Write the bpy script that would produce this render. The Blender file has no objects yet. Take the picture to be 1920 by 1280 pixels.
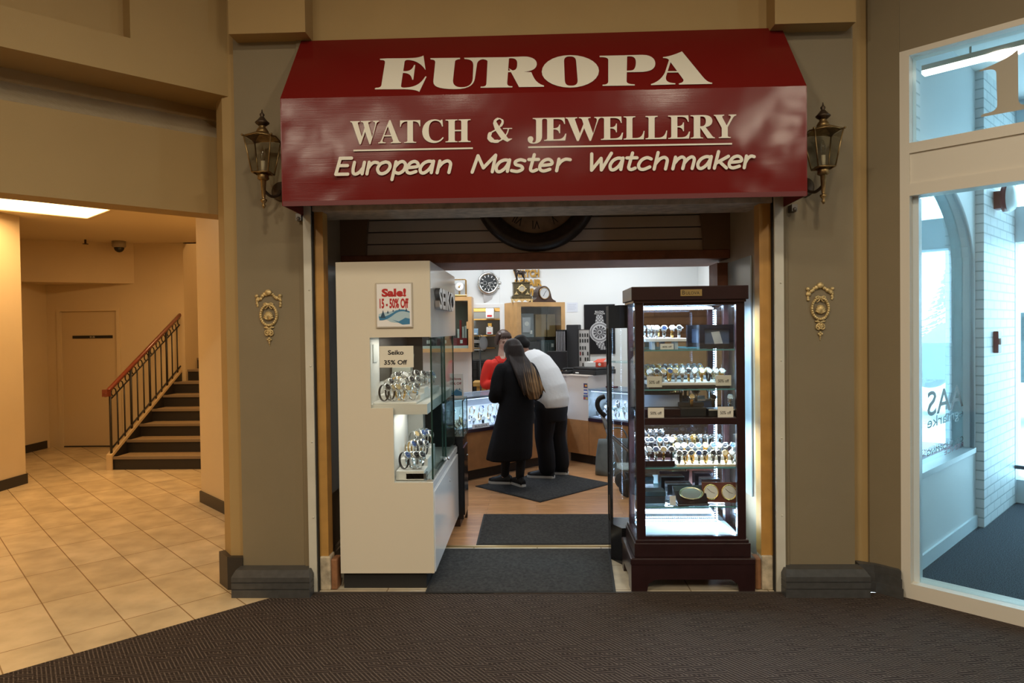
import bpy, bmesh, math, random
from math import sin, cos, pi, radians, sqrt
from mathutils import Vector, Matrix
from mathutils.geometry import tessellate_polygon

SC = bpy.context.scene
COL = SC.collection
RNG = random.Random(7)

# ------------------------------------------------------------------ camera
FPX, CX, CY = 1280.0, 960.0, 640.0
CAM = Vector((0, -4.04, 1.55))
yaw, pitch, roll = radians(1.9), radians(-1.0), radians(0.76)
_F = Vector((-sin(yaw) * cos(pitch), cos(yaw) * cos(pitch), sin(pitch)))
_R0 = Vector((cos(yaw), sin(yaw), 0))
_U0 = _R0.cross(_F)
_R = _R0 * cos(roll) - _U0 * sin(roll)
_U = _R0 * sin(roll) + _U0 * cos(roll)
cam = bpy.data.cameras.new('camera')
cam.sensor_width = 36.0
cam.lens = 36.0 * FPX / 1920.0
cam.clip_start = 0.05
cam.clip_end = 200
camo = bpy.data.objects.new('camera', cam)
COL.objects.link(camo)
m = Matrix((( _R.x, _U.x, -_F.x, CAM.x), (_R.y, _U.y, -_F.y, CAM.y), (_R.z, _U.z, -_F.z, CAM.z), (0, 0, 0, 1)))
camo.matrix_world = m
SC.camera = camo

# ------------------------------------------------------------------ world, exposure, hall / shop / lobby lights
SC.view_settings.view_transform = 'Standard'
SC.view_settings.look = 'None'
SC.view_settings.exposure = 0.0
SC.view_settings.gamma = 1.0
SC.view_settings.use_curve_mapping = False
w = bpy.data.worlds.new('overcast_sky')
SC.world = w
w.use_nodes = True
bg = w.node_tree.nodes['Background']
bg.inputs[0].default_value = (0.74, 0.90, 1.0, 1)
bg.inputs[1].default_value = 8.5
SC.cycles.max_bounces = 10
SC.cycles.transparent_max_bounces = 24
SC.cycles.glossy_bounces = 5
SC.cycles.caustics_reflective = False
SC.cycles.caustics_refractive = False
SC.cycles.sample_clamp_indirect = 6.0

WARM = (1.0, 0.87, 0.66)
COOL = (0.93, 0.97, 1.0)


def area(name, loc, size, power, color, rot=(0, 0, 0), size_y=None, spread=None):
    l = bpy.data.lights.new(name, 'AREA')
    l.energy = power
    l.color = color
    l.size = size
    if size_y:
        l.shape = 'RECTANGLE'
        l.size_y = size_y
    if spread:
        l.spread = spread
    o = bpy.data.objects.new(name, l)
    o.location = loc
    o.rotation_euler = rot
    COL.objects.link(o)
    return o


def disk(name, loc, size, power, color, spread=None):
    o = area(name, loc, size, power, color, spread=spread)
    o.data.shape = 'DISK'
    return o


HALL_LAMPS = [(-3.0, -5.9, 120), (3.0, -5.1, 105), (-1.9, -4.6, 60), (0.2, -6.6, 75), (1.2, -2.7, 36), (-0.7, -2.5, 32)]
for hx, hy, hp in HALL_LAMPS:
    disk('hall_downlight_lamp', (hx, hy, 4.14), 0.30, hp, WARM)
# shop ceiling panels
for sx, sy, sp in ((-0.5, 2.2, 16), (0.9, 2.4, 13), (-0.6, 4.2, 25), (1.1, 4.3, 20)):
    area('shop_ceiling_lamp', (sx, sy, 2.72), 1.1, sp, COOL, size_y=0.5)
area('workshop_lamp', (-0.9, 6.6, 2.3), 0.6, 22, COOL)
# lobby
area('lobby_panel_lamp', (-4.95, 2.50, 2.745), 1.4, 24, (1.0, 0.60, 0.25), rot=(0, 0, radians(50)), size_y=0.6)
area('lobby_back_fill', (-3.6, 3.6, 2.75), 0.5, 26, (1.0, 0.62, 0.27), size_y=0.5)  # unseen fill added over the stairs to brighten back wall and steps
area('stair_lamp', (-4.0, 6.4, 4.0), 0.5, 22, (1.0, 0.62, 0.27), size_y=0.5)
area('lobby_near_lamp', (-4.3, -0.9, 2.75), 0.6, 28, (1.0, 0.62, 0.27), size_y=0.6)


# ------------------------------------------------------------------ photo point -> point on a known plane
def ray(px, py):
    return _F + _R * ((px - CX) / FPX) - _U * ((py - CY) / FPX)


def on(px, py, n, d):
    n = Vector(n)
    r = ray(px, py)
    return CAM + r * ((d - n.dot(CAM)) / n.dot(r))


def aY(px, py, y): return on(px, py, (0, 1, 0), y)
def aZ(px, py, z=0.0): return on(px, py, (0, 0, 1), z)
def aX(px, py, x): return on(px, py, (1, 0, 0), x)


# ------------------------------------------------------------------ materials
MATS = {}


def mat(name, col, rough=0.6, metal=0.0, spec=0.4, noise=0.0, nscale=20.0, bump=0.0, bscale=80.0, coat=0.0, emit=None, estr=0.0):
    if name in MATS:
        return MATS[name]
    m = bpy.data.materials.new(name)
    m.use_nodes = True
    nt = m.node_tree
    b = nt.nodes['Principled BSDF']
    b.inputs['Base Color'].default_value = (*col, 1)
    b.inputs['Roughness'].default_value = rough
    b.inputs['Metallic'].default_value = metal
    b.inputs['Specular IOR Level'].default_value = spec
    if coat:
        b.inputs['Coat Weight'].default_value = coat
        b.inputs['Coat Roughness'].default_value = 0.08
    if emit:
        b.inputs['Emission Color'].default_value = (*emit, 1)
        b.inputs['Emission Strength'].default_value = estr
    if noise or bump:
        g = nt.nodes.new('ShaderNodeNewGeometry')
        if noise:
            n = nt.nodes.new('ShaderNodeTexNoise')
            n.inputs['Scale'].default_value = nscale
            n.inputs['Detail'].default_value = 5
            nt.links.new(g.outputs['Position'], n.inputs['Vector'])
            mp = nt.nodes.new('ShaderNodeMapRange')
            mp.inputs[1].default_value = 0.3
            mp.inputs[2].default_value = 0.7
            mp.inputs[3].default_value = 1 - noise
            mp.inputs[4].default_value = 1 + noise
            nt.links.new(n.outputs[0], mp.inputs[0])
            mx = nt.nodes.new('ShaderNodeMix')
            mx.data_type = 'RGBA'
            mx.blend_type = 'MULTIPLY'
            mx.inputs[0].default_value = 1
            mx.inputs[6].default_value = (*col, 1)
            nt.links.new(mp.outputs[0], mx.inputs[7])
            nt.links.new(mx.outputs[2], b.inputs['Base Color'])
        if bump:
            n2 = nt.nodes.new('ShaderNodeTexNoise')
            n2.inputs['Scale'].default_value = bscale
            n2.inputs['Detail'].default_value = 3
            nt.links.new(g.outputs['Position'], n2.inputs['Vector'])
            bp = nt.nodes.new('ShaderNodeBump')
            bp.inputs['Strength'].default_value = bump
            bp.inputs['Distance'].default_value = 0.01
            nt.links.new(n2.outputs[0], bp.inputs['Height'])
            nt.links.new(bp.outputs[0], b.inputs['Normal'])
    MATS[name] = m
    return m


def emis(name, col, s):
    if name in MATS:
        return MATS[name]
    m = bpy.data.materials.new(name)
    m.use_nodes = True
    nt = m.node_tree
    nt.nodes.clear()
    e = nt.nodes.new('ShaderNodeEmission')
    e.inputs[0].default_value = (*col, 1)
    e.inputs[1].default_value = s
    o = nt.nodes.new('ShaderNodeOutputMaterial')
    nt.links.new(e.outputs[0], o.inputs[0])
    MATS[name] = m
    return m


def glass(name, tint=(0.96, 0.98, 0.98), refl=0.08, rough=0.02):
    if name in MATS:
        return MATS[name]
    m = bpy.data.materials.new(name)
    m.use_nodes = True
    nt = m.node_tree
    nt.nodes.clear()
    t = nt.nodes.new('ShaderNodeBsdfTransparent')
    t.inputs[0].default_value = (*tint, 1)
    g = nt.nodes.new('ShaderNodeBsdfGlossy')
    g.inputs['Roughness'].default_value = rough
    g.inputs[0].default_value = (0.95, 0.97, 1, 1)
    lw = nt.nodes.new('ShaderNodeLayerWeight')
    lw.inputs[0].default_value = 0.25
    mp = nt.nodes.new('ShaderNodeMapRange')
    mp.inputs[3].default_value = refl * 0.6
    mp.inputs[4].default_value = min(1, refl * 5)
    nt.links.new(lw.outputs['Fresnel'], mp.inputs[0])
    mx = nt.nodes.new('ShaderNodeMixShader')
    nt.links.new(mp.outputs[0], mx.inputs[0])
    nt.links.new(t.outputs[0], mx.inputs[1])
    nt.links.new(g.outputs[0], mx.inputs[2])
    o = nt.nodes.new('ShaderNodeOutputMaterial')
    nt.links.new(mx.outputs[0], o.inputs[0])
    MATS[name] = m
    return m


def brickmat(name, c1, c2, mortar, bw, bh, msize, rotz=0.0, vertical=False, rough=0.5, offset=0.5, noise=0.12, bump=0.4, spec=0.4, wdir=None, loc=(0, 0, 0), nscale=6.0, nstretch=None):
    """brick/tile/plank pattern on world position; vertical walls use (along, z)."""
    m = bpy.data.materials.new(name)
    m.use_nodes = True
    nt = m.node_tree
    b = nt.nodes['Principled BSDF']
    b.inputs['Roughness'].default_value = rough
    b.inputs['Specular IOR Level'].default_value = spec
    g = nt.nodes.new('ShaderNodeNewGeometry')
    mp = nt.nodes.new('ShaderNodeMapping')
    mp.inputs['Location'].default_value = loc
    if vertical:
        d = nt.nodes.new('ShaderNodeVectorMath')
        d.operation = 'DOT_PRODUCT'
        d.inputs[1].default_value = wdir
        nt.links.new(g.outputs['Position'], d.inputs[0])
        s = nt.nodes.new('ShaderNodeSeparateXYZ')
        nt.links.new(g.outputs['Position'], s.inputs[0])
        c = nt.nodes.new('ShaderNodeCombineXYZ')
        nt.links.new(d.outputs['Value'], c.inputs[0])
        nt.links.new(s.outputs[2], c.inputs[1])
        nt.links.new(c.outputs[0], mp.inputs[0])
    else:
        mp.inputs['Rotation'].default_value = (0, 0, rotz)
        nt.links.new(g.outputs['Position'], mp.inputs[0])
    br = nt.nodes.new('ShaderNodeTexBrick')
    br.offset = offset
    br.inputs['Color1'].default_value = (*c1, 1)
    br.inputs['Color2'].default_value = (*c2, 1)
    br.inputs['Mortar'].default_value = (*mortar, 1)
    br.inputs['Scale'].default_value = 1.0
    br.inputs['Mortar Size'].default_value = msize
    br.inputs['Mortar Smooth'].default_value = 0.2
    br.inputs['Brick Width'].default_value = bw
    br.inputs['Row Height'].default_value = bh
    nt.links.new(mp.outputs[0], br.inputs[0])
    n = nt.nodes.new('ShaderNodeTexNoise')
    n.inputs['Scale'].default_value = nscale
    n.inputs['Detail'].default_value = 6
    if nstretch:
        m2 = nt.nodes.new('ShaderNodeMapping')
        m2.inputs['Scale'].default_value = nstretch
        nt.links.new(mp.outputs[0], m2.inputs[0])
        nt.links.new(m2.outputs[0], n.inputs['Vector'])
    else:
        nt.links.new(g.outputs['Position'], n.inputs['Vector'])
    r = nt.nodes.new('ShaderNodeMapRange')
    r.inputs[1].default_value = 0.3
    r.inputs[2].default_value = 0.7
    r.inputs[3].default_value = 1 - noise
    r.inputs[4].default_value = 1 + noise
    nt.links.new(n.outputs[0], r.inputs[0])
    mx = nt.nodes.new('ShaderNodeMix')
    mx.data_type = 'RGBA'
    mx.blend_type = 'MULTIPLY'
    mx.inputs[0].default_value = 1
    nt.links.new(br.outputs['Color'], mx.inputs[6])
    nt.links.new(r.outputs[0], mx.inputs[7])
    nt.links.new(mx.outputs[2], b.inputs['Base Color'])
    if bump:
        inv = nt.nodes.new('ShaderNodeMath')
        inv.operation = 'SUBTRACT'
        inv.inputs[0].default_value = 1
        nt.links.new(br.outputs['Fac'], inv.inputs[1])
        bp = nt.nodes.new('ShaderNodeBump')
        bp.inputs['Strength'].default_value = bump
        bp.inputs['Distance'].default_value = 0.006
        nt.links.new(inv.outputs[0], bp.inputs['Height'])
        nt.links.new(bp.outputs[0], b.inputs['Normal'])
    MATS[name] = m
    return m


# ------------------------------------------------------------------ mesh builder
class MB:
    def __init__(s):
        s.v, s.f, s.sm, s.mi = [], [], [], []
        s.cur = 0
        s.M = None

    def add(s, vs, fs, smooth=False):
        o = len(s.v)
        if s.M is not None:
            vs = [s.M @ Vector(p) for p in vs]
        s.v += [tuple(p) for p in vs]
        for f in fs:
            s.f.append([i + o for i in f])
            s.sm.append(smooth)
            s.mi.append(s.cur)
        return s

    def box(s, a, b):
        x0, y0, z0 = [min(a[i], b[i]) for i in range(3)]
        x1, y1, z1 = [max(a[i], b[i]) for i in range(3)]
        vs = [(x0, y0, z0), (x1, y0, z0), (x1, y1, z0), (x0, y1, z0), (x0, y0, z1), (x1, y0, z1), (x1, y1, z1), (x0, y1, z1)]
        return s.add(vs, [(0, 3, 2, 1), (4, 5, 6, 7), (0, 1, 5, 4), (1, 2, 6, 5), (2, 3, 7, 6), (3, 0, 4, 7)])

    def bbox(s, a, b, r=0.004):
        """box with chamfered edges"""
        bm = bmesh.new()
        bmesh.ops.create_cube(bm, size=1)
        c = [(a[i] + b[i]) / 2 for i in range(3)]
        d = [abs(b[i] - a[i]) for i in range(3)]
        for v in bm.verts:
            v.co = Vector([c[i] + v.co[i] * d[i] for i in range(3)])
        r = min(r, min(d) * 0.45)
        bmesh.ops.bevel(bm, geom=bm.edges[:], offset=r, segments=2, profile=0.5, affect='EDGES')
        bm.verts.index_update()
        s.add([v.co.copy() for v in bm.verts], [[v.index for v in f.verts] for f in bm.faces])
        bm.free()
        return s

    def prism(s, poly, z0, z1):
        """poly: xy list (ccw), vertical prism"""
        n = len(poly)
        ar = sum(poly[i][0] * poly[(i + 1) % n][1] - poly[(i + 1) % n][0] * poly[i][1] for i in range(n))
        if ar < 0:
            poly = poly[::-1]
        vs = [(p[0], p[1], z0) for p in poly] + [(p[0], p[1], z1) for p in poly]
        fs = [list(range(n))[::-1], list(range(n, 2 * n))]
        for i in range(n):
            j = (i + 1) % n
            fs.append((i, j, n + j, n + i))
        return s.add(vs, fs)

    def poly_ext(s, contours, o, ex, ez, en, depth):
        """polygon with holes in plane (ex,ez) through o, extruded by en*depth"""
        o, ex, ez, en = Vector(o), Vector(ex), Vector(ez), Vector(en)
        flat = []
        for c in contours:
            flat.append([Vector((p[0], p[1], 0)) for p in c])
        tris = tessellate_polygon(flat)
        pts = [p for c in flat for p in c]
        P = [o + ex * p.x + ez * p.y for p in pts]
        n = len(P)
        front = []
        for t in tris:
            a, b, c = t
            nn = (P[b] - P[a]).cross(P[c] - P[a])
            front.append((a, b, c) if nn.dot(en) > 0 else (a, c, b))
        if depth:
            vs = P + [p + en * depth for p in P]
            fs = [tuple(i + n for i in t) for t in front] + [tuple(t[::-1]) for t in front]
            k = 0
            for c in contours:
                L = len(c)
                for i in range(L):
                    a, b = k + i, k + (i + 1) % L
                    fs.append((a, b, b + n, a + n))
                k += L
            s.add(vs, fs)
        else:
            s.add(P, front)
        return s

    def quad(s, a, b, c, d):
        return s.add([a, b, c, d], [(0, 1, 2, 3)])

    def lathe(s, prof, n=20, axis='z', c=(0, 0, 0), smooth=True):
        vs, fs = [], []
        for r, h in prof:
            for i in range(n):
                a = 2 * pi * i / n
                x, y = r * cos(a), r * sin(a)
                if axis == 'z':
                    p = (x, y, h)
                elif axis == 'y':
                    p = (x, h, y)
                else:
                    p = (h, x, y)
                vs.append((p[0] + c[0], p[1] + c[1], p[2] + c[2]))
        m = len(prof)
        disc = m == 2 and prof[1][0] == 0
        if disc:
            smooth = False
        for k in range(m - 1):
            for i in range(n):
                j = (i + 1) % n
                fs.append((k * n + i, k * n + j, (k + 1) * n + j, (k + 1) * n + i))
        if not disc:
            fs.append(list(range(n))[::-1])
            fs.append([(m - 1) * n + i for i in range(n)])
        return s.add(vs, fs, smooth)

    def cyl(s, c, r, h, n=20, axis='z', smooth=True):
        return s.lathe([(r, 0), (r, h)], n, axis, c, smooth)

    def tube(s, pts, rad, n=8, closed=False, smooth=True, flat=1.0, up=None):
        pts = [Vector(p) for p in pts]
        m = len(pts)
        if not hasattr(rad, '__len__'):
            rad = [rad] * m
        vs, fs = [], []
        prev = None
        for i, p in enumerate(pts):
            if closed:
                t = pts[(i + 1) % m] - pts[i - 1]
            else:
                t = pts[min(i + 1, m - 1)] - pts[max(i - 1, 0)]
            t.normalize()
            if up is not None:
                a = t.cross(Vector(up))
                if a.length < 1e-5:
                    a = t.orthogonal()
            elif prev is None:
                a = t.orthogonal()
            else:
                a = prev - t * prev.dot(t)
                if a.length < 1e-6:
                    a = t.orthogonal()
            a.normalize()
            prev = a
            b = t.cross(a)
            for k in range(n):
                an = 2 * pi * k / n
                vs.append(p + a * (cos(an) * rad[i]) + b * (sin(an) * rad[i] * flat))
        R = m if closed else m - 1
        for i in range(R):
            i2 = (i + 1) % m
            for k in range(n):
                k2 = (k + 1) % n
                fs.append((i * n + k, i * n + k2, i2 * n + k2, i2 * n + k))
        if not closed:
            fs.append(list(range(n))[::-1])
            fs.append([(m - 1) * n + k for k in range(n)])
        return s.add(vs, fs, smooth)

    def ell(s, c, r, nu=14, nv=10, R=None):
        if not hasattr(r, '__len__'):
            r = (r, r, r)
        vs, fs = [], []
        for j in range(nv + 1):
            t = pi * j / nv
            for i in range(nu):
                a = 2 * pi * i / nu
                p = Vector((r[0] * sin(t) * cos(a), r[1] * sin(t) * sin(a), r[2] * cos(t)))
                if R is not None:
                    p = R @ p
                vs.append(p + Vector(c))
        for j in range(nv):
            for i in range(nu):
                i2 = (i + 1) % nu
                fs.append((j * nu + i, (j + 1) * nu + i, (j + 1) * nu + i2, j * nu + i2))
        return s.add(vs, fs, True)

    def loft(s, rings, cap=True, smooth=True):
        n = len(rings[0])
        vs = [p for r in rings for p in r]
        fs = []
        for i in range(len(rings) - 1):
            for k in range(n):
                k2 = (k + 1) % n
                fs.append((i * n + k, i * n + k2, (i + 1) * n + k2, (i + 1) * n + k))
        if cap:
            fs.append(list(range(n))[::-1])
            fs.append([(len(rings) - 1) * n + k for k in range(n)])
        return s.add(vs, fs, smooth)

    def mesh(s, name, mats):
        me = bpy.data.meshes.new(name)
        me.from_pydata([tuple(p) for p in s.v], [], s.f)
        me.polygons.foreach_set('use_smooth', s.sm)
        me.polygons.foreach_set('material_index', s.mi)
        if not isinstance(mats, (list, tuple)):
            mats = [mats]
        for x in mats:
            me.materials.append(x)
        me.update()
        return me


def link(name, data, parent=None):
    o = bpy.data.objects.new(name, data)
    COL.objects.link(o)
    if parent is not None:
        o.parent = parent
    return o


def obj(name, mb, mats, parent=None, label=None):
    o = link(name, mb.mesh(name, mats), parent)
    if label:
        o['label'] = label
    return o


def tag(o, label, cat, group=None, kind=None):
    o['label'] = label
    o['category'] = cat
    if group:
        o['group'] = group
    if kind:
        o['kind'] = kind
    return o


def thing(name, label, cat, loc=(0, 0, 0), rz=0.0, group=None):
    o = link(name, None)
    o.location = loc
    o.rotation_euler = (0, 0, rz)
    o.empty_display_size = 0.05
    return tag(o, label, cat, group)


def one(name, mb, mats, label, cat, group=None, loc=None, rz=0.0):
    o = obj(name, mb, mats)
    if loc is not None:
        o.location = loc
        o.rotation_euler = (0, 0, rz)
    return tag(o, label, cat, group)


def struct(name, mb, mats, parent=None):
    o = obj(name, mb, mats, parent)
    if parent is None:
        o['kind'] = 'structure'
    return o


# ------------------------------------------------------------------ flat outlines: a small path language (M L C Z)
def path(s, scale=1.0, seg=7):
    tok = s.replace(',', ' ').replace('Z', ' ').split()
    pts, i, cmd = [], 0, 'M'
    while i < len(tok):
        t = tok[i]
        if t[0] in 'MLC':
            cmd = t[0]
            if len(t) > 1:
                tok[i] = t[1:]
            else:
                i += 1
            continue
        if cmd in 'ML':
            pts.append((float(tok[i]), float(tok[i + 1])))
            i += 2
        else:
            p0 = pts[-1]
            q = [float(x) for x in tok[i:i + 6]]
            for k in range(1, seg + 1):
                u = k / seg
                a, b, c, d = (1 - u) ** 3, 3 * u * (1 - u) ** 2, 3 * u * u * (1 - u), u ** 3
                pts.append((a * p0[0] + b * q[0] + c * q[2] + d * q[4], a * p0[1] + b * q[1] + c * q[3] + d * q[5]))
            i += 6
    out = []
    for p in pts:
        if not out or (p[0] - out[-1][0]) ** 2 + (p[1] - out[-1][1]) ** 2 > 1e-10:
            out.append(p)
    if (out[0][0] - out[-1][0]) ** 2 + (out[0][1] - out[-1][1]) ** 2 < 1e-10:
        out.pop()
    return out


def flat_poly(mb, contours, fn, normal, lift=0.0):
    """contours in any 2D coordinates, fn maps them to 3D; single sided facing normal"""
    flat = [[Vector((p[0], p[1], 0)) for p in c] for c in contours]
    tris = tessellate_polygon(flat)
    P = [fn(p[0], p[1]) + normal.normalized() * lift for c in contours for p in c]
    fs = []
    for a, b, c in tris:
        nn = (P[b] - P[a]).cross(P[c] - P[a])
        if nn.length < 1e-14:
            continue
        fs.append((a, b, c) if nn.dot(normal) > 0 else (a, c, b))
    mb.add(P, fs)


def catmull(pts, seg=6):
    P = [pts[0]] + list(pts) + [pts[-1]]
    out = []
    for i in range(1, len(P) - 2):
        for k in range(seg):
            t = k / seg
            out.append(tuple(0.5 * ((2 * P[i][j]) + (-P[i - 1][j] + P[i + 1][j]) * t + (2 * P[i - 1][j] - 5 * P[i][j] + 4 * P[i + 1][j] - P[i + 2][j]) * t * t + (-P[i - 1][j] + 3 * P[i][j] - 3 * P[i + 1][j] + P[i + 2][j]) * t ** 3) for j in range(len(pts[0]))))
    out.append(tuple(pts[-1]))
    return out


def ribbon(pts, wid):
    """2D outlines (list of convex pieces) of a stroke with round ends"""
    if not hasattr(wid, '__len__'):
        wid = [wid] * len(pts)
    out = []
    L, Rr = [], []
    n = len(pts)
    for i in range(n):
        a, b = pts[max(i - 1, 0)], pts[min(i + 1, n - 1)]
        dx, dy = b[0] - a[0], b[1] - a[1]
        l = sqrt(dx * dx + dy * dy) or 1
        nx, ny = -dy / l * wid[i] / 2, dx / l * wid[i] / 2
        L.append((pts[i][0] + nx, pts[i][1] + ny))
        Rr.append((pts[i][0] - nx, pts[i][1] - ny))
    for i in range(n - 1):
        out.append([L[i], L[i + 1], Rr[i + 1], Rr[i]])
    for e in (0, n - 1):
        out.append([(pts[e][0] + wid[e] / 2 * cos(k * pi / 6), pts[e][1] + wid[e] / 2 * sin(k * pi / 6)) for k in range(12)])
    return out


_TXT = {}


def text_tris(s, bold=0.0):
    """(verts 2D, faces, width) of a line of plain sans text, cap height about 0.73"""
    key = (s, bold)
    if key not in _TXT:
        cu = bpy.data.curves.new('text_outline', 'FONT')
        cu.body = s
        cu.size = 1.0
        cu.offset = bold
        cu.resolution_u = 3
        cu.fill_mode = 'FRONT'
        o = bpy.data.objects.new('text_outline', cu)
        COL.objects.link(o)
        bpy.context.view_layer.update()
        dg = bpy.context.evaluated_depsgraph_get()
        me = bpy.data.meshes.new_from_object(o.evaluated_get(dg))
        vs = [(v.co.x, v.co.y) for v in me.vertices]
        fs = [list(p.vertices) for p in me.polygons]
        bpy.data.objects.remove(o)
        bpy.data.curves.remove(cu)
        bpy.data.meshes.remove(me)
        x0 = min(v[0] for v in vs)
        vs = [(v[0] - x0, v[1]) for v in vs]
        _TXT[key] = (vs, fs, max(v[0] for v in vs))
    return _TXT[key]


def text(mb, s, o, ex, ez, height, width=None, align='c', bold=0.0, slant=0.0):
    """add text in the plane (ex, ez) with baseline point o; height = cap height"""
    vs, fs, wd = text_tris(s, bold)
    k = height / 0.73
    kx = (width / wd) if width else k
    o, ex, ez = Vector(o), Vector(ex), Vector(ez)
    dx = {'c': -wd * kx / 2, 'l': 0, 'r': -wd * kx}[align]
    n = ex.cross(ez)
    P = [o + ex * (v[0] * kx + dx + slant * v[1] * k) + ez * (v[1] * k) for v in vs]
    out = []
    for f in fs:
        nn = (P[f[1]] - P[f[0]]).cross(P[f[2]] - P[f[0]])
        out.append(f if nn.dot(n) >= 0 else f[::-1])
    mb.add(P, out)
    return wd * kx


EX, EZ = Vector((1, 0, 0)), Vector((0, 0, 1))
ORD = ['first', 'second', 'third', 'fourth', 'fifth', 'sixth', 'seventh', 'eighth', 'ninth', 'tenth', 'eleventh', 'twelfth', 'thirteenth', 'fourteenth', 'fifteenth', 'sixteenth']

# =================================================================== SETTING
S2 = sqrt(2)
# paints
TAUPE = mat('taupe_paint', (0.225, 0.180, 0.110), 0.6, noise=0.04, nscale=3, bump=0.08, bscale=220)
BEIGE = mat('beige_paint', (0.38, 0.255, 0.105), 0.65, noise=0.03, nscale=3, bump=0.06, bscale=200)
CREAM = mat('cream_paint', (0.62, 0.50, 0.32), 0.6, noise=0.03, nscale=2, bump=0.05, bscale=200)
BASEG = mat('charcoal_base_paint', (0.062, 0.062, 0.062), 0.42, noise=0.15, nscale=30)
BASED = mat('dark_baseboard_vinyl', (0.028, 0.024, 0.022), 0.4)
WHITEP = mat('white_paint', (0.80, 0.80, 0.78), 0.55)
TRIMW = mat('cream_metal_trim', (0.60, 0.58, 0.50), 0.4, noise=0.05, nscale=8)
DARKIN = mat('brown_entry_paint', (0.34, 0.26, 0.18), 0.55, noise=0.08, nscale=5)
WOODJ = mat('amber_wood_jamb', (0.50, 0.265, 0.07), 0.45, noise=0.12, nscale=9)
WOODR = mat('red_brown_wood', (0.22, 0.08, 0.04), 0.5, noise=0.2, nscale=14)
SIDING = mat('brown_siding_paint', (0.52, 0.44, 0.38), 0.55)
FRAMEW = mat('putty_window_frame', (0.70, 0.66, 0.58), 0.45)
VFRAME = mat('white_window_frame', (0.62, 0.70, 0.75), 0.4)
GLASS = glass('clear_glass', (0.97, 0.985, 0.98), 0.05)
GLASSG = glass('greenish_glass', (0.86, 0.92, 0.90), 0.07)
GLASSV = glass('hazy_entrance_glass', (0.88, 0.95, 0.97), 0.07)


def carpet_mat():
    m = bpy.data.materials.new('brown_carpet')
    m.use_nodes = True
    nt = m.node_tree
    b = nt.nodes['Principled BSDF']
    b.inputs['Roughness'].default_value = 0.95
    b.inputs['Specular IOR Level'].default_value = 0.1
    g = nt.nodes.new('ShaderNodeNewGeometry')

    def wave(rot, scale, thr):
        mp = nt.nodes.new('ShaderNodeMapping')
        mp.inputs['Rotation'].default_value = (0, 0, rot)
        nt.links.new(g.outputs['Position'], mp.inputs[0])
        wv = nt.nodes.new('ShaderNodeTexWave')
        wv.inputs['Scale'].default_value = scale
        wv.inputs['Distortion'].default_value = 0.6
        wv.inputs['Detail'].default_value = 1
        wv.inputs['Detail Scale'].default_value = 2
        nt.links.new(mp.outputs[0], wv.inputs[0])
        r = nt.nodes.new('ShaderNodeMapRange')
        r.inputs[1].default_value = thr
        r.inputs[2].default_value = 1.0
        nt.links.new(wv.outputs['Fac'], r.inputs[0])
        return r
    a = wave(radians(-38), 18, 0.60)
    c = wave(radians(82), 18, 0.80)
    ch = nt.nodes.new('ShaderNodeTexBrick')
    ch.inputs['Scale'].default_value = 1
    ch.inputs['Brick Width'].default_value = 0.10
    ch.inputs['Row Height'].default_value = 0.05
    ch.inputs['Mortar Size'].default_value = 0.006
    ch.inputs['Color1'].default_value = (0, 0, 0, 1)
    ch.inputs['Color2'].default_value = (1, 1, 1, 1)
    ch.inputs['Mortar'].default_value = (0, 0, 0, 1)
    ch.inputs['Bias'].default_value = 0.1
    mp = nt.nodes.new('ShaderNodeMapping')
    mp.inputs['Rotation'].default_value = (0, 0, radians(0))
    nt.links.new(g.outputs['Position'], mp.inputs[0])
    nt.links.new(mp.outputs[0], ch.inputs[0])
    mx = nt.nodes.new('ShaderNodeMix')
    nt.links.new(ch.outputs['Color'], mx.inputs[0])
    nt.links.new(a.outputs[0], mx.inputs[2])
    nt.links.new(c.outputs[0], mx.inputs[3])
    n = nt.nodes.new('ShaderNodeTexNoise')
    n.inputs['Scale'].default_value = 260
    nt.links.new(g.outputs['Position'], n.inputs['Vector'])
    mu = nt.nodes.new('ShaderNodeMath')
    mu.operation = 'MULTIPLY'
    nt.links.new(mx.outputs[0], mu.inputs[0])
    nt.links.new(n.outputs[0], mu.inputs[1])
    cr = nt.nodes.new('ShaderNodeValToRGB')
    cr.color_ramp.elements[0].color = (0.033, 0.024, 0.020, 1)
    cr.color_ramp.elements[1].color = (0.20, 0.155, 0.125, 1)
    cr.color_ramp.elements[1].position = 0.75
    nt.links.new(mu.outputs[0], cr.inputs[0])
    nt.links.new(cr.outputs[0], b.inputs['Base Color'])
    bp = nt.nodes.new('ShaderNodeBump')
    bp.inputs['Strength'].default_value = 0.5
    bp.inputs['Distance'].default_value = 0.004
    nt.links.new(mu.outputs[0], bp.inputs['Height'])
    nt.links.new(bp.outputs[0], b.inputs['Normal'])
    return m


CARPET = carpet_mat()
TILE = brickmat('cream_marble_tile', (0.64, 0.51, 0.32), (0.55, 0.43, 0.26), (0.24, 0.15, 0.07), 0.60, 0.28, 0.0035, rotz=radians(45), rough=0.22, offset=0.0, noise=0.16, bump=0.15, nscale=5, loc=(0.09, -0.065, 0))
TILE2 = brickmat('cream_threshold_tile', (0.62, 0.54, 0.40), (0.58, 0.50, 0.37), (0.25, 0.18, 0.1), 0.45, 0.42, 0.004, rough=0.3, offset=0.0, noise=0.14, bump=0.15, nscale=9)
WOODF = brickmat('oak_strip_floor', (0.58, 0.31, 0.14), (0.46, 0.225, 0.095), (0.20, 0.09, 0.035), 1.15, 0.075, 0.0012, rough=0.28, offset=0.37, noise=0.22, bump=0.1, nscale=7, nstretch=(1.2, 12, 1))
VCARP = mat('charcoal_entrance_mat', (0.065, 0.072, 0.085), 0.95, spec=0.1, noise=0.85, nscale=160, bump=0.5, bscale=160)
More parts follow.
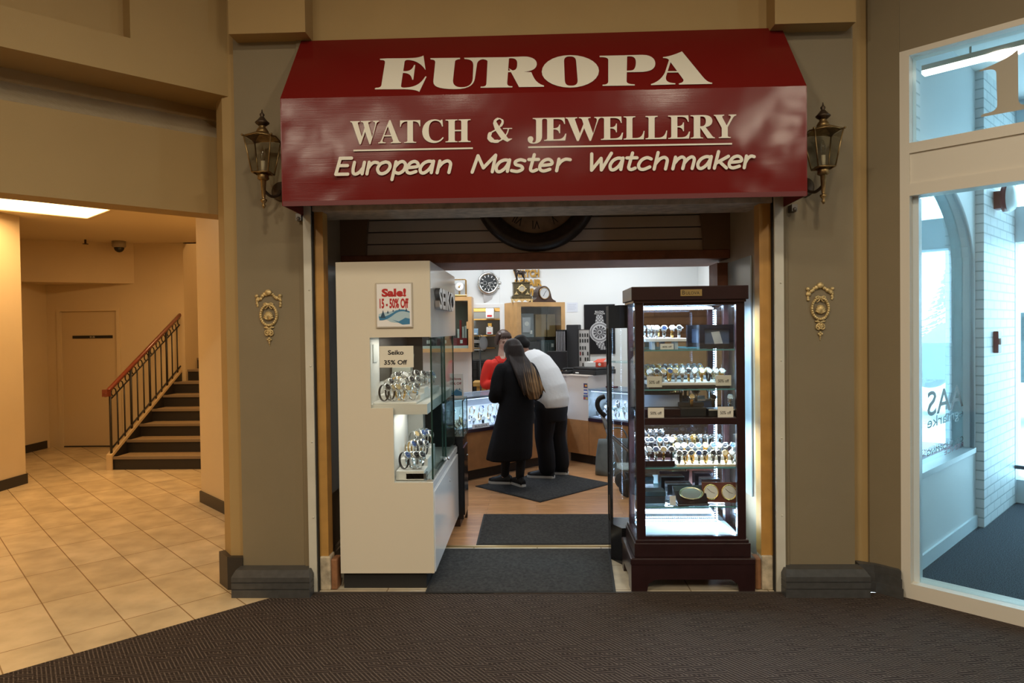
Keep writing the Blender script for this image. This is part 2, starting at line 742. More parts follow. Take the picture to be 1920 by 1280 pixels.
VBRICK = brickmat('white_painted_brick', (0.70, 0.72, 0.73), (0.66, 0.69, 0.71), (0.42, 0.47, 0.50), 0.21, 0.072, 0.006, vertical=True, wdir=(1 / S2, 1 / S2, 0), rough=0.45, noise=0.04, bump=0.7)
VBRICK2 = brickmat('white_painted_brick_end', (0.70, 0.72, 0.73), (0.66, 0.69, 0.71), (0.42, 0.47, 0.50), 0.21, 0.072, 0.006, vertical=True, wdir=(1 / S2, -1 / S2, 0), rough=0.45, noise=0.04, bump=0.7)

XL0 = aY(575, 600, 0).x      # pillar / trim boundaries on the shopfront plane
XL1 = aY(591, 600, 0).x
XR0 = aY(1447, 600, 0).x
XR1 = aY(1466, 600, 0).x
PL = aY(447, 600, 0).x
PR = aY(1601, 600, 0).x
CEIL = 4.2

# ---- floors
mb = MB(); mb.prism([(-1.49, -0.045), (2.13, -0.045), (6.12, -4.03), (6, -9), (-5.45, -9), (-5.45, -4.0)], -0.05, 0)
struct('carpet_floor', mb, CARPET)
mb = MB(); mb.prism([(-5.45, -4.0), (-1.49, -0.045), (-1.49, 1.0), (-2.9, 2.4), (-2.9, 8), (-7.2, 8), (-7.2, -4.0)], -0.05, 0)
struct('tile_floor', mb, TILE)
mb = MB(); mb.box((-1.49, -0.045, -0.05), (1.6, 0.80, 0))
struct('threshold_floor', mb, TILE2)
mb = MB(); mb.box((-1.95, 0.80, -0.05), (2.25, 7.6, 0))
struct('wood_floor', mb, WOODF)
mb = MB(); mb.box((-1.45, 0.795, 0), (1.45, 0.825, 0.006))
struct('trim_1', mb, mat('brass_threshold_strip', (0.45, 0.33, 0.15), 0.35, 0.8))
mb = MB(); mb.box((-1.345, -0.06, -0.02), (1.43, -0.042, 0.006))
struct('trim_2', mb, mat('dark_floor_strip', (0.06, 0.05, 0.045), 0.5))

# ---- shopfront wall: two pillars, header, capitals
mb = MB()
mb.box((PL, 0.0, 0), (XL0 + 0.004, 0.35, CEIL))
mb.box((XL0 - 0.03, -0.012, 0), (XL0 + 0.004, 0.0, 3.3))
struct('pillar_1', mb, TAUPE)
sB0 = aY(424, 600, 0.03).x
sA0 = aY(412, 600, 0.12).x
mb = MB(); mb.prism([(PL, 0.03), (sB0, 0.03), (sA0, 0.13), (sA0, 0.5), (PL, 0.5)], 0, CEIL)
struct('wall_left_return', mb, BEIGE)
mb = MB()
mb.box((XR1, 0.0, 0), (PR, 0.35, CEIL))
mb.box((XR1 - 0.004, -0.012, 0), (XR1 + 0.03, 0.0, 3.3))
struct('pillar_2', mb, TAUPE)
rC = aY(1626, 600, 0.05)
gF = on(1688, 600, (1, 1, 0), 1.97)
mb = MB(); mb.prism([(PR, 0.05), (rC.x, 0.05), (rC.x, 0.4), (PR, 0.4)], 0, CEIL)
struct('wall_right_return', mb, BEIGE)
mb = MB(); mb.prism([(rC.x, 0.03), (gF.x, gF.y), (gF.x + 0.06, gF.y + 0.06), (gF.x + 0.06, 0.4), (rC.x, 0.4)], 0, CEIL)
struct('wall_right', mb, TAUPE)
mb = MB(); mb.box((XL0, 0.02, 2.30), (XR1, 0.28, CEIL))
struct('wall_front_upper', mb, BEIGE)
mb = MB(); mb.box((XL1, -0.03, aY(1000, 388, -0.03).z), (XR0, 0.30, 2.315))
struct('shutter_beam', mb, mat('dusty_putty_paint', (0.50, 0.43, 0.36), 0.7, noise=0.25, nscale=18))
for i, (x0, x1, zb) in enumerate(((aY(428, 40, -0.12).x, aY(572, 40, -0.12).x, aY(500, 62, -0.12).z), (aY(1453, 30, -0.12).x, aY(1605, 30, -0.12).x, aY(1530, 43, -0.12).z))):
    mb = MB(); mb.box((x0, -0.12, zb), (x1, 0.03, CEIL))
    struct('trim_%d' % (3 + i), mb, BEIGE)
# white shutter channels
for i, (x0, x1) in enumerate(((XL0, XL1), (XR0, XR1))):
    mb = MB(); mb.box((x0 + 0.003, -0.045, 0), (x1 - 0.003, 0.02, 2.31))
    inner = x1 if i == 0 else x0
    mb.cur = 1
    mb.box((inner - 0.004, -0.03, 0), (inner + 0.004, 0.02, 2.31))
    mb.cur = 0
    for zz in (0.45, 0.9, 1.35, 1.8):
        mb.ell(((x0 + x1) / 2 + 0.008, -0.046, zz), (0.006, 0.004, 0.006), 8, 6)
    struct('trim_%d' % (5 + i), mb, [TRIMW, mat('black_gap', (0.02, 0.02, 0.02), 0.6)])


# moulded pillar bases
def moulded_base(name, x0, x1, y0, dxl, dxr):
    mb = MB()
    mb.box((x0 - dxl, y0 - 0.125, 0), (x1 + dxr, y0, 0.045))
    mb.box((x0 - dxl * .95, y0 - 0.119, 0.045), (x1 + dxr * .95, y0, 0.052))
    mb.box((x0 - dxl, y0 - 0.125, 0.052), (x1 + dxr, y0, 0.085))
    mb.box((x0 - dxl * .95, y0 - 0.119, 0.085), (x1 + dxr * .95, y0, 0.092))
    mb.box((x0 - dxl, y0 - 0.125, 0.092), (x1 + dxr, y0, 0.120))
    a, b, c, d = x0 - dxl, x1 + dxr, x0 - dxl * .5, x1 + dxr * .5
    mb.add([(a, y0 - .125, .120), (b, y0 - .125, .120), (b, y0, .120), (a, y0, .120), (c, y0 - .085, .150), (d, y0 - .085, .150), (d, y0, .150), (c, y0, .150)],
           [(0, 1, 5, 4), (1, 2, 6, 5), (3, 0, 4, 7), (4, 5, 6, 7)])
    o = obj(name, mb, BASEG); o['kind'] = 'structure'
    return o


moulded_base('baseboard_1', PL, XL0, 0.0, 0.02, 0.03)
moulded_base('baseboard_2', XR1, PR, 0.0, 0.03, 0.03)
mb = MB(); mb.prism([(PL, -0.01), (sB0 - 0.01, 0.0), (sA0 - 0.03, 0.11), (sA0, 0.14), (PL, 0.1)], 0, 0.20)
struct('baseboard_3', mb, BASED)
mb = MB()
for dz0, dz1, off in ((0, .06, .075), (.06, .11, .06), (.11, .155, .05)):
    mb.prism([(PR + .02, 0.04 - off), (rC.x, 0.03 - off), (gF.x - 0.015, gF.y - off + 0.02), (gF.x, gF.y + .05), (PR + .02, 0.06)], dz0, dz1)
struct('baseboard_4', mb, BASEG)

# ---- entry recess: jambs, siding, beam
XJL0, XJL1 = XL1 + 0.004, aY(612, 700, 0.02).x
XJR0, XJR1 = aY(1423, 700, 0.02).x, XR0 - 0.004
for i, (x0, x1) in enumerate(((XJL0, XJL1), (XJR0, XJR1))):
    mb = MB(); mb.box((x0, 0.0, 0.20), (x1, 0.09, 2.30))
    struct('jamb_%d' % (i + 1), mb, WOODJ)
    mb = MB(); mb.bbox((x0 - 0.0, -0.012, 0), (x1 + (0.012 if i == 0 else 0.0) - (0.0), 0.09, 0.205), 0.008)
    mb.cur = 1
    if i == 0:
        mb.bbox((x1 + 0.012, 0.0, 0), (x1 + 0.05, 0.09, 0.185), 0.008)
    else:
        mb.bbox((x0 - 0.035, 0.0, 0), (x0, 0.09, 0.185), 0.008)
    struct('trim_%d' % (7 + i), mb, [mat('chipped_cream_paint', (0.50, 0.42, 0.30), 0.6, noise=0.35, nscale=22), mat('bare_worn_wood', (0.28, 0.13, 0.06), 0.6, noise=0.25, nscale=20)])
YB = 0.70
XW = 1.34
for sx, nm in ((-1, 'wall_entry_left'), (1, 'wall_entry_right')):
    mb = MB(); mb.box((sx * XW, 0.09, 0), (sx * (XW + 0.14), 0.96, 2.75))
    struct(nm, mb, DARKIN)
    # fixed side light and its lower panel
    mb = MB(); mb.box((sx * (XW - 0.012), 0.20, 0.50), (sx * (XW - 0.004), YB - 0.01, 1.985))
    struct('window_%d' % (2 if sx > 0 else 3), mb, mat('blue_grey_panel', (0.40, 0.47, 0.50), 0.2, spec=0.6))
    mb = MB(); mb.box((sx * (XW - 0.02), 0.10, 0.12), (sx * (XW - 0.002), YB, 0.14)); mb.box((sx * (XW - 0.03), 0.10, 0), (sx * (XW - 0.002), YB, 0.12))
    struct('baseboard_%d' % (6 if sx > 0 else 5), mb, DARKIN)
    # wooden opening frame
    mb = MB(); mb.box((sx * 1.26, YB, 0), (sx * (XW + 0.02), YB + 0.05, 1.99)); mb.box((sx * 1.262, YB + 0.05, 0), (sx * (XW + 0.02), 0.93, 1.99))
    struct('jamb_%d' % (3 if sx < 0 else 4), mb, WOODR)
BZ = aY(1100, 489, YB).z
BT = aY(1000, 474, YB).z
mb = MB(); mb.bbox((-XW, YB - 0.03, BZ), (XW, YB + 0.02, BT), 0.006); mb.box((-XW, YB + 0.02, BZ), (XW, 1.28, BT))
struct('beam', mb, WOODR)
# lap siding above the beam
mb = MB()
zz = BT
while zz < 2.74:
    mb.cur = 0
    mb.add([(-XW, YB + 0.02, zz), (XW, YB + 0.02, zz), (XW, YB + 0.028, zz + 0.076), (-XW, YB + 0.028, zz + 0.076), (-XW, YB + 0.06, zz), (XW, YB + 0.06, zz), (XW, YB + 0.06, zz + 0.076), (-XW, YB + 0.06, zz + 0.076)],
           [(0, 1, 2, 3), (0, 4, 5, 1), (3, 2, 6, 7)])
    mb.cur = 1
    mb.box((-XW, YB + 0.045, zz + 0.076), (XW, YB + 0.06, zz + 0.084))  # near-black strip in each joint: the groove's shadow put into the colour
    zz += 0.084
struct('wall_siding', mb, [SIDING, mat('siding_groove_shade', (0.03, 0.022, 0.018), 0.7)])
# arched side trims of the siding
for sx in (-1, 1):
    pts_o, pts_i = [], []
    for k in range(9):
        t = k / 8
        pts_i.append((1.165 - 0.10 * t ** 1.6, BT + (2.75 - BT) * t))
        pts_o.append((1.34, BT + (2.75 - BT) * t))
    mb = MB(); mb.poly_ext([[(sx * p[0], p[1]) for p in pts_i + pts_o[::-1]]], (0, YB + 0.015, 0), (1, 0, 0), (0, 0, 1), (0, -1, 0), 0.05)
    struct('trim_%d' % (9 if sx < 0 else 10), mb, mat('dark_brown_arch_trim', (0.17, 0.10, 0.06), 0.45))
mb = MB(); mb.box((-XW, 0.28, 2.70), (XW, 0.95, 2.78))
struct('ceiling_entry', mb, DARKIN)
mb = MB(); mb.box((-XW - .2, 0.78, BT), (XW + .2, 0.94, 3.0)); mb.box((-1.95, 0.80, 0), (-XW - .02, 0.94, 3.0)); mb.box((XW + .02, 0.80, 0), (2.2, 0.94, 3.0))
struct('wall_shop_front', mb, WHITEP)

# ---- shop room
YBK = 5.2
D0, D1 = aY(884, 640, YBK).x, aY(938, 640, YBK).x
DZ = aY(910, 577, YBK).z
SHOPW = mat('shop_white_wall', (0.80, 0.83, 0.83), 0.6)
mb = MB(); mb.box((-1.95, YBK, 0), (D0, YBK + 0.14, 2.8)); mb.box((D1 + 0.001, YBK, 0), (2.2, YBK + 0.14, 2.8)); mb.box((D0, YBK, DZ), (D1, YBK + 0.14, 2.8))
struct('wall_shop_back', mb, SHOPW)
mb = MB(); mb.box((D0 - 0.05, YBK - 0.012, 0), (D0, YBK + 0.14, DZ + 0.05)); mb.box((D1, YBK - 0.012, 0), (D1 + 0.05, YBK + 0.14, DZ + 0.05)); mb.box((D0, YBK - 0.012, DZ), (D1, YBK + 0.14, DZ + 0.05))
struct('doorframe_1', mb, mat('glossy_white_trim', (0.82, 0.82, 0.80), 0.35))
mb = MB(); mb.box((-2.05, 0.94, 0), (-1.95, 7.7, 2.8))
struct('wall_shop_left', mb, SHOPW)
mb = MB(); mb.box((2.2, 0.94, 0), (2.25, 7.7, 2.8))
struct('wall_shop_right', mb, SHOPW)
mb = MB(); mb.box((-2.05, 0.94, 2.78), (2.25, 7.7, 2.84))
struct('ceiling_shop', mb, WHITEP)
mb = MB(); mb.box((-2.05, 7.55, 0), (2.25, 7.7, 2.8))
struct('wall_workshop_back', mb, mat('workshop_grey_wall', (0.42, 0.42, 0.38), 0.6))

# ---- lobby on the far side of the bulkhead
kF, kS = -1.85, -2.298


def on45(t, k):   # point on the vertical plane x - y = k, t metres toward the camera from its near end
    x0 = -1.86 if k == kF else -2.0
    return (x0 - t / S2, x0 - k - t / S2)


zA, zR = 2.972, 3.173
e0 = (-1.854, -0.004)
e1 = (e0[0] - 3.7, e0[1] - 3.7)
rq = (-2.192, -0.342)
tn = Vector((-1, 1)).normalized() * 0.34
i0 = (e0[0] + tn.x, e0[1] + tn.y); i1 = (e1[0] + tn.x, e1[1] + tn.y)
ri = (rq[0] + tn.x, rq[1] + tn.y)
r2 = (rq[0] + tn.x * .4, rq[1] + tn.y * .4); e2 = (e1[0] + tn.x * .4, e1[1] + tn.y * .4)
i0 = (-1.853, 0.445)
mb = MB(); mb.prism([e0, (-1.80, 0.05), (-1.80, 0.45), i0, i1, e1], zA, zR); mb.prism([e0, (-1.80, 0.05), (-1.80, 0.45), i0, ri, rq], zR, CEIL); mb.prism([r2, ri, i1, e2], zR, CEIL)
struct('wall_bulkhead', mb, BEIGE)
f0 = (-2.0, 0.298); f1 = (-5.45, -3.152)
f0 = (sA0 + 0.02, sA0 + 0.02 + 2.298)
zS = 2.31
g0 = (f0[0] - 0.14, f0[1] + 0.14); g1 = (f1[0] - 0.14, f1[1] + 0.14)
mb = MB(); mb.prism([f0, g0, g1, f1], zS, zA + 0.05)
struct('wall_fascia', mb, BEIGE)
LZ = 2.80
mb = MB(); mb.prism([(-1.9, 0.4), (f0[0], f0[1]), f1, (-7.2, -3.2), (-7.2, 5.3), (-3.0, 5.3), (-3.0, 2.0)], LZ, LZ + 0.1)
struct('ceiling_lobby', mb, mat('lobby_ceiling_paint', (0.66, 0.55, 0.37), 0.7))
cl0 = aZ(378, 940); cl1 = aZ(411, 956)
mb = MB(); mb.prism([(cl0.x, cl0.y), (-1.95, cl0.y - (-1.95 - cl0.x)), (-1.95, cl0.y - (-1.95 - cl0.x) + .3), (cl0.x + .15, cl0.y + .15), (cl0.x + .15, 8), (cl0.x, 8)], 0, 4.2)
struct('wall_lobby_right', mb, CREAM)
mb = MB(); mb.prism([(cl0.x - 0.012, cl0.y - 0.012), (-1.97, cl0.y - (-1.95 - cl0.x) - .012), (-1.95, cl0.y - (-1.95 - cl0.x)), (cl0.x, cl0.y), (cl0.x, 3.55), (cl0.x - .012, 3.55)], 0, 0.10)
struct('baseboard_lobby_right', mb, BASED)
lc = aZ(49, 906)
mb = MB(); mb.box((lc.x - 0.3, -9, 0), (lc.x, lc.y, 4.2)); mb.box((-7.2, lc.y - 0.15, 0), (lc.x - 0.3, lc.y, 4.2)); mb.box((-7.2, lc.y, 0), (-6.75, 5.2, 3))
struct('wall_lobby_left', mb, CREAM)
mb = MB(); mb.box((lc.x, -9, 0), (lc.x + 0.012, lc.y + 0.012, 0.105)); mb.box((-6.75, 3.2, 0), (-6.738, 5.14, 0.105))
struct('baseboard_lobby_left', mb, BASED)
dl, dr = aY(116, 700, 5.2).x, aY(221, 700, 5.2).x
dt = aY(170, 583, 5.2).z
xe = aY(345, 560, 5.2).x
mb = MB(); mb.box((-7.2, 5.2, 0), (dl, 5.35, 3)); mb.box((dr, 5.2, 0), (xe, 5.35, 3)); mb.box((dl, 5.2, dt), (dr, 5.35, 3)); mb.box((xe - 0.12, 5.35, 0), (xe, 8, 4.2)); mb.box((xe - 0.12, 7.4, 0), (cl0.x + .2, 7.55, 4.2)); mb.box((-7.2, 5.35, 0), (xe - .12, 5.5, 3))
struct('wall_lobby_back', mb, CREAM)
mb = MB(); mb.prism([(-6.75, 4.45), (aY(252, 535, 5.2).x, 5.2), (-6.75, 5.2)], aY(150, 531, 5.0).z, LZ)
struct('soffit_beam', mb, CREAM)
mb = MB(); mb.box((xe - .12, 5.3, 4.1), (cl0.x + .2, 7.6, 4.2)); mb.box((-5.0, 5.18, LZ), (-3.0, 5.3, 4.2))
struct('ceiling_stair', mb, CREAM)
mb = MB(); mb.box((dl - 0.05, 5.185, 0), (dl, 5.2, dt + 0.05)); mb.box((dr, 5.185, 0), (dr + 0.05, 5.2, dt + 0.05)); mb.box((dl, 5.185, dt), (dr, 5.2, dt + 0.05))
struct('doorframe_2', mb, CREAM)
DOORC = mat('cream_door_paint', (0.58, 0.46, 0.29), 0.5)
mb = MB(); mb.box((dl, 5.22, 0.015), (dr, 5.26, dt))
dobj = struct('door_1', mb, DOORC)
s0, s1 = aY(136, 632, 5.215), aY(211, 632, 5.215)
mb = MB(); mb.box((s0.x, 5.213, s0.z - 0.02), (s1.x, 5.22, s0.z + 0.02))
obj('number_plate', mb, mat('black_plate', (0.015, 0.015, 0.015), 0.4), dobj, 'black strip sign with small pale numerals')
mb = MB(); text(mb, '01-32', ((s0.x + s1.x) / 2, 5.2115, s0.z - 0.010), EX, EZ, 0.022, bold=0.02)
obj('lettering', mb, mat('pale_lettering', (0.7, 0.65, 0.55), 0.5), dobj)
mb = MB(); mb.box((dl, 5.205, 0.0), (dr, 5.23, 0.012))
struct('trim_11', mb, BASED)

# ---- hall shell behind the camera
mb = MB(); mb.prism([(-5.45, -9), (6, -9), (6, -4.0), (2.3, 0.4), (-1.9, 0.4), (-5.45, -3.0)], CEIL, CEIL + 0.1)
struct('ceiling_hall', mb, BEIGE)
mb = MB(); mb.box((-5.8, -9.15, 0), (6.2, -9.0, CEIL))
struct('wall_hall_back', mb, brickmat('brown_plank_wall', (0.30, 0.17, 0.10), (0.20, 0.11, 0.065), (0.05, 0.025, 0.015), 2.4, 0.16, 0.008, vertical=True, wdir=(1, 0, 0), rough=0.5, noise=0.2, bump=0.3))
mb = MB(); mb.box((-5.4, -9.0, 0), (5.0, -8.96, 1.25)); struct('wall_wainscot', mb, mat('tan_wainscot', (0.55, 0.42, 0.28), 0.6, noise=0.1, nscale=8))
mb = MB(); mb.box((5.0, -9, 0), (5.15, -3.4, CEIL))
struct('wall_hall_right', mb, TAUPE)

# ---- glazed entrance: local axes u (along the glass), w (into the vestibule)
UW = Matrix(((1 / S2, 1 / S2, 0, 0), (-1 / S2, 1 / S2, 0, 0), (0, 0, 1, 0), (0, 0, 0, 1)))
def uw(p): return ((p.x - p.y) / S2, (p.x + p.y) / S2)
def onW(px, py, w): return on(px, py, (1, 1, 0), w * S2)
def onU(px, py, u): return on(px, py, (1, -1, 0), u * S2)


class UB(MB):
    def __init__(s):
        super().__init__()
        s.M = UW


WG = 1.97 / S2
u0 = uw(onW(1688, 600, WG))[0]
u1 = uw(onW(1706, 600, WG))[0]
uE = 3.0
zt = 3.08
mb = UB()
mb.box((u0, WG, 0), (u1, WG + 0.12, zt))
mb.box((u1, WG, 0), (uE, WG + 0.16, 0.085))
mb.box((u1, WG, zt - 0.032), (uE, WG + 0.12, zt))
mb.box((u1, WG, 2.505), (uE, WG + 0.12, 2.562))
mb.box((u1, WG + 0.012, 2.335), (uE, WG + 0.11, 2.505))
mb.box((u1, WG, 2.268), (uE, WG + 0.12, 2.335))
mb.box((uE, WG, 0), (uE + 0.05, WG + 0.12, zt))
win = struct('window_1', mb, FRAMEW)
mb = UB(); mb.box((u1, WG + 0.12, 0.0), (u1 + 0.012, WG + 0.17, 2.27)); mb.box((u1, WG + 0.055, 0.085), (u1 + 0.03, WG + 0.065, 2.27))
obj('inner_stop', mb, VFRAME, win)
mb = UB(); mb.box((u1, WG + 0.058, 0.085), (uE, WG + 0.064, 2.268))
obj('lower_pane', mb, GLASSV, win)
mb = UB(); mb.box((u1, WG + 0.058, 2.562), (uE, WG + 0.064, zt - 0.03))
obj('transom_pane', mb, GLASSV, win)
mb = MB()
one_ = path('M748,472 C840,430 1000,380 1120,268 L1124,740 C1126,790 1150,803 1200,800 L1282,806 L1282,826 L765,920 C756,905 770,895 800,885 C880,870 918,850 920,800 L912,500 C910,455 870,450 752,482 Z')
flat_poly(mb, [one_], lambda x, y: onW(1690 + x / 5.122, 40 + y / 5.122, WG + 0.056), Vector((-1, -1, 0)))
obj('numeral', mb, mat('pale_gold_vinyl', (0.46, 0.42, 0.34), 0.5), win, 'pale beige numeral on the transom glass')
# wall above and beyond the glazing
mb = UB(); mb.box((u0 - 0.02, WG + 0.005, zt), (uE + 0.6, WG + 0.1, CEIL)); mb.box((uE + 0.05, WG + 0.005, 0), (uE + 3.0, WG + 0.1, CEIL))
struct('wall_glazing', mb, TAUPE)

# ---- vestibule
UV = 1.475      # its side wall
WO = 4.32       # its outer wall
def tow(u, w): return ((u + w) / S2, (w - u) / S2)
vpoly = [tow(uE + .4, WG + .15), tow(uE + .4, WO + .2), (2.25, S2 * (WO + .2) - 2.25), (2.25, -0.05), tow(u0, WG + .15)]
mb = MB(); mb.prism(vpoly, -0.05, 0.0)
struct('vestibule_floor', mb, VCARP)
VZ = 3.45
mb = MB(); mb.prism(vpoly, VZ, VZ + 0.1)
struct('ceiling_vestibule', mb, WHITEP)
mb = UB(); mb.box((uE + 0.05, WG + 0.1, 0), (uE + 0.15, WO + 0.2, VZ))
struct('wall_vestibule_right', mb, WHITEP)
# side wall: brick end by the glazing, panel with arched window, brick pier
wA = 1.86; wB = uw(onU(1829, 700, UV))[1]
mb = UB(); mb.box((UV - 0.2, WG + 0.10, 0), (UV + 0.03, wA, VZ))
struct('wall_vestibule_brick', mb, VBRICK)
mb = UB(); mb.box((UV - 0.2, wB, 0), (UV + 0.055, WO - 0.02, VZ))
struct('pillar_3', mb, [VBRICK2])
bpy.data.objects['pillar_3'].data.materials.append(VBRICK)
for p in bpy.data.objects['pillar_3'].data.polygons:
    n = p.normal
    p.material_index = 1 if abs(n.x - n.y) > 1.2 else 0
sillz = onU(1737, 880, UV).z
aw0, aw1 = wA, uw(onU(1820, 700, UV))[1]
acx = aw0 - 0.02
arch = [(aw0, sillz), (aw1, sillz)]
ztop, zspr = onU(1778, 364, UV).z, onU(1820, 500, UV).z
arx = aw1 - acx
nA = 14
for k in range(nA + 1):
    a = pi / 2 * k / nA
    arch.append((acx + arx * cos(a), zspr + (2.62 - zspr) * sin(a)))
arch[-1] = (aw0, 2.62)
outer = [(aw0, 0), (wB, 0), (wB, VZ), (aw0, VZ)]
mb = UB(); mb.poly_ext([outer, arch], (UV, 0, 0), (0, 1, 0), (0, 0, 1), (-1, 0, 0), 0.12)
struct('wall_vestibule_side', mb, mat('vestibule_white_panel', (0.68, 0.72, 0.74), 0.5))
mb = UB(); mb.tube([(UV + 0.008, p[0], p[1]) for p in arch[1:]], 0.016, 6); mb.box((UV - 0.1, aw0, sillz - 0.03), (UV + 0.03, aw1 + 0.02, sillz + 0.008))
aw = struct('window_4', mb, mat('grey_arch_frame', (0.42, 0.48, 0.52), 0.4))
mb = UB(); mb.poly_ext([arch], (UV - 0.05, 0, 0), (0, 1, 0), (0, 0, 1), (-1, 0, 0), 0.006)
obj('arched_pane', mb, glass('tinted_shop_glass', (0.80, 0.93, 0.95), 0.05), aw)
mb = UB(); mb.box((UV, wA, 0), (UV + 0.014, wB, 0.09))
struct('baseboard_vestibule', mb, VFRAME)


# lettering on the arched pane, seen from behind
def onA(px, py): return onU(px, py, UV - 0.04)


LETG = mat('grey_window_lettering', (0.05, 0.075, 0.085), 0.6)
LETR = mat('maroon_window_lettering', (0.20, 0.06, 0.10), 0.5)
ew = Vector((-1 / S2, -1 / S2, 0))      # reading direction from outside


def inv(px0, px1, py, s, h, m, nm):
    a, b = onA(px1, py), onA(px0, py)
    mb = MB(); text(mb, s, a, ew, EZ, h, width=(b - a).length, align='l', bold=0.01)
    obj(nm, mb, m, aw)


inv(1739, 1806, 760, 'AAS', 0.17, LETG, 'lettering')
inv(1739, 1806, 780, 'egmarke', 0.075, mat('pale_window_lettering', (0.16, 0.21, 0.22), 0.6), 'lettering')
inv(1739, 1806, 826, 'CAL SHOPPING', 0.04, LETG, 'lettering')
inv(1771, 1806, 837, 'RIENCE', 0.04, LETR, 'lettering')
# window ledge inside that shop with leaflets
mb = UB(); mb.box((UV - 0.75, wA - 0.1, sillz - 0.10), (UV - 0.125, wB, sillz - 0.004))
one('display_ledge', mb, mat('plum_ledge', (0.38, 0.13, 0.20), 0.7), 'plum coloured window ledge behind the arched window', 'ledge')
PAPER = mat('white_paper', (0.80, 0.80, 0.76), 0.6)
for q, (du, dw, lb) in enumerate(((0.20, 0.30, 'larger white leaflet lying on plum window ledge near the brick edge'), (0.30, 0.62, 'long thin white leaflet lying across middle of plum window ledge'), (0.25, 0.92, 'small white leaflet at the pier end of plum window ledge'))):
    mb = UB(); mb.box((UV - 0.13 - du, wA + dw, sillz - 0.003), (UV - 0.13 - du + (0.16, 0.2, 0.10)[q], wA + dw + (0.14, 0.05, 0.07)[q], sillz + 0.004))
    one('leaflet', mb, PAPER, lb, 'leaflet', 'leaflets on the plum window ledge')
# outer wall with openings
xs = lambda px: uw(onW(px, 600, WO))[0]
zz = lambda px, py: onW(px, py, WO).z
ol, orr = 0.1, xs(1803)
dL, dR = xs(1900), uE - 0.15
ow = [(-1.2, 0), (uE + 0.2, 0), (uE + 0.2, VZ), (-1.2, VZ)]
w1 = [(ol, 0.35), (orr, 0.35), (orr, zz(1800, 468)), (ol, zz(1800, 468))]
w2 = [(ol, zz(1798, 405)), (xs(1797), zz(1798, 405)), (xs(1797), VZ - 0.1), (ol, VZ - 0.1)]
w3 = [(dL + .02, 0.2), (dR, 0.2), (dR, zz(1905, 455)), (dL + .02, zz(1905, 455))]
w4 = [(dL, zz(1903, 389)), (dR, zz(1903, 389)), (dR, VZ - 0.25), (dL, VZ - 0.25)]
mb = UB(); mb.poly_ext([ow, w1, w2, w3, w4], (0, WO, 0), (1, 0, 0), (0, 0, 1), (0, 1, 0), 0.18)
struct('wall_outer', mb, mat('pale_blue_grey_outer_wall', (0.55, 0.62, 0.66), 0.5))  # one even pale blue-grey over the whole wall
mb = UB(); mb.box((dL - 0.06, WO - 0.03, 0), (dL + 0.02, WO, VZ)); mb.box((dL, WO - 0.03, zz(1903, 455)), (dR, WO, zz(1903, 389)))
do = struct('door_2', mb, VFRAME)
mb = UB(); mb.box((dL, WO + 0.05, 0.2), (dR, WO + 0.06, VZ - 0.25))
obj('door_pane', mb, glass('pale_door_glass', (0.85, 0.97, 1.0), 0.04), do)
mb = UB(); mb.box((dL + 0.02, WO - 0.05, 0.30), (dR, WO - 0.03, 0.33))
obj('kick_bar', mb, mat('dark_bar', (0.05, 0.06, 0.08), 0.4), do)
mb = MB(); mb.box((2.25, 0.4, 0), (2.28, 4.0, VZ))
struct('wall_next_shop', mb, SHOPW)

# ---- vestibule lamp, fire bell, call point
a, b = onW(1731, 143, 1.74), onW(1921, 92, 1.74)
a.z = b.z = (a.z + b.z) / 2
mb = MB(); mb.M = None
d = (b - a).normalized()
b2 = a + d * 1.6
sd = Vector((-d.y, d.x, 0)) * 0.03
t = thing('ceiling_light', 'long thin tube light on the vestibule ceiling, seen through the transom', 'light', (a + b2) / 2)
base = Matrix.Translation(-(a + b2) / 2)
mb = MB(); mb.M = base; mb.add([a + sd, b2 + sd, b2 - sd, a - sd, a + sd + EZ * .02, b2 + sd + EZ * .02, b2 - sd + EZ * .02, a - sd + EZ * .02], [(0, 1, 2, 3), (0, 4, 5, 1), (1, 5, 6, 2), (2, 6, 7, 3), (3, 7, 4, 0)])
obj('diffuser', mb, emis('tube_glow', (1, 0.95, 0.82), 5), t)
mb = MB(); mb.M = base; mb.add([a + sd + EZ * .02, b2 + sd + EZ * .02, b2 - sd + EZ * .02, a - sd + EZ * .02, a + sd + EZ * .05, b2 + sd + EZ * .05, b2 - sd + EZ * .05, a - sd + EZ * .05], [(0, 1, 2, 3), (4, 7, 6, 5), (0, 4, 5, 1), (1, 5, 6, 2), (2, 6, 7, 3), (3, 7, 4, 0)])
mb.tube([a.lerp(b2, .15), a.lerp(b2, .15) + EZ * (VZ - a.z)], .006, 6); mb.tube([a.lerp(b2, .85), a.lerp(b2, .85) + EZ * (VZ - a.z)], .006, 6)
obj('housing', mb, WHITEP, t)

